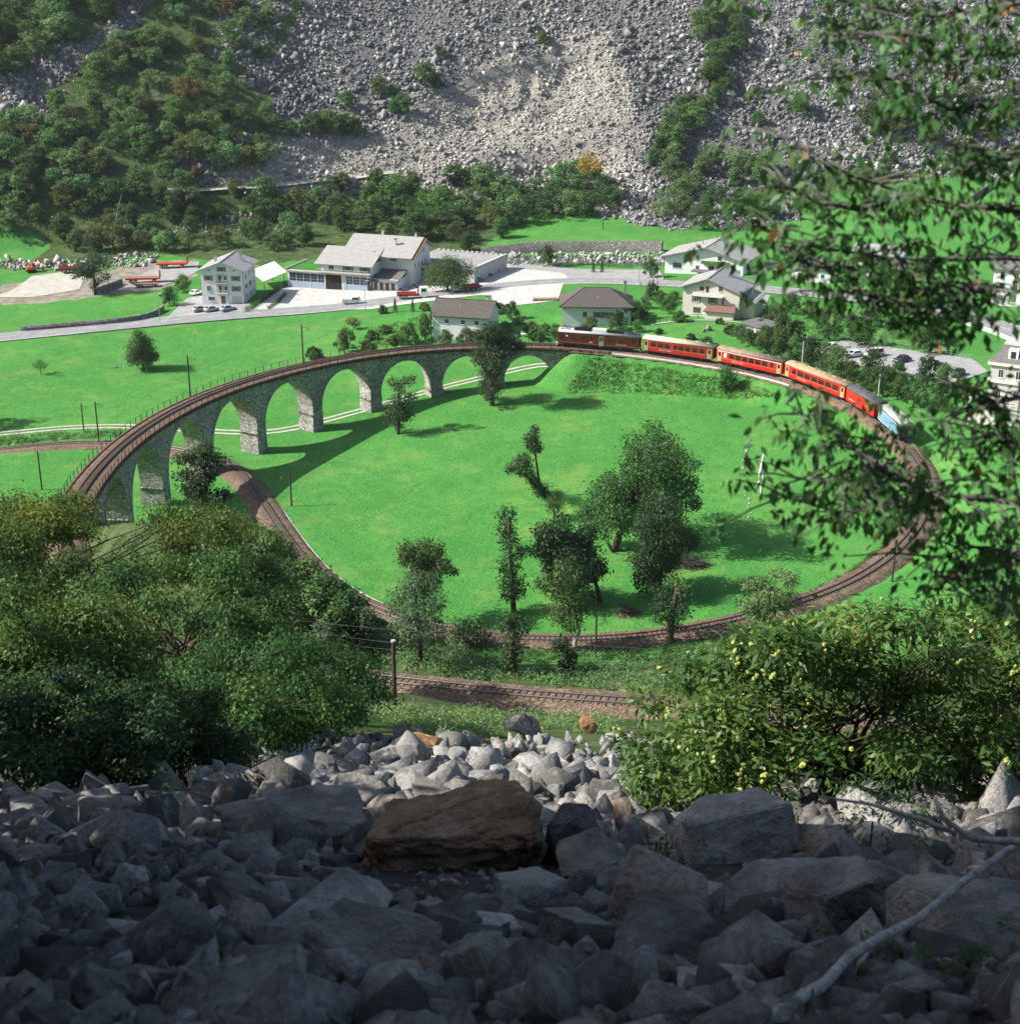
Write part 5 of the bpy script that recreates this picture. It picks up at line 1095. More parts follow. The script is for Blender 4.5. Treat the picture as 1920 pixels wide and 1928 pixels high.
# --- the wooded mountainside
HW_='trees on the wooded mountainside'
def sample(poly,n,seed,mind):
    g=random.Random(seed); us=[q[0] for q in poly]; vs=[q[1] for q in poly]; out=[]; tries=0
    while len(out)<n and tries<n*60:
        tries+=1; u=g.uniform(min(us),max(us)); v=g.uniform(min(vs),max(vs))
        if not inpoly(np.array([u]),np.array([v]),poly)[0]: continue
        if all((u-a)**2+((v-b)*1.3)**2>mind*mind for a,b in out): out.append((u,v))
    return sorted(out,key=lambda q:q[1])
LEFT=[(-40,240),(60,235),(180,140),(300,30),(330,-20),(560,-20),(540,60),(480,120),(440,150),(470,190),(520,225),(560,262),(520,300),(440,350),(330,365),(250,380),(120,460),(20,440),(-40,440)]
TOPL=[(-60,-40),(250,-40),(230,20),(120,95),(0,160),(-60,190)]
BELT=[(120,470),(260,385),(330,375),(480,368),(560,365),(690,352),(800,370),(900,395),(960,405),(960,445),(900,474),(800,470),(700,450),(600,445),(560,488),(500,495),(440,470),(300,482),(200,490)]
BELT2=[(690,352),(760,380),(830,345),(900,350),(950,375),(1010,380),(1090,340),(1150,345),(1175,400),(1130,420),(980,415),(960,440),(800,455),(700,430)]
R1=[(1215,330),(1250,255),(1290,200),(1330,150),(1310,60),(1350,0),(1400,-20),(1400,60),(1390,110),(1370,170),(1330,220),(1300,270),(1270,320)]
R2=[(1225,400),(1260,340),(1330,300),(1420,320),(1470,330),(1470,425),(1300,435)]
R3=[(1620,330),(1680,250),(1760,180),(1960,150),(1960,330),(1800,345),(1660,345)]
labs={'LEFT':('leafy tree in the wood on the left mountainside','trees of the left mountainside wood'),'TOPL':('dark tree of the wood at the top left corner','trees of the top left wood'),'BELT':('tree in the belt at the foot of the left slope','trees at the foot of the left slope'),'BELT2':('tree in the belt between the scree and the workshop','trees of the belt below the scree'),'R1':('tree in the green strip running down the scree','trees of the strip down the scree'),'R2':('tree at the foot of the scree right of the far meadow','trees at the foot of the right scree'),'R3':('tree on the slope above the far right meadow','trees above the far right meadow')}
COLN={'lf_hill':'mid green','lf_bright':'bright green','lf_oak':'deep green','lf_olive':'olive','lf_rust':'rusty brown','lf_dark':'dark green',None:'blackish green'}
SHN={'round':'round','tall':'slender','broad':'broad','shrub':'low bushy','conifer':'pointed conifer'}
MARKS=[(466,150,'the stone hut'),(350,360,'the pale valley path'),(215,400,'the bare white birch'),(130,150,'the grey talus strip'),(50,450,'the small left meadow'),(300,30,'the upper talus strip'),(435,480,'the tall white house'),(690,450,'the workshop roof'),(850,490,'the flat-roofed annex'),(1110,310,'the yellow-topped tree'),(1135,390,'the slim meadow pole'),(1320,440,'the pale-roofed chalet house'),(1350,60,'the top edge'),(1260,290,'the pale quarry scar'),(1850,365,'the dark meadow wall'),(1700,220,'the scree bushes'),(609,390,'the slim pole in the wood'),(560,250,'the scree bushes at left')]
def describe(nm,kd,mt,h_,u,v):
    d=sorted(((u-a)**2+(v-b)**2,a,b,t) for a,b,t in MARKS)[0]; dx=u-d[1]; dy=v-d[2]
    rel=('right of' if dx>0 else 'left of') if abs(dx)>abs(dy)*1.2 else ('above' if dy<0 else 'below')
    dist='just ' if d[0]<45**2 else ('' if d[0]<100**2 else 'well ')
    size='large ' if h_>7.6 else ('small ' if h_<4.6 else '')
    return f"{size}{COLN[mt]} {SHN[kd]} tree {dist}{rel} {d[3]}"
for nm,poly,n,mind,hr,mats in (('LEFT',LEFT,125,20,(5,9),['lf_hill','lf_hill','lf_bright','lf_oak','lf_olive','lf_hill','lf_bright','lf_hill','lf_hill','lf_bright','lf_hill','lf_hill','lf_bright','lf_hill','lf_olive','lf_oak','lf_hill','lf_hill','lf_hill']),('TOPL',TOPL,30,24,(7,11),['lf_hill','lf_oak','lf_oak']),('BELT',BELT,62,22,(4.5,8),['lf_hill','lf_oak','lf_olive','lf_oak','lf_hill']),('BELT2',BELT2,34,26,(6.5,10.5),['lf_oak','lf_oak','lf_hill','lf_bright']),('R1',R1,38,14,(5,8.5),['lf_oak','lf_hill','lf_bright']),('R2',R2,24,22,(5,8.5),['lf_oak','lf_hill','lf_hill']),('R3',R3,22,26,(4.5,7.5),['lf_hill','lf_oak','lf_olive'])):
    for i,(u,v) in enumerate(sample(poly,n,hash(nm)%99 if False else len(nm)*31+n,mind)):
        g=random.Random(i*13+n); kd=g.choice(['round','tall','tall','tall','broad','broad']) if nm!='TOPL' else g.choice(['round','broad'])
        if nm=='LEFT' and i in (40,77,15): kd='conifer'
        if abs(u-466)<34 and 130<v<225: continue
        hh_=g.uniform(*hr)*(.55 if kd=='shrub' else 1)
        mt=g.choice(mats) if kd!='conifer' else None
        if nm=='LEFT' and i%31==7: mt='lf_rust'
        plant(kd,P(u,v),hh_,describe(nm,kd,mt,hh_,u,v),'tree',labs[nm][1],mt,seed=i*17+n,name='spruce_tree' if kd=='conifer' else 'hillside_tree',wx=1.5)
BUSH=[(715,180,4.6),(738,184,3.4),(803,160,5.6),(820,168,3.6),(757,214,4.6),(742,212,3),(590,250,4.8),(617,252,5.4),(645,256,5.2),(668,256,4.6),(655,205,4.2),(1022,84,3.6),(835,112,2.6),(1505,215,5.2),(1425,235,3.4),(1640,240,6),(1670,215,6.5),(1700,235,6),(1650,255,4)]
for i,(u,v,h_) in enumerate(BUSH): plant('round',P(u,v),h_*1.5,'green bush growing alone on the grey scree','bush','bushes on the scree','lf_bright' if i%3 else 'lf_oak',seed=900+i,name='scree_bush',wx=1.2)
# undergrowth: uncountable low growth on the wooded slopes, banks and hedgerows
def carpet(name,label,pxpoly,n,rr,leaf,mats,seed,zmax=None,per=16):
    g=np.random.default_rng(seed); us=[q[0] for q in pxpoly]; vs=[q[1] for q in pxpoly]; pts_=[]
    while len(pts_)<n:
        u=g.uniform(min(us),max(us),400); v=g.uniform(min(vs),max(vs),400); ok=inpoly(u,v,pxpoly)
        for a,b in zip(u[ok],v[ok]):
            pts_.append(P(a,b))
            if len(pts_)>=n: break
    C=np.array(pts_); R=g.uniform(*rr,len(C)); C[:,2]+=R*.35
    o=link(name,mk_leafmesh(name,C,R,per,leaf,mats,asp=.55,seed=seed,shell=.1)); tag(o,label,None,None,'stuff'); return o
carpet('undergrowth','low green undergrowth covering the wooded mountainside',LEFT,2600,(.7,1.8),.42,'lf_hill',51)
carpet('undergrowth','rough scrub at the foot of the slope',BELT,1300,(.7,1.7),.40,'lf_hill',52)
carpet('undergrowth','scrub among the trees above the right meadow',R3,350,(.8,1.7),.42,'lf_hill',53)
carpet('undergrowth','scrub below the right scree',R2,350,(.8,1.6),.42,'lf_oak',54)
carpet('undergrowth','scrub in the belt below the scree',BELT2,500,(.8,1.7),.40,'lf_oak',55)
# ------------------------------------------------------------------ near trees on the slope below the camera
def gp_at(u,d):                       # a spot on the slope, d metres ahead, on the bearing of photo column u
    y=CAM[1]+d; x=(u-960)/F*(d*CP+ (CAM[2]-gz(0,y))*SP); return np.array([x,y,float(gz(x,y))])
def poly_tree(name,label,cat,u0,d,poly,n,rpx,leaf,mat,dens=1.0,r_tr=.16,seed=1,group=None,asp=.5,deep=1.0,stems=3,flat=.6,droop=.25,shell=.25,hang=None,fold=None):
    p=gp_at(u0,d); s=scale_px(p+[0,0,2]); g=np.random.default_rng(seed); us=[q[0] for q in poly]; vs=[q[1] for q in poly]; C=[];R=[]
    half=(max(us)-min(us))/2/s*deep
    while len(C)<n:
        u=g.uniform(min(us),max(us)); v=g.uniform(min(vs),max(vs))
        if not inpoly(np.array([u]),np.array([v]),poly)[0]: continue
        q=aty(u,v,p[1]+g.uniform(-.8,.8)*half); 
        if q[2]<gz(q[0],q[1])+.3: continue
        C.append(q-p); R.append(g.uniform(*rpx)/s)
    C=np.array(C);R=np.array(R); t=thing(name,label,cat,tuple(p),0,group)
    nn=np.minimum(3000,(dens*15*(R/leaf)**2/asp*.6).astype(int)+10)
    link('crown',mk_leafmesh('crown',C,R,nn,leaf,mat,asp=asp,seed=seed,shell=shell,flat=flat,droop=droop,squash=.55),t)
    tp=[]; roots=[]
    for k in range(stems):
        sel=C[k::stems]; c=sel.mean(0); b0=np.array([c[0]*.18+g.normal()*.25,g.normal()*.3,-.5]); m_=np.array([c[0]*.45,c[1]*.4,c[2]*.45]); top=np.array([c[0]*.9,c[1]*.8,c[2]*.85])
        a,r_=limb(b0,m_,r_tr,r_tr*.75,0,5,seed+k); a2,r2=limb(m_,top,r_tr*.75,r_tr*.45,0,4,seed+k+50); tp+=[(a,r_),(a2,r2)]
        for i in range(0,len(sel)): 
            bse=m_ if sel[i][2]<c[2] else top
            tp.append(limb(bse,sel[i],r_tr*.26,r_tr*.06,.03,5,seed+i+k*31))
    link('trunk',trunk_mesh(tp,n=6),t); return t,C,R,p
LG='slope trees at the left of the picture'
poly_tree('locust_tree','tall feathery tree with yellowing top before the viaduct end','tree',190,64,[(-60,950),(60,935),(170,930),(270,955),(400,950),(425,990),(350,1040),(330,1100),(180,1150),(-60,1150)],46,(30,58),.17,'lf_acy',1.0,.22,seed=61,group=LG,stems=4)
poly_tree('locust_tree','dark feathery tree in the middle of the left slope thicket','tree',330,50,[(120,1110),(300,1060),(430,1050),(540,1090),(560,1180),(520,1280),(400,1330),(200,1330),(90,1230)],50,(34,64),.155,'lf_acacia',1.0,.17,seed=62,group=LG,stems=4)
poly_tree('locust_tree','shadowy tree with thin dark stems at the lower left edge','tree',60,36,[(-80,1130),(80,1120),(190,1150),(260,1230),(330,1290),(330,1370),(200,1400),(60,1390),(-80,1380)],44,(44,86),.13,'lf_acacia',1.0,.11,seed=63,group=LG,stems=6)
poly_tree('locust_tree','dark leafy tree overhanging the shaded rocks at the left','tree',420,44,[(260,1230),(430,1200),(560,1220),(640,1290),(660,1350),(560,1390),(420,1420),(300,1420)],42,(36,66),.14,'lf_acacia',1.0,.12,seed=64,group=LG,stems=4)
poly_tree('locust_tree','dark tree at the right end of the left slope thicket','tree',600,66,[(500,1180),(590,1150),(670,1220),(710,1300),(690,1350),(580,1380),(500,1340)],34,(30,54),.18,'lf_oak',1.0,.14,seed=65,group=LG,stems=3)
poly_tree('locust_tree','dense black-shadowed bush at the bottom of the left thicket','tree',150,30,[(-80,1290),(60,1270),(200,1290),(300,1340),(330,1420),(260,1470),(100,1480),(-80,1470)],40,(44,84),.13,'lf_dark',1.1,.08,seed=161,group=LG,stems=6)
poly_tree('locust_tree','dark bush beside the shaded rocks at the foot of the thicket','tree',330,38,[(230,1300),(360,1290),(440,1340),(450,1410),(380,1450),(260,1450)],26,(36,66),.15,'lf_dark',1.1,.08,seed=162,group=LG,stems=4)
poly_tree('locust_tree','tall dark tree filling the left edge above the thicket','tree',40,56,[(-80,1010),(60,1000),(150,1060),(170,1160),(120,1260),(-80,1270)],34,(36,64),.155,'lf_acacia',1.0,.15,seed=163,group=LG,stems=4)
poly_tree('locust_tree','green tree in the upper middle of the left thicket','tree',430,74,[(330,1010),(420,990),(500,1040),(530,1120),(480,1180),(370,1170),(310,1090)],30,(28,48),.2,'lf_oak',1.0,.15,seed=164,group=LG,stems=4)
poly_tree('bank_tree','light green tree below the left bend of the loop track','tree',590,142,[(520,1120),(580,1090),(660,1120),(700,1190),(690,1250),(600,1270),(530,1230)],24,(20,36),.28,'lf_willow',1.0,.14,seed=66,group='bank trees between the tracks',asp=.4)
poly_tree('bank_tree','round dark green tree between the thicket and the left track','tree',470,112,[(380,1010),(450,980),(530,1010),(560,1070),(540,1130),(440,1150),(370,1100)],28,(24,42),.28,'lf_oak',1.0,.16,seed=67,group='bank trees between the tracks')
poly_tree('ivy_tree','black ivy-clad tree standing before the viaduct piers at the left','tree',385,150,[(350,850),(400,840),(420,880),(425,930),(415,990),(370,1000),(345,930),(330,880)],26,(14,26),.34,'lf_dark',1.3,.4,seed=68,group='bank trees between the tracks')
poly_tree('bank_tree','small feathery tree at the end of the nearest track in view','tree',640,104,[(560,1230),(650,1220),(690,1260),(660,1330),(580,1340)],18,(18,34),.26,'lf_oak',1.0,.12,seed=69,group='bank trees between the tracks')
poly_tree('bank_tree','small rounded tree on the bank right of the ivy column','tree',1450,138,[(1400,1090),(1450,1070),(1500,1090),(1510,1140),(1440,1170),(1395,1150)],18,(16,30),.30,'lf_hill',1.0,.14,seed=70,group='bank trees between the tracks')
M['lf_grass']=leaf_mat('long_grass',[(.05,.16,.035),(.08,.23,.05),(.12,.28,.06),(.20,.28,.09)],.3,.7,.1)
for u,v,h_ in ((470,1030,5.5),(505,1075,5.5),(540,1115,5.5),(575,1150,5.5),(615,1180,5.5),(655,1205,5),(690,1220,4.2),(530,1170,6.5),(585,1215,6),(640,1240,5.5),(490,1130,6.5),(440,1080,6.5),(560,1250,6),(610,1262,5)):
    plant('round' if u%2 else 'tall',P(u,v),h_,'shrubby tree on the bank left of the loop track','tree','shrubby trees on the left bank',['lf_oak','lf_hill','lf_willow','lf_oak'][(u//5)%4],seed=u+v,name='bank_shrub',wx=1.25)
# low growth on the banks beside the tracks
carpet('bank_scrub','low scrub on the bank between the nearest track and the loop',[(690,1215),(900,1215),(1150,1235),(1330,1215),(1420,1190),(1500,1240),(1200,1310),(1000,1292),(700,1262)],420,(.35,1.0),.22,'lf_hill',71,per=40)
carpet('bank_scrub','weeds and brambles below the nearest track',[(560,1345),(660,1335),(800,1335),(1000,1345),(1150,1345),(1180,1385),(1000,1375),(840,1395),(700,1350),(640,1390)],330,(.3,.9),.16,'lf_hill',72,per=60)
carpet('bank_scrub','rough growth on the left bank above the loop',[(120,1010),(330,1000),(520,1010),(600,1110),(720,1165),(700,1215),(560,1260),(300,1250)],700,(.5,1.3),.28,'lf_oak',73,per=40)
carpet('bank_scrub','scrub along the outer edge of the loop track in front',[(760,1200),(1000,1222),(1200,1220),(1330,1203),(1400,1190),(1430,1215),(1250,1250),(900,1248)],420,(.3,.8),.24,'lf_oak',79,per=34)
carpet('rough_grass','long rough grass on the embankment below the train',[(1060,740),(1110,672),(1230,690),(1400,722),(1480,745),(1380,752),(1250,742)],1500,(.2,.45),.28,'lf_grass',74,per=12)
carpet('verge_weeds','dark weeds along the inner edge of the loop track',[(1500,1130),(1590,1085),(1660,1030),(1690,960),(1700,960),(1668,1040),(1600,1095),(1510,1142)],260,(.3,.7),.28,'lf_oak',75,per=22)
carpet('verge_weeds','rough weeds along the lower track bank at the left',[(-20,826),(120,814),(230,812),(240,822),(120,828),(-20,840)],200,(.3,.8),.3,'lf_hill',76,per=22)
carpet('garden_rows','leafy vegetable rows in the garden left of the small house',[(665,655),(700,618),(790,596),(800,620),(770,655)],260,(.3,.7),.3,'lf_bright',77,per=20)
carpet('hedge_growth','straw and weeds between the orchard trees',[(1450,600),(1560,585),(1700,610),(1760,660),(1620,660),(1480,640)],260,(.3,.7),.3,'lf_olive',78,per=18)
# --- chestnut bush at the right: long leaves in whorls, spiny yellow-green burs
t,C,R,p=poly_tree('chestnut_bush','wide chestnut bush full of yellow-green burs at the right','chestnut',1560,24.5,[(1200,1310),(1280,1255),(1370,1230),(1440,1175),(1520,1110),(1590,1165),(1680,1150),(1800,1150),(1960,1130),(1990,1300),(1960,1540),(1800,1550),(1600,1550),(1400,1550),(1250,1530),(1180,1430)],92,(46,84),.195,'lf_chest',1.15,.09,seed=81,asp=.34,deep=.55,stems=6,flat=.9,shell=.45,droop=.1)
bm=bmesh.new(); bmesh.ops.create_icosphere(bm,subdivisions=2,radius=.040)
for v in bm.verts: v.co*=(1.22 if (v.index%2==0) else .92)
BUR=bpy.data.meshes.new('chestnut_bur'); bm.to_mesh(BUR); bm.free(); M['bur']=plain('bur_spines',(.36,.40,.11),.8,0,.25,40); BUR.materials.append(M['bur'])
g=np.random.default_rng(5)
for i in range(125):
    k=int(g.integers(len(C))); d=unit(g.normal(size=3)*[1,1,.6]+[0,-.9,.5]); q0=C[k]+d*R[k]*[1.12,1.12,.70]
    for _ in range(int(g.integers(1,5))):
        o=link('bur',BUR,t,tuple(q0+g.normal(size=3)*.055)); sc_=g.uniform(.6,1.1); o.scale=(sc_,)*3; o.rotation_euler=tuple(g.random(3)*6)
# --- boughs overhanging from a tree standing just right of the view
OH=np.array([6.2,-235.6,float(gz(6.2,-235.6))])
ot=thing('beech_tree','leafy boughs of a near tree hanging into the right of the view','tree',tuple(OH))
DY=7.2
def bough(pts_,r0):
    g=random.Random(len(pts_)*7+int(pts_[0][1])); out=[]
    for i,(u,v) in enumerate(pts_): out.append(Vector(aty(u,v,CAM[1]+DY+.35*math.sin(i*1.7+v))-OH))
    return out,[r0*(1-.85*i/(len(out)-1)) for i in range(len(out))]
trunk_top=Vector((0.3,0.2,9.0))
tp=[([Vector((0,0,-.6)),Vector((.1,0,3)),Vector((.3,.1,6)),trunk_top],[.24,.2,.16,.08])]
B=[[(2050,-60),(1900,10),(1760,30),(1620,10),(1500,-30)],[(2080,60),(1920,95),(1780,105),(1660,70),(1570,45)],[(2080,170),(1920,190),(1790,205),(1680,150),(1575,140)],[(2080,290),(1950,310),(1870,285),(1800,330)],[(2080,420),(1900,395),(1740,375),(1600,330),(1490,262)],[(1700,365),(1620,395),(1540,380),(1470,345)],[(2090,500),(1900,485),(1700,490),(1540,465),(1390,420)],[(1700,490),(1610,515),(1530,500),(1440,455)],[(1850,545),(1780,570),(1690,612)],[(1850,545),(1750,545),(1660,560),(1570,548)],
   [(2090,750),(1940,745),(1840,760),(1770,800)],[(2090,840),(1960,850),(1880,830),(1810,800)],[(1700,905),(1640,870),(1560,810),(1480,760)],[(2090,965),(1900,945),(1760,930),(1700,905),(1600,915),(1500,900)],[(1760,930),(1680,955),(1580,965),(1475,935)],[(2090,1060),(1930,1040),(1830,1030),(1760,1050)],[(1930,1040),(1850,1090),(1780,1110)],[(2090,1120),(1960,1100),(1860,1130)]]
LP=[];LR=[]
for i,bq in enumerate(B):
    pth,rad=bough(bq,.019 if len(bq)>3 else .010); 
    if bq[0][0]>2000: pth=[Vector((.2,.05,max(1.2,pth[0].z-.4)))]+pth; rad=[.03]+rad
    tp.append((pth,rad)); g=random.Random(i)
    seg=[(pth[k].lerp(pth[k+1],t_)) for k in range(1 if bq[0][0]>2000 else 0,len(pth)-1) for t_ in np.linspace(0,1,12)]
    for q in seg:
        for _ in range(2):
            e=q+Vector((g.gauss(0,.16),g.gauss(0,.24),g.gauss(-.01,.06))); LP.append(e); LR.append(g.uniform(.045,.09))
            if g.random()<.5: tp.append(([q,q.lerp(e,.5)+Vector((0,0,.02)),e],[.007,.005,.003]))
V,Fq,r=leaves(np.array(LP),np.array(LR),5,.060,asp=.48,flat=.45,shell=.2,seed=91,droop=.9,squash=.6,bias=(-.45,-.45,.1))
link('leaves',mesh_np('leaves',V,Fq,M['lf_beech'],False,{'rnd':r}),ot); M['grey_bark']=plain('grey_bark',(.13,.122,.112),.9,0,.3,8,.1,.4); link('trunk',trunk_mesh(tp,'grey_bark',n=6),ot)
V,Fq,r=leaves(np.array(LP)[::23],np.array(LR)[::23]*.8,1,.07,asp=.5,flat=.2,shell=.2,seed=92,droop=1.4)
M['lf_brown']=leaf_mat('withered_leaf',[(.16,.07,.02),(.24,.11,.03),(.30,.17,.03)],.3); link('withered_leaves',mesh_np('withered_leaves',V,Fq,M['lf_brown'],False,{'rnd':r}),ot)
# --- tall trees left of the view whose crowns shade the rocks in front of the camera
for i,(x,y,h_) in enumerate(((-12.5,-243,9.3),(-12,-238.5,11.2),(-12.5,-234,13.5),(-13,-229.5,13.5),(-17,-240,13.8),(-17.5,-232,15),(-16.5,-225.5,12.5),(-16,-221,9.5),(-17,-216.5,9.5),(-13.5,-236.5,12.2),(-14,-231.5,14.5),(-15,-237,13.8),(-16.5,-234,15),(-12,-248.5,13),(-11,-254,12),(-5,-255.5,8.5),(1,-256,8.5),(7,-255.5,8.5),(13,-254,9))):
    plant('broad',(x,y,float(gz(x,y))),h_,f"tall tree beside the boulder field, shading it from the left",'tree','shade trees left of the view','lf_oak',seed=300+i,name='shade_tree',wx=.95)
# ------------------------------------------------------------------ rocks
def rock_mat(name,c0,c1,c2,lichen=None,sc=1.0,rust=None):
    m,nt,b=new_mat(name); oi=nt.nodes.new('ShaderNodeObjectInfo'); tc=nt.nodes.new('ShaderNodeTexCoord'); va=nt.nodes.new('ShaderNodeVectorMath'); va.operation='ADD'
    mu=nt.nodes.new('ShaderNodeVectorMath'); mu.operation='SCALE'; mu.inputs[0].default_value=(31,17,11); nt.links.new(oi.outputs['Random'],mu.inputs['Scale']); nt.links.new(tc.outputs['Object'],va.inputs[0]); nt.links.new(mu.outputs[0],va.inputs[1])
    v=va.outputs[0]; n1=noise(nt,2.2*sc,5,.65,vec=v); n2=noise(nt,14*sc,4,.7,vec=v); n3=noise(nt,.9*sc,2,.5,vec=v)
    c=ramp(nt,n1,[(.28,c0),(.5,c1),(.72,c2)]); c=mix(nt,mathn(nt,'MULTIPLY',ramp(nt,n2,[(.45,(0,0,0)),(.7,(1,1,1))]),.5),c,c0)
    hs=nt.nodes.new('ShaderNodeHueSaturation'); nt.links.new(c,hs.inputs['Color']); nt.links.new(mathn(nt,'ADD',mathn(nt,'MULTIPLY',oi.outputs['Random'],.8),.6),hs.inputs['Value']); c=hs.outputs[0]
    if lichen: c=mix(nt,mathn(nt,'MULTIPLY',ramp(nt,n3,[(.56,(0,0,0)),(.66,(1,1,1))]),.7),c,lichen)
    if rust: 
        fr=mathn(nt,'FRACT',mathn(nt,'MULTIPLY',oi.outputs['Random'],9.7)); sel=mathn(nt,'GREATER_THAN',fr,.86); c=mix(nt,mathn(nt,'MULTIPLY',sel,ramp(nt,n3,[(.42,(0,0,0)),(.6,(.8,.8,.8))])),c,rust)
    nt.links.new(c,b.inputs['Base Color']); b.inputs['Roughness'].default_value=.85; b.inputs['Specular IOR Level'].default_value=.2
    bump(nt,b,mathn(nt,'ADD',n2,mathn(nt,'MULTIPLY',n1,2)),.9,.07/sc); return m
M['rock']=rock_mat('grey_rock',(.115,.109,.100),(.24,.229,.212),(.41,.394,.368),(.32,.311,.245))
M['rock_pale_lit']=rock_mat('pale_lit_rock',(.18,.176,.168),(.29,.283,.268),(.42,.41,.39),None,1.0,(.38,.19,.075))  # sunlit boulders get this paler colour, sunlight painted in; also truly pale rocks
M['rock_brown']=rock_mat('brown_lichen_rock',(.13,.085,.052),(.28,.175,.105),(.44,.31,.21),(.17,.155,.12))
M['rock_orange']=rock_mat('orange_rock',(.36,.19,.085),(.48,.27,.13),(.58,.40,.24))
def rock_mesh(seed,sub=2,npts=16,el=(1,.8,.62),rough=.035,bev=.025):
    g=np.random.default_rng(seed); bm=bmesh.new()
    q=unit(g.normal(size=(npts,3)))*(.78+.3*g.random((npts,1))); q=np.sign(q)*np.abs(q)**.72; q*=np.array(el)
    for a in q: bm.verts.new(a)
    r=bmesh.ops.convex_hull(bm,input=list(bm.verts)); bmesh.ops.delete(bm,geom=[x for x in r['geom_interior'] if isinstance(x,bmesh.types.BMVert)],context='VERTS')
    bmesh.ops.dissolve_limit(bm,angle_limit=.22,verts=bm.verts,edges=bm.edges)
    if bev: bmesh.ops.bevel(bm,geom=list(bm.edges),offset=bev,segments=1,affect='EDGES',clamp_overlap=True)
    bmesh.ops.triangulate(bm,faces=bm.faces)
    for _ in range(sub): bmesh.ops.subdivide_edges(bm,edges=list(bm.edges),cuts=1,use_grid_fill=True)
    bm.normal_update(); s=Vector((seed*3.1,seed*1.7,0))
    for v in bm.verts:
        n_=mnoise.noise(v.co*2.4+s)*.9+mnoise.noise(v.co*6+s)*.7+mnoise.noise(v.co*14+s)*.35; v.co+=v.normal*n_*rough
    me=bpy.data.meshes.new('boulder'); bm.to_mesh(me); bm.free()
    return me
def add_rock(name,me,mat,label,p,sx,rot,group=None,cat='boulder',sink=.25):
    m2=me.copy() if False else me
    o=link(name,m2,None,(p[0],p[1],p[2]+sx[2]*(1-2*sink)*.5),None); o.scale=sx; o.rotation_euler=rot
    o.material_slots[0].link='OBJECT' if len(m2.materials) else 'OBJECT'
    return tag(o,label,cat,group)
RM=[]
for i in range(16):
    me=rock_mesh(40+i,2 if i<12 else 3,int(10+i%5*2),[(1,.8,.62),(1,.65,.55),(.9,.85,.7),(1.1,.6,.45)][i%4]); me.materials.append(M['rock']); RM.append(me)
def rock_at(me,matn,label,p,s,rot,group,sink=.3,name='boulder'):
    o=link(name,me,None,(p[0],p[1],p[2]+s*.5*(1-2*sink)),None); o.scale=(s,s,s); o.rotation_euler=rot
    if matn!='rock': o.material_slots[0].link='OBJECT'; o.material_slots[0].material=M[matn]
    return tag(o,label,'boulder',group)
# the boulders one would point at: (u,v centre, width px, height px, distance, shape seed, material, tilt, label)
def big(u,v,w,h_,d,seed,mat,rot,label,ydep=.8,npts=15,sub=3,rg=.04):
    if d is None: d=float(P(u,v+h_*.4)[1]-CAM[1])
    q=aty(u,v,CAM[1]+d); s=F/topx(q)[2]; W=w/s; Hh=h_/s
    me=rock_mesh(seed,sub,npts,(1,ydep,1),rg if mat!='rock_brown' else .075,.03); co=np.array([v_.co for v_ in me.vertices]); lo=co.min(0); hi=co.max(0); c=(lo+hi)/2; ext=(hi-lo)
    co=(co-c)/ext*np.array([W,W*ydep,Hh]); me.vertices.foreach_set('co',co.astype(np.float32).ravel()); me.update(); me.materials.append(M[mat])
    o=link('boulder',me,None,tuple(q),None); o.rotation_euler=rot; return tag(o,label,'boulder')
big(852,1582,352,182,15.2,201,'rock_brown',(0.05,-.12,.1),'huge brown lichen-covered slab-like boulder in the middle of the rocks',.62,22,4)
big(1080,1588,118,150,15.3,202,'rock',(0,.15,.2),'smooth upright grey stone leaning against the big brown boulder',.6,14)
big(1368,1590,262,190,15.8,203,'rock',(0,-.12,.15),'large dark angular boulder right of the big brown boulder',.7,13)
big(1285,1730,190,165,10.8,204,'rock',(0,.2,0),'sloping grey boulder below the large dark angular boulder',.8)
big(1500,1720,330,170,11.0,205,'rock',(0,-.25,.2),'wide grey boulder with a flat top left of the bleached log',.8)
big(1600,1730,300,220,10.2,206,'rock',(.1,-.45,0),'long dark boulder tilted up to the right beside the log',.6)
big(1255,1820,240,220,8.8,207,'rock',(0,-.3,.3),'black-sided boulder with bluish top in the lower right centre',.8)
big(690,1840,260,260,8.4,208,'rock',(.1,.2,.1),'tall pointed grey boulder at the bottom centre',.7,12)
big(620,1780,330,190,9.6,209,'rock',(0,.05,.4),'broad dark boulder left of the pointed boulder',.8)
big(430,1720,130,150,10.8,210,'rock',(0,.1,.1),'squarish dark boulder in the shaded rocks at the left',.8)
big(1830,1780,320,250,9.2,211,'rock',(.1,-.2,.1),'large layered grey rock at the lower right edge',.8,14)
big(1060,1890,260,170,7.9,212,'rock',(0,.1,.5),'pale ridged rock at the bottom edge right of the pointed boulder',.7)
big(1370,1890,210,110,7.9,213,'rock',(0,.02,.1),'flat-topped block at the bottom edge below the log',.8,11)
big(300,1905,190,120,8.0,214,'rock',(0,.1,.6),'pale bluish rock at the bottom edge at the left',.8)
big(1550,1880,150,180,8.1,215,'rock',(0,.1,.2),'upright grey slab under the log at the bottom right',.6)
big(545,1560,280,110,17.5,216,'rock',(0,.08,.2),'broad rounded grey boulder with pale top left of the big brown boulder',.8)
big(890,1790,190,130,9.8,217,'rock',(0,-.1,.2),'low rounded boulder right below the big brown boulder',.8)
big(1000,1700,150,110,12.0,218,'rock',(0,.2,.4),'small dark boulder under the right end of the big brown boulder',.8)
big(1107,1367,36,34,None,219,'rock_orange',(0,0,0),'rounded orange boulder at the far edge of the rocks',.9,20,3)
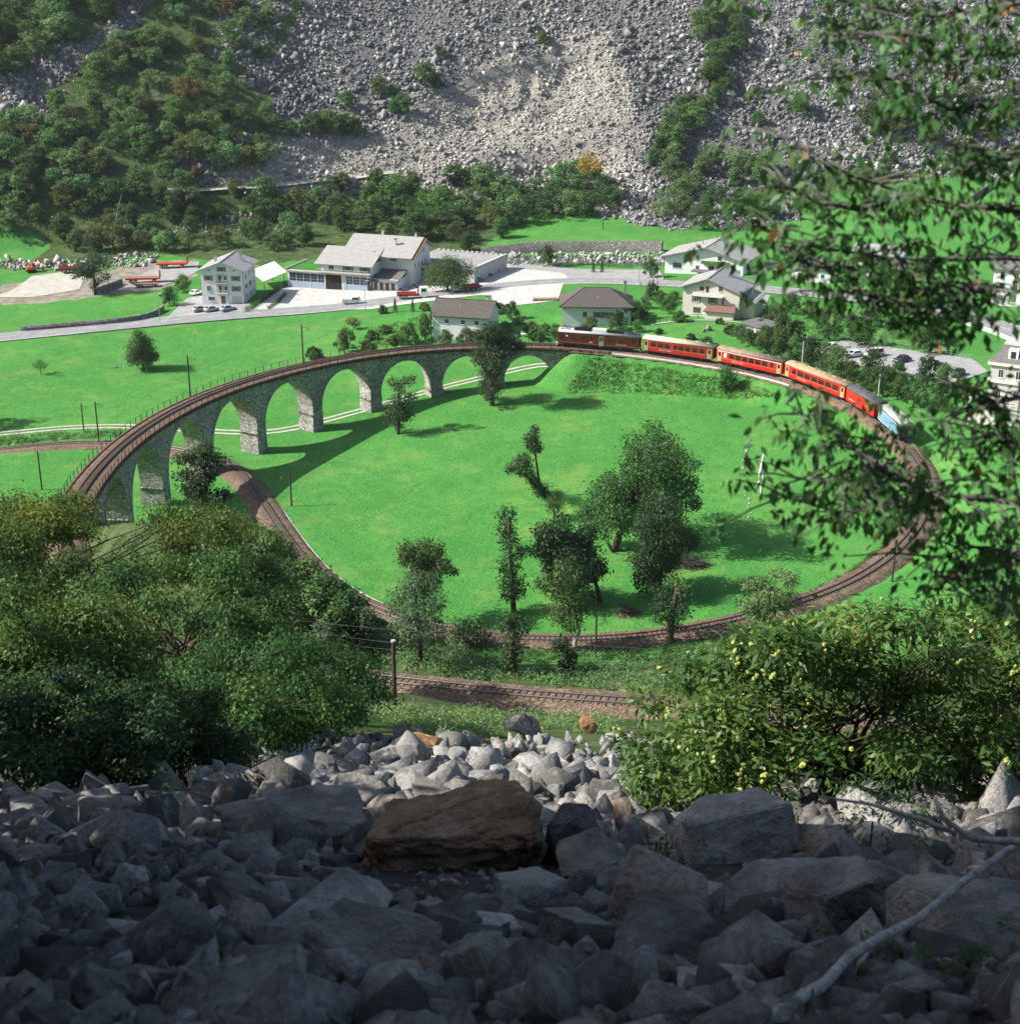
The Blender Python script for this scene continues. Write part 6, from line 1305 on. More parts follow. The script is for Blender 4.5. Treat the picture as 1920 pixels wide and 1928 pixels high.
big(985,1370,70,44,None,220,'rock',(0,0,.3),'dark grey boulder left of the rounded orange boulder',.8,14,3)
big(805,1398,60,40,None,221,'rock_orange',(0,.3,.1),'orange-stained slab at the far edge of the sunlit rocks',.6,12,3)
big(560,1425,80,60,None,222,'rock_pale_lit',(0,.1,.1),'pale angular boulder at the left edge of the sunlit rocks',.8,12,3)
g=np.random.default_rng(77); placed=[]
bigs=[(852,1590,180),(1080,1588,60),(1368,1590,130),(1285,1730,90),(1500,1720,140),(1255,1820,110),(690,1840,120),(620,1780,150),(430,1720,60),(1830,1780,150),(1060,1890,120),(1370,1890,100),(300,1905,90),(545,1560,130)]
cnt=0; tries=0
BN=[(852,1590,'the huge brown boulder'),(1080,1588,'the smooth upright stone'),(1368,1590,'the large dark angular boulder'),(1285,1730,'the sloping grey boulder'),(1500,1720,'the wide flat-topped boulder'),(1255,1820,'the black-sided boulder'),(690,1840,'the tall pointed boulder'),(560,1780,'the broad dark boulder'),(430,1720,'the squarish dark boulder'),(1830,1780,'the large layered rock'),(1060,1890,'the pale ridged rock'),(300,1905,'the pale bluish rock'),(545,1560,'the broad rounded boulder'),(100,1600,'the left thicket'),(100,1800,'the lower left corner'),(1107,1367,'the rounded orange boulder'),(985,1370,'the far dark boulder'),(805,1398,'the orange-stained slab'),(560,1425,'the pale angular boulder'),(1600,1500,'the chestnut bush'),(1200,1450,'the chestnut bush edge')]
def rocklab(u,v,w,lit):
    d=sorted(((u-a)**2+(v-b)**2,a,b,t) for a,b,t in BN)[0]; dx=u-d[1]; dy=v-d[2]
    rel=('right of' if dx>0 else 'left of') if abs(dx)>abs(dy) else ('behind' if dy<0 else 'in front of')
    return f"{'large' if w>110 else ('small' if w<45 else 'middling')} {'pale sunlit' if lit else 'shaded grey'} boulder {rel} {d[3]}"
# rocks laid in strips of distance; nearer ones larger in the picture
def spot(d,u): return gp_at(u,d)
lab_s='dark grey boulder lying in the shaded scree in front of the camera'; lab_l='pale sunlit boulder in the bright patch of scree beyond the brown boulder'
while cnt<270 and tries<6000:
    tries+=1
    d=6.2+ (27-6.2)*g.random()**1.35 if cnt<215 else g.uniform(28,56); u=g.uniform(-60,1980) if d<34 else g.uniform(420,1240)
    p=gp_at(u,d); uu,vv,dep=topx(p)
    s=float(np.exp(g.normal(0,.38)))*(.15+.0098*d)*(.72 if u<640 and d<24 else 1)*(1 if d<28 else .85); s=min(s,.95); wpx=s*F/dep
    if any((uu-a)**2+((vv-b)*1.5)**2<(max(r*.8,0)+wpx*.35)**2 for a,b,r in bigs): continue
    if d<15.2 and 640<uu<1070 and 1520<vv and vv-wpx*.75<1672: continue
    if d<15.4 and 1225<uu<1500 and 1540<vv and vv-wpx*.75<1650: continue
    if any((p[0]-a[0])**2+(p[1]-a[1])**2<((s+b)*(.60 if d<28 else .7))**2 for a,b in placed): continue
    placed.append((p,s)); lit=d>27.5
    rock_at(RM[int(g.integers(16))],'rock_pale_lit' if lit else 'rock',rocklab(uu,vv,wpx,lit),p,s,(g.normal()*.35,g.normal()*.35,g.random()*6.28),'boulders in the sunlit scree' if lit else 'boulders in the shaded scree',.22); cnt+=1
# the countless smaller stones between them
def rot_rand(g,n):
    q=unit(g.normal(size=(n,4))); w,x,y,z=q.T
    return np.stack([1-2*(y*y+z*z),2*(x*y-z*w),2*(x*z+y*w),2*(x*y+z*w),1-2*(x*x+z*z),2*(y*z-x*w),2*(x*z-y*w),2*(y*z+x*w),1-2*(x*x+y*y)],1).reshape(n,3,3)
LO8=[]
for i in range(10):
    me=rock_mesh(500+i,0,8,(1,.8,.65),0,0); me.calc_loop_triangles(); LO8.append((np.array([v.co for v in me.vertices]),np.array([t_.vertices[:] for t_ in me.loop_triangles]))); bpy.data.meshes.remove(me)
def stones(name,label,Pn,S,mat,seed,ico=True,rnd=None,aniso=.35): return blocks(name,label,Pn,S,mat,seed,LO8,rnd)
def scree_mat(name,stops,rough=.9,fine=0):
    m,nt,b=new_mat(name); c=ramp(nt,attr(nt,'rnd'),stops); n=noise(nt,3.0,3,.65)
    if fine:
        nf=noise(nt,fine,5,.7); ng=noise(nt,fine*.28,3,.6); c=mix(nt,ramp(nt,nf,[(.35,(0,0,0)),(.68,(.75,.75,.75))]),c,tuple(x*.32 for x in stops[1][1])); c=mix(nt,ramp(nt,ng,[(.55,(0,0,0)),(.68,(.55,.55,.55))]),c,tuple(min(1,x*1.5) for x in stops[1][1])); nt.links.new(c,b.inputs['Base Color']); b.inputs['Roughness'].default_value=rough; b.inputs['Specular IOR Level'].default_value=.15; bump(nt,b,mathn(nt,'ADD',nf,ng),1.0,.05); return m
    if 1:
        pass
    c=c; c=mix(nt,mathn(nt,'MULTIPLY',ramp(nt,n,[(.4,(0,0,0)),(.7,(1,1,1))]),.4),c,(.09,.09,.09)); nt.links.new(c,b.inputs['Base Color']); b.inputs['Roughness'].default_value=rough; b.inputs['Specular IOR Level'].default_value=.15; bump(nt,b,n,.3,.1); return m
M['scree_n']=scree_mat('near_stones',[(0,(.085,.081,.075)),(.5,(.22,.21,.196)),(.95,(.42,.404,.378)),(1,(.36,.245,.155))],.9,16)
M['scree_lit']=scree_mat('pale_lit_stones',[(0,(.16,.157,.15)),(.5,(.29,.283,.27)),(.93,(.43,.42,.40)),(1,(.42,.24,.12))],.9,8)  # lighter than the near stones: sunlight of the bright patch put into the colour
M['scree_f']=scree_mat('far_scree',[(0,(.085,.086,.088)),(.4,(.19,.19,.19)),(.75,(.32,.318,.312)),(.97,(.50,.495,.48)),(1,(.50,.40,.30))])
M['scree_l']=scree_mat('far_pale_scree',[(0,(.18,.168,.15)),(.35,(.31,.295,.268)),(.75,(.46,.44,.41)),(1,(.66,.64,.60))])
LO=[]
for i in range(12):
    me=rock_mesh(300+i,0,9+i%4*2,[(1,.8,.62),(1,.65,.5),(.9,.85,.7),(1.1,.6,.42)][i%4],0,.03 if i%3==0 else 0); me.calc_loop_triangles()
    LO.append((np.array([v.co for v in me.vertices]),np.array([t_.vertices[:] for t_ in me.loop_triangles]))); bpy.data.meshes.remove(me)
def blocks(name,label,Pn,S,mat,seed,lib=None,rnd=None):
    lib=lib or LO; g=np.random.default_rng(seed); Vs=[];Fs=[];Rs=[]; off=0; pick=g.integers(0,len(lib),len(Pn))
    for k in range(len(lib)):
        m_=pick==k; n=int(m_.sum())
        if n==0: continue
        BV,BF=lib[k]; V=BV[None]*(1+g.uniform(-.25,.25,(n,1,3))); V=np.einsum('nij,nkj->nki',rot_rand(g,n),V)*S[m_][:,None,None]+Pn[m_][:,None,:]
        Vs.append(V.reshape(-1,3)); Fs.append((BF[None]+(np.arange(n)*len(BV))[:,None,None]).reshape(-1,3)+off); Rs.append(np.repeat(g.random(n) if rnd is None else rnd[m_],len(BV))); off+=n*len(BV)
    o=link(name,mesh_np(name,np.concatenate(Vs),np.concatenate(Fs),M[mat],False,{'rnd':np.concatenate(Rs)})); return tag(o,label,None,None,'stuff')
def clear_of_big(u,v,w):
    return not ((640<u<1070 and v>1500 and v-w*.7<1675) or (1225<u<1500 and v>1530 and v-w*.7<1650) or (1020<u<1150 and v>1500 and v-w*.7<1655))
g=np.random.default_rng(9); PP=[];SS=[]
for d,u in zip(6+25*g.random(3200)**1.25,g.uniform(-100,2020,3200)):
    p=gp_at(u,d); s_=float(np.exp(g.normal(0,.42)))*(.095+.0085*d); uu,vv,dep=topx(p)
    if d<15.4 and not clear_of_big(uu,vv,s_*F/dep): continue
    p[2]+=s_*.12; PP.append(p); SS.append(s_)
for d,u in zip(g.uniform(8.5,15,420),g.uniform(620,1520,420)):
    p=gp_at(u,d); s_=float(g.uniform(.05,.11)); p[2]-=s_*.1; PP.append(p); SS.append(s_)
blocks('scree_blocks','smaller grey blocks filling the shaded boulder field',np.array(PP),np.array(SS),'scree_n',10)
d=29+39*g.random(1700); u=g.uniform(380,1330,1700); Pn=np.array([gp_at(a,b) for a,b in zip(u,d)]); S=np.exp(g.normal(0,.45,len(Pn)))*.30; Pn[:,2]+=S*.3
blocks('sunlit_blocks','pale angular blocks of the sunlit scree patch',Pn,S,'scree_lit',11)
# the far scree: tens of thousands of blocks on the mountainside
def scatter_far(polys,n,seed,excl=()):
    g=np.random.default_rng(seed); out=[]; tot=0
    while tot<n:
        x=g.uniform(-210,240,40000); y=g.uniform(190,430,40000); z=gz(x,y); u,v,_=topx(np.stack([x,y,z],1)); ok=np.zeros(len(x),bool); u0,v0=u,v; u=u+vnoise(x,y,9,21)*26+g.normal(0,9,len(x)); v=v+vnoise(x,y,7,22)*12+g.normal(0,5,len(x))
        for p_ in polys: ok|=inpoly(u,v,p_)
        for p_ in excl: ok&=~inpoly(u,v,p_)
        ok&=(v0>-60)&(u0>-60)&(u0<1980)
        out.append(np.stack([x,y,z],1)[ok]); tot+=ok.sum()
    return np.concatenate(out)[:n]
Pn=scatter_far(SCREE,52000,12,LIGHTS); S=np.exp(np.random.default_rng(13).normal(0,.58,len(Pn)))*.40; S=np.minimum(S,2.2); Pn[:,2]+=S*.3
fl=vnoise(Pn[:,0]+Pn[:,1]*.25,Pn[:,1]*.22,9,31)*.6+vnoise(Pn[:,0],Pn[:,1],30,32)*.6; S=S*(1+.28*vnoise(Pn[:,0],Pn[:,1]*.3,7,33)); FR=np.clip(np.random.default_rng(5).random(len(Pn))*.75+.12+fl*.28,0,1)
stones('far_scree','grey blocks of the great scree on the mountainside',Pn,S,'scree_f',14,False,FR)
Pn=scatter_far(LIGHTS,17000,15); S=np.exp(np.random.default_rng(16).normal(0,.55,len(Pn)))*.30; S=np.minimum(S,1.5); Pn[:,2]+=S*.3
stones('quarry_rubble','pale rubble of the quarried scar in the scree',Pn,S,'scree_l',17,False)
def ground_pts(poly,n,seed):
    g=np.random.default_rng(seed); us=[q[0] for q in poly]; vs=[q[1] for q in poly]; out=[]
    while len(out)<n:
        a=g.uniform(min(us),max(us)); b=g.uniform(min(vs),max(vs))
        if inpoly(np.array([a]),np.array([b]),poly)[0]: out.append(P(a,b))
    return np.array(out)
def rubble(label,poly,n,s,seed,mat='scree_l',name='river_stones'):
    Pn=ground_pts(poly,n,seed); S=np.exp(np.random.default_rng(seed).normal(0,.5,n))*s; Pn[:,2]+=S*.3; stones(name,label,Pn,S,mat,seed)
rubble('white boulders in the river bed',[(885,502),(900,484),(1000,477),(1250,476),(1250,496),(985,500)],700,.42,18)
rubble('white rocks along the river at the left',[(0,488),(120,492),(250,480),(300,478),(290,500),(160,512),(0,508)],420,.5,19)
rubble('large pale blocks at the foot of the quarry scar',[(640,350),(760,325),(860,300),(1000,312),(1150,300),(1205,385),(1050,372),(900,365),(700,362)],650,.62,28,name='quarry_blocks')
rubble('rubble among the trees below the valley path',[(300,440),(400,400),(520,395),(600,410),(560,430),(420,440)],240,.5,20)
rubble('pale rubble at the foot of the right scree',[(1165,400),(1215,330),(1240,345),(1230,425),(1180,425)],300,.5,22)
rubble('old dry stone rubble line in the meadow',[(210,693),(245,687),(290,688),(245,691)],26,.25,23,name='wall_stones')
for i,(u,v,s,mt,lab) in enumerate(((1503,103,2.1,'rock_orange','orange boulder high in the right scree, left of a pair'),(1522,114,2.1,'rock_orange','orange boulder high in the right scree, right of a pair'),(1040,100,2.4,'rock_pale_lit','pale overhanging boulder above the quarry scar'),(1088,72,1.8,'rock_pale_lit','pale boulder at the top of the quarry scar'),(1415,172,3.0,'rock','large dark boulder beside the green strip in the scree'),(1375,178,2.6,'rock','dark boulder at the edge of the green strip in the scree'),(735,92,1.8,'rock','grey boulder left of the scree bushes'),(1335,622,1.2,'rock_pale_lit','pale boulder on the garden lawn before the cream house'),(1325,625,.7,'rock_pale_lit','small pale stone beside the garden boulder'))):
    rock_at(RM[i],mt,lab,P(u,v),s,(.2*i,.1*i,i),None,.25)
# ------------------------------------------------------------------ vehicles
M['tyre']=plain('tyre_rubber',(.018,.018,.018),.85,0,.2,8); M['rim']=plain('wheel_rim',(.45,.45,.46),.4,.6,.1,8); M['lamp']=plain('lamp_glass',(.75,.74,.70),.2,0,.05,5,.6); M['taillamp']=plain('tail_lamp',(.45,.02,.015),.3,0,.1,5,.6)
for n_,c_ in (('car_silver',(.42,.46,.50)),('car_white',(.74,.74,.73)),('car_blue',(.06,.13,.30)),('car_red',(.36,.025,.02)),('car_dark',(.035,.04,.055)),('car_black',(.016,.016,.018)),('car_pale',(.36,.44,.48)),('truck_orange',(.62,.105,.030)),('truck_red',(.42,.035,.02)),('bed_wood',(.42,.20,.10))): M[n_]=paint(n_,c_,.3,.06,.15)
TY=MB().cyl((0,0,0),.31,'y',.2,14).mesh('tyre',M['tyre']); RI=MB().cyl((0,0,0),.19,'y',.215,10).mesh('rim',M['rim'])
def wheel(t,x,y,r=.31):
    w=link('wheel',TY,t,(x,y,r)); k=r/.31; w.scale=(k,1,k); link('rim',RI,w,(0,0,0)); return w
def car(u,v,deg,col,label,L=4.2,H=1.38,van=False,group='parked cars',name='parked_car'):
    p=P(u,v); t=thing(name,label,'car' if not van else 'van',(p[0],p[1],p[2]+.12),math.radians(deg),group); h=L/2; w=.84
    body=MB()
    lo=[(-h,.30),(-h+.05,.78),(-h+.75,.90),(h-1.25,.88),(h-.15,.72),(h,.50),(h-.02,.28)]
    body.prism(lo,'y',-w,w).build('body',M[col],t,False,.04)
    a,b_,c_,d=(-h+.45,-h+1.0,h-2.0,h-1.15) if not van else (-h+.05,-h+.2,h-1.35,h-.75)
    vs=[(a,-w+.04,.86),(d,-w+.04,.86),(d,w-.04,.86),(a,w-.04,.86),(b_,-w+.2,H),(c_,-w+.2,H),(c_,w-.2,H),(b_,w-.2,H)]
    MB().add(vs,[(0,1,5,4),(1,2,6,5),(2,3,7,6),(3,0,4,7),(4,5,6,7),(3,2,1,0)]).build('cabin',M[col],t,False,.03)
    def glassq(q,nm):
        q=[Vector(x) for x in q]; n_=(q[1]-q[0]).cross(q[3]-q[0]).normalized()*.012; MB().add([x+n_ for x in q]+[x-n_*1.5 for x in q],[(0,1,2,3),(7,6,5,4),(0,4,5,1),(1,5,6,2),(2,6,7,3),(3,7,4,0)]).build(nm,M['glass'],t)
    def lerp(A,B,s): return tuple(A[i]+(B[i]-A[i])*s for i in range(3))
    def inset(i,j,k,l,e=.10):
        A,B,C_,D=vs[i],vs[j],vs[k],vs[l]; 
        return [lerp(lerp(A,B,e),lerp(D,C_,e),e),lerp(lerp(A,B,1-e),lerp(D,C_,1-e),e),lerp(lerp(A,B,1-e),lerp(D,C_,1-e),1-e),lerp(lerp(A,B,e),lerp(D,C_,e),1-e)]
    glassq(inset(1,2,6,5),'windscreen'); glassq(inset(3,0,4,7),'rear_window'); glassq(inset(0,1,5,4),'side_window'); glassq(inset(2,3,7,6),'side_window')
    for x in (-h+.75,h-.78):
        for y in (-w+.05,w-.05): wheel(t,x,y)
    for y in (-.6,.6): MB().box(h-.06,h+.02,y-.16,y+.16,.52,.66).build('headlight',M['lamp'],t); MB().box(-h-.02,-h+.05,y-.16,y+.16,.6,.75).build('tail_light',M['taillamp'],t)
    MB().box(h-.05,h+.05,-w+.05,w-.05,.28,.42).build('bumper',M['tyre'],t); MB().box(-h-.05,-h+.05,-w+.05,w-.05,.30,.44).build('bumper',M['tyre'],t)
    return t
A_='cars before the tall white house'
car(377,586,40,'car_silver','left one of three silver cars before the tall white house',group=A_); car(399,586,42,'car_silver','middle one of three silver cars before the tall white house',group=A_); car(429,585,45,'car_pale','right one of three silver cars before the tall white house',4.3,1.42,group=A_); car(370,555,60,'car_white','white car parked at the left corner of the tall white house',group=A_)
car(897,530,10,'car_blue','blue car parked beside the flat-roofed annex',group='cars beside the annex'); car(912,521,20,'car_dark','dark car parked beside the flat-roofed annex between blue and red ones',group='cars beside the annex'); car(925,514,25,'car_red','red car parked beside the flat-roofed annex',group='cars beside the annex')
CPG='cars in the right car park'
car(1563,660,205,'car_white','white jeep-like car at the left end of the right car park',4.0,1.6,group=CPG); car(1606,672,205,'car_white','low white car second from left in the right car park',4.3,1.3,group=CPG); car(1645,672,210,'car_white','white van-like car behind leaves in the right car park',4.4,1.75,True,group=CPG)
car(1697,682,215,'car_dark','dark blue car in the middle of the right car park',group=CPG); car(1771,698,230,'car_black','black car by the bushes near the villa',group=CPG); car(1803,708,235,'car_dark','dark car nearest the villa, half hidden by bushes',group=CPG)
car(1413,585,120,'car_red','red car beside the cream house wall',group=None)
# white double-cab pickup
def pickup(u,v,deg,label):
    p=P(u,v); t=thing('pickup_van',label,'pickup',(p[0],p[1],p[2]+.12),math.radians(deg)); 
    MB().prism([(.1,.4),(.1,1.95),(1.9,1.95),(2.25,1.25),(2.35,.9),(2.35,.4)],'y',-.85,.85).build('cab',M['car_white'],t,False,.05); MB().box(-2.35,.1,-.85,.85,.45,.75).build('chassis',M['car_white'],t)
    for q in ((-2.35,.08,-.88,-.82),(-2.35,.08,.82,.88)): MB().box(q[0],q[1],q[2],q[3],.75,1.25).build('side_board',M['car_white'],t)
    MB().box(-2.38,-2.32,-.85,.85,.75,1.25).build('tailboard',M['car_white'],t); cv=MB().box(-2.25,.05,-.78,.78,1.0,1.32).build('load_cover',M['car_pale'],t)
    for x0,x1 in ((.25,.95),(1.05,1.8)):
        for y in (-.86,.86): MB().box(x0,x1,y-.012,y+.012,1.25,1.8).build('side_window',M['glass'],t)
    MB().slab([(2.28,-.7,1.3),(2.28,.7,1.3),(1.96,.7,1.88),(1.96,-.7,1.88)],.03).build('windscreen',M['glass'],t)
    for x in (-1.5,1.5):
        for y in (-.78,.78): wheel(t,x,y,.33)
    for y in (-.6,.6): MB().box(2.33,2.38,y-.14,y+.14,.75,.95).build('headlight',M['lamp'],t)
pickup(662,573,4,'white double-cab pickup parked on the workshop yard')
def truck(u,v,deg,label,crane=True,bed='truck_red'):
    p=P(u,v); t=thing('crane_truck' if crane else 'truck',label,'truck',(p[0],p[1],p[2]+.12),math.radians(deg))
    MB().prism([(1.9,.8),(1.9,2.9),(3.6,2.9),(3.9,1.9),(3.95,.6),(2.2,.6)],'y',-1.2,1.2).build('cab',M['car_white'],t,False,.06)
    MB().slab([(3.82,-1.0,1.95),(3.82,1.0,1.95),(3.62,1.0,2.75),(3.62,-1.0,2.75)],.03).build('windscreen',M['glass'],t)
    for y in (-1.21,1.21): MB().box(2.3,3.4,y-.012,y+.012,1.85,2.65).build('side_window',M['glass'],t)
    MB().box(-4.0,2.1,-.5,.5,.7,.95).build('chassis',M['black'],t); MB().box(-4.1,1.0,-1.2,1.2,1.05,1.25).build('flatbed',M[bed],t)
    for y in (-1.2,1.2): MB().box(-4.1,1.0,y-.04,y+.04,1.25,1.55).build('side_board',M[bed],t)
    for x in (-3.0,-1.8,2.9):
        for y in (-1.0,1.0): wheel(t,x,y,.5)
    if crane:
        MB().tube([(1.45,0,1.0),(1.45,0,2.6)],.22,8).build('crane_post',M['truck_red'],t); MB().tube([(1.45,0,2.6),(.2,0,3.6),(-1.0,0,2.5)],[.17,.14,.12],6).build('crane_arm',M['black'],t); MB().tube([(-1.0,0,2.5),(-2.6,0,1.9),(-3.2,0,2.5)],[.1,.08,.06],6).build('crane_jib',M['black'],t); MB().box(-3.4,-3.0,-.2,.2,2.2,2.7).build('grab',M['black'],t)
truck(777,562,6,'white-cabbed crane truck with red flatbed beside the road'); truck(877,548,200,'white-cabbed truck half hidden behind the round tree',False)
def trailer(u,v,deg,L,label,bed):
    p=P(u,v); t=thing('trailer',label,'trailer',(p[0],p[1],p[2]+.1),math.radians(deg),'flat trailers by the river'); h=L/2
    MB().box(-h,h,-1.25,1.25,1.15,1.4).build('deck',M[bed],t); MB().box(h-.25,h+.05,-1.25,1.25,1.4,3.3).build('headboard',M['truck_orange'],t); MB().box(-h+.3,h-.3,-.5,.5,.8,1.15).build('frame',M['truck_red'],t)
    for y in (-1.27,1.27): MB().box(-h,h,y-.04,y+.04,1.1,1.45).build('side_rail',M['truck_orange'],t)
    for x in (-h+1.4,-h+2.6,h-1.8):
        for y in (-.95,.95): wheel(t,x,y,.48)
trailer(270,532,8,9.5,'orange flat trailer with wooden deck standing nearer','bed_wood'); trailer(325,504,6,9.0,'red flat trailer with upright headboard standing farther back','truck_orange')
p=P(275,540); t=thing('low_trailer','brown low trailer parked before the wooden-decked orange trailer','trailer',(p[0],p[1],p[2]),.1); MB().box(-3.4,3.4,-1.1,1.1,.8,1.0).build('deck',M['brick_red'],t); MB().box(-3.2,3.2,-.4,.4,.55,.8).build('frame',M['black'],t); [wheel(t,x,y,.4) for x in (-2.2,-1.2,2.2) for y in (-.9,.9)]
truck(140,512,20,'red and white tipper truck among the rocks at the left',False,'truck_red')
def digger(u,v,label):
    p=P(u,v); t=thing('excavator',label,'excavator',(p[0],p[1],p[2]),.5)
    for y in (-.9,.9): MB().prism([(-1.4,.1),(-1.2,0),(1.2,0),(1.4,.1),(1.4,.5),(1.1,.7),(-1.1,.7),(-1.4,.5)],'y',y-.25,y+.25).build('track',M['black'],t)
    MB().box(-1.4,1.0,-1.0,1.0,.8,1.6).build('house',M['truck_orange'],t,False,.08); c=MB().box(.0,1.0,-1.0,-.1,1.6,2.7).build('cab',M['truck_orange'],t); MB().box(.2,1.02,-1.02,-.2,1.75,2.55).build('pane',M['glass'],c)
    MB().tube([(.9,.2,1.3),(2.2,.2,3.0),(3.4,.2,2.6)],[.2,.2,.15],6).build('boom',M['truck_orange'],t); MB().tube([(3.4,.2,2.7),(3.2,.2,1.0)],[.14,.1],6).build('dipper',M['truck_orange'],t); MB().prism([(2.8,.4),(3.4,.2),(3.5,1.0),(3.1,1.1)],'y',-.2,.6).build('bucket',M['black'],t)
digger(60,512,'small orange excavator on the river bank at the far left')
# ------------------------------------------------------------------ street lamps, fences, furniture
def lamp(u,v,tv,label):
    p=P(u,v); dep=topx(p)[2]; h=(v-tv)*dep/F; t=thing('street_lamp',label,'lamp',tuple(p),0,'street lamps')
    MB().tube([(0,0,-.4),(0,0,h-.3),(.15,-.1,h),(.7,-.3,h+.1)],[.09,.06,.05,.04],8).build('post',M['rim'],t); MB().box(.55,1.15,-.42,-.2,h+.02,h+.16).build('lamp_head',M['offwhite'],t,False,.03)
lamp(688,586,528,'slim street lamp at the road edge before the workshop'); lamp(302,612,552,'street lamp at the corner of the stone road wall'); lamp(1203,534,488,'street lamp at the road bend beside the pedestrians')
def fence(label,pxs,h=1.0,sp=2.2,mat='wood_pole',name='rail_fence'):
    W=densify(pxs,sp); t=thing(name,label,'fence',tuple(W[0])); o=W[0]
    pm_=MB().box(-.05,.05,-.05,.05,-.3,h).mesh('fence_post',M[mat])
    for q in W: link('fence_post',pm_,t,(q[0]-o[0],q[1]-o[1],float(gz(q[0],q[1]))-o[2]))
    for z in (h*.5,h*.92):
        MB().tube([(q[0]-o[0],q[1]-o[1],float(gz(q[0],q[1]))-o[2]+z) for q in W],.03,5).build('fence_rail',M[mat],t)
fence('wooden rail fence along the garden path above the coaches',[(1230,610),(1270,602),(1320,598),(1380,600),(1410,606)]); fence('thin metal fence along the upper edge of the right car park',[(1540,640),(1600,634),(1680,648),(1760,664),(1830,678)],1.1,2.5,'rim','metal_fence'); fence('river railing at the edge of the yard',[(940,499),(985,496),(1050,505)],1.0,2.5,'rim','metal_fence')
M['plastic']=plain('white_plastic',(.80,.80,.79),.4,0,.03,3)
p=P(985,634); t=thing('garden_table','white garden table on the lawn left of the railcar','table',tuple(p)); MB().cyl((0,0,.72),.62,'z',.05,16).build('table_top',M['plastic'],t)
for a in range(4): x,y=.4*math.cos(a*1.57+.78),.4*math.sin(a*1.57+.78); MB().tube([(x*1.2,y*1.2,0),(x,y,.7)],.03,6).build('leg',M['plastic'],t)
def chair(x,y,rz,label):
    q=(p[0]+x,p[1]+y,float(gz(p[0]+x,p[1]+y))); t=thing('garden_chair',label,'chair',q,rz,'garden chairs on the lawn'); MB().box(-.25,.25,-.25,.25,.42,.47).build('seat',M['plastic'],t); MB().box(-.25,.25,.22,.27,.47,.92).build('backrest',M['plastic'],t)
    for a in (-.22,.22):
        for b_ in (-.22,.22): MB().box(a-.025,a+.025,b_-.025,b_+.025,0,.42).build('leg',M['plastic'],t)
chair(-1.6,-.3,1.4,'white garden chair left of the garden table'); chair(1.4,.2,-1.4,'white garden chair right of the garden table'); chair(-.3,1.1,0,'white garden chair behind the garden table'); chair(-2.8,-.6,1.8,'white garden chair standing apart at the far left of the lawn group')
# laundry line
p=P(1768,670); t=thing('washing_line','washing line with white and red laundry beside the right car park','laundry',tuple(p),.2)
for x in (-2,2): MB().tube([(x,0,-.3),(x,0,1.9)],.04,6).build('post',M['wood_pole'],t)
MB().tube([(-2,0,1.85),(2,0,1.85)],.015,4).build('line',M['rim'],t)
for i,(x,c_) in enumerate(((-1.6,'plastic'),(-.9,'plastic'),(-.2,'truck_red'),(.5,'plastic'),(1.2,'plastic'))): MB().box(x,x+.55,-.02,.02,.95+.1*(i%2),1.84).build('cloth',M[c_],t)
# flower bed with kerb by the hipped house
p=P(1030,566); t=thing('flower_bed','long flower bed with red and white edging beside the road','flower bed',tuple(p),.05); MB().box(-3.6,3.6,-.7,.7,-.3,.35).build('edging',M['brick_red'],t); link('plants',mk_leafmesh('plants',[(x,0,.6) for x in np.linspace(-3.2,3.2,12)],[.42]*12,60,.2,'lf_oak',seed=5),t)
# hedge along the side of the workshop yard
def hedge(label,pxs,w,h,mat='lf_oak',seed=1):
    W=densify(pxs,.8); o=W[0]; t=thing('hedge',label,'hedge',tuple(o)); C=[(q[0]-o[0],q[1]-o[1],float(gz(q[0],q[1]))-o[2]+h*k) for q in W for k in (.3,.75)]
    link('foliage',mk_leafmesh('foliage',C,[w]*len(C),50,.24,mat,seed=seed,shell=.3),t)
hedge('long clipped hedge between the tall white house and the workshop yard',[(462,588),(490,570),(520,550),(540,536)],.75,1.1,'lf_oak',3); hedge('short shrub hedge beside the workshop yard',[(505,582),(520,572),(537,555)],.5,.7,'lf_olive',4); hedge('row of bushes along the river edge right of the yard',[(1060,503),(1085,500),(1110,498),(1150,502),(1190,503)],.9,1.0,'lf_bright',6)
# ------------------------------------------------------------------ things on the loop meadow
def brush(u,v,n,rx,label,seed):
    p=P(u,v); t=thing('brush_pile',label,'brush pile',tuple(p)); g=random.Random(seed); mb=MB()
    for i in range(n):
        a=g.uniform(0,6.28); c=Vector((g.gauss(0,rx*.45),g.gauss(0,rx*.3),0)); L=g.uniform(.6,1.6)*rx*.5; hgt=max(.1,1.1-abs(c.x)/rx)*g.uniform(.2,1.0); d=Vector((math.cos(a),math.sin(a)*.6,g.uniform(-.25,.25)))*L
        mb.tube([c+Vector((0,0,hgt))-d,c+Vector((0,0,hgt+.1)),c+Vector((0,0,hgt))+d],[.05,.04,.02],4)
    mb.build('twigs',M['wood_pole'],t)
    for i in range(10): c=Vector((g.gauss(0,rx*.5),-rx*.3+g.gauss(0,.2),.12)); MB().tube([c,c+Vector((g.uniform(-.6,.6),g.uniform(-.3,.3),.05))],.09,6).build('cut_log',M['brick_red'],t)
brush(1300,1066,130,2.6,'large pile of cut brushwood right of the ivy-clad tree',1); brush(1180,1157,90,1.7,'small dark pile of brushwood near the loop track',2); brush(1445,1118,60,1.6,'loose heap of twigs near the lower right of the loop',3)
p=P(1433,932); t=thing('white_sculpture','slender white figure-like sculpture standing on the loop meadow','sculpture',tuple(p)); 
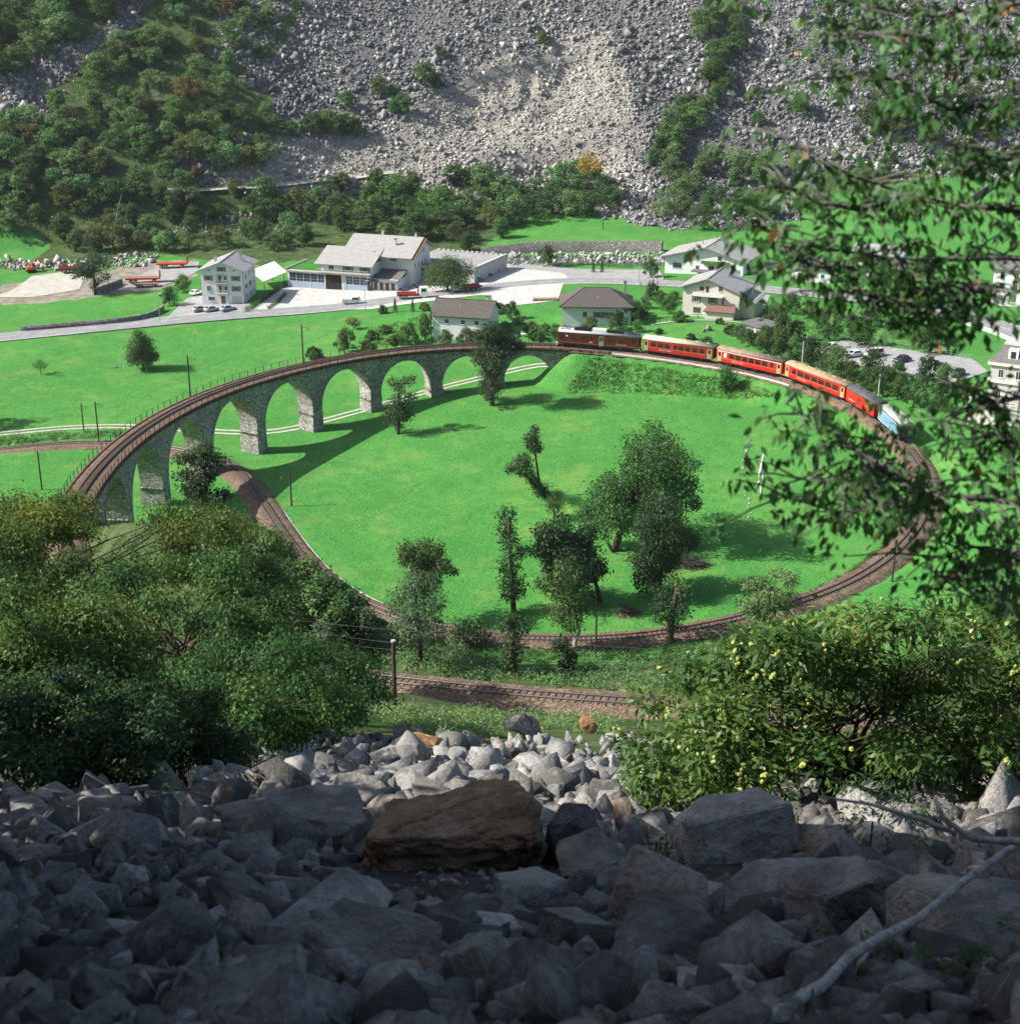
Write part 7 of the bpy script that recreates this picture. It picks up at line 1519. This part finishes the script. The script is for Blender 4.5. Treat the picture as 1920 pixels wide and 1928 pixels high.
MB().tube([(-.05,0,0),(.0,0,1.4),(.15,0,2.6),(.05,0,3.4),(.12,0,4.2)],[.22,.26,.20,.25,.12],9).build('lower_limb',M['white'],t,True); MB().tube([(-.35,0,2.5),(-.45,.1,3.6),(-.2,.1,4.6),(-.15,.1,5.6),(-.05,.1,6.9)],[.16,.26,.30,.22,.08],9).build('upper_body',M['white'],t,True); MB().tube([(-.3,.1,2.6),(-.65,.2,1.9),(-.6,.2,1.2)],[.12,.12,.08],8).build('arm',M['white'],t,True)
p=P(1462,935); 
st_l=ground_pts([(1408,820),(1416,825),(1400,890),(1418,978),(1408,976),(1394,892)],60,31); S_=np.random.default_rng(3).uniform(.12,.32,60); st_l[:,2]+=S_*.2; stones('wall_stones','low line of pale stones along the terrace edge in the loop',st_l,S_,'scree_l',33)
# ------------------------------------------------------------------ fallen branch in the foreground
def dead(pts_,d0,d1,r0,r1,name,parent,o):
    pth=[]
    for i,(u,v) in enumerate(pts_): pth.append(aty(u,v,CAM[1]+d0+(d1-d0)*i/(len(pts_)-1))-o)
    MB().tube(pth,[r0+(r1-r0)*i/(len(pts_)-1) for i in range(len(pts_))],8).build(name,M['bleached'],parent,True)
M['bleached']=plain('bleached_wood',(.30,.285,.275),.8,0,.5,12,.2,.9)
o=aty(1640,1790,CAM[1]+8.4); t=thing('fallen_branch','long bleached fallen branch lying across the boulders at the lower right','branch',tuple(o))
dead([(1990,1545),(1900,1600),(1820,1655),(1730,1730),(1660,1765),(1600,1800),(1545,1860),(1450,1915),(1330,1975)],10.2,6.0,.026,.038,'stem',t,o); dead([(1560,1845),(1480,1885),(1400,1930),(1330,1960)],7.6,6.2,.026,.018,'side_branch',t,o); dead([(1720,1738),(1640,1790),(1600,1840)],8.9,7.9,.03,.015,'side_branch',t,o); dead([(1760,1505),(1775,1540),(1830,1580),(1920,1585),(1990,1560)],9.8,9.4,.018,.035,'side_branch',t,o); dead([(1540,1500),(1640,1515),(1740,1545),(1800,1570)],10.2,9.7,.010,.022,'twig',t,o)
def fern(u,v,d,n,r,label,seed,mat='lf_bright'):
    p=aty(u,v,CAM[1]+d); g=np.random.default_rng(seed); C=np.array([(g.normal()*r,g.normal()*r*.6,abs(g.normal())*r*.4) for _ in range(n)]); o=thing('seedling',label,'plant',tuple(p)); link('foliage',mk_leafmesh('foliage',C,[r*.3]*n,12,.07+.05*r,mat,asp=.3,seed=seed,shell=.2,flat=1.0),o); MB().tube([(0,0,-.2),(0,0,r*.4)],.012,5).build('stem',M['bark'],o)
fern(1235,1600,15,18,.26,'seedling growing between the brown boulder and the dark boulder',1,'lf_chest'); fern(1695,1810,8.2,12,.2,'bright green seedling beside the bleached branch',2); fern(1500,1560,17.5,22,.5,'low green plants behind the large dark boulder',3,'lf_hill'); fern(1640,1575,15,22,.5,'greenery among the rocks under the chestnut bush',4,'lf_oak'); fern(345,1475,27,16,.5,'small shrub at the edge of the shaded rocks on the left',5,'lf_oak'); fern(1840,1850,8,16,.25,'grass and moss on the rock at the lower right',6,'lf_oak'); fern(1720,1500,20,24,.7,'leafy shoots below the chestnut bush at the right',7,'lf_chest')
# ------------------------------------------------------------------ people at the road bend
def person(u,v,rz,label,shirt,trous,h=1.72,stride=.0):
    p=P(u,v); t=thing('person',label,'person',(p[0],p[1],p[2]+.13),rz,'pedestrians at the road bend'); k=h/1.72
    me=bpy.data.meshes.new('body'); J=[(0,0,.95),(0,0,1.2),(0,0,1.42),(0,0,1.52),(0,-.01,1.63),(.10,0,.90),(.11,-stride,.48),(.11,-stride*1.6,.06),(.11,-stride*1.6-.14,.03),(-.10,0,.90),(-.11,stride*.8,.48),(-.11,stride*1.5,.06),(-.11,stride*1.5-.14,.03),(.19,0,1.40),(.24,.03,1.12),(.25,-.05,.86),(.25,-.07,.77),(-.19,0,1.40),(-.24,-.03,1.12),(-.25,-.08,.86),(-.25,-.10,.77)]
    Ed=[(0,1),(1,2),(2,3),(3,4),(0,5),(5,6),(6,7),(7,8),(0,9),(9,10),(10,11),(11,12),(2,13),(13,14),(14,15),(15,16),(2,17),(17,18),(18,19),(19,20)]
    Rr=[.15,.14,.15,.06,.105,.095,.07,.045,.04,.095,.07,.045,.04,.065,.05,.038,.035,.065,.05,.038,.035]
    me.from_pydata([tuple(c*k for c in j) for j in J],Ed,[]); o=link('body',me,t); mod=o.modifiers.new('skin','SKIN'); sv=me.skin_vertices[0].data
    for i,r in enumerate(Rr): sv[i].radius=(r*k,r*k*.8)
    sv[0].use_root=True; o.modifiers.new('sub','SUBSURF').levels=1; o.modifiers['sub'].render_levels=1; me.materials.append(M['skin'])
    MB().tube([(0,0,.92*k),(0,0,1.1*k),(0,0,1.3*k),(0,0,1.45*k)],[.185*k,.18*k,.2*k,.09*k],10).build('shirt',M[shirt],t,True)
    for sg in (1,-1): MB().tube([(sg*.17*k,0,1.42*k),(sg*.23*k,sg*.02*k,1.15*k)],[.085*k,.07*k],8).build('sleeve',M[shirt],t,True)
    for sg,st_ in ((1,-stride),(-1,stride*.8)): MB().tube([(sg*.09*k,0,.95*k),(sg*.11*k,st_*k,.5*k),(sg*.11*k,st_*1.6*k,.1*k)],[.115*k,.09*k,.07*k],8).build('trouser_leg',M[trous],t,True)
    hd=MB(); hd.tube([(0,.015,1.60*k),(0,.02,1.68*k),(0,.01,1.76*k)],[.112*k,.118*k,.05*k],10); hd.build('hair',M['black'],t,True)
M['skin']=plain('skin',(.48,.30,.22),.6,0,.05,5); M['cl_blue']=plain('blue_cloth',(.10,.16,.34),.8); M['cl_white']=plain('white_cloth',(.7,.7,.7),.8); M['cl_pink']=plain('pink_cloth',(.6,.3,.3),.8); M['cl_grey']=plain('grey_cloth',(.13,.13,.15),.8)
person(1222,537,.3,'pedestrian in white at the road bend, left of the group','cl_white','cl_blue',1.7,.1); person(1229,537,-.4,'pedestrian in blue in the middle of the group','cl_blue','cl_grey',1.75,.0); person(1237,537,.9,'pedestrian in pale clothes at the right of the group','cl_white','cl_grey',1.68,.1); person(1206,540,0,'small pedestrian in pink by the street lamp','cl_pink','cl_grey',1.25,.05)
# ------------------------------------------------------------------ every label singles out one thing
ORD=['first','second','third','fourth','fifth','sixth','seventh','eighth','ninth','tenth','eleventh','twelfth','thirteenth','fourteenth','fifteenth','sixteenth','seventeenth','eighteenth','nineteenth','twentieth']
bpy.context.view_layer.update(); by={}
for o in SC.objects:
    if o.parent is None and 'label' in o.keys() and 'category' in o.keys(): by.setdefault(o['label'],[]).append(o)
for lab,os_ in by.items():
    if 1<len(os_)<=20 and len(lab.split())<=12:
        os_.sort(key=lambda o:float(topx(np.array(o.location))[0]))
        for i,o in enumerate(os_): o['label']=f"{lab}, {ORD[i]} from the left" if i<len(os_)-1 or len(os_)<3 else f"{lab}, the rightmost"
# ------------------------------------------------------------------ thin blue-grey air over the valley
hz=MB().box(-425,425,-305,565,-30,215).build('haze',None); tag(hz,'thin pale haze in the valley air',None,None,'stuff')
m=bpy.data.materials.new('haze'); m.use_nodes=True; nt=m.node_tree; nt.nodes.clear(); out=nt.nodes.new('ShaderNodeOutputMaterial'); pv=nt.nodes.new('ShaderNodeVolumePrincipled')
pv.inputs['Color'].default_value=(.80,.88,1.0,1); pv.inputs['Density'].default_value=.00005; pv.inputs['Anisotropy'].default_value=.1
nt.links.new(pv.outputs[0],out.inputs['Volume']); hz.data.materials.append(m)
SC.cycles.volume_bounces=0
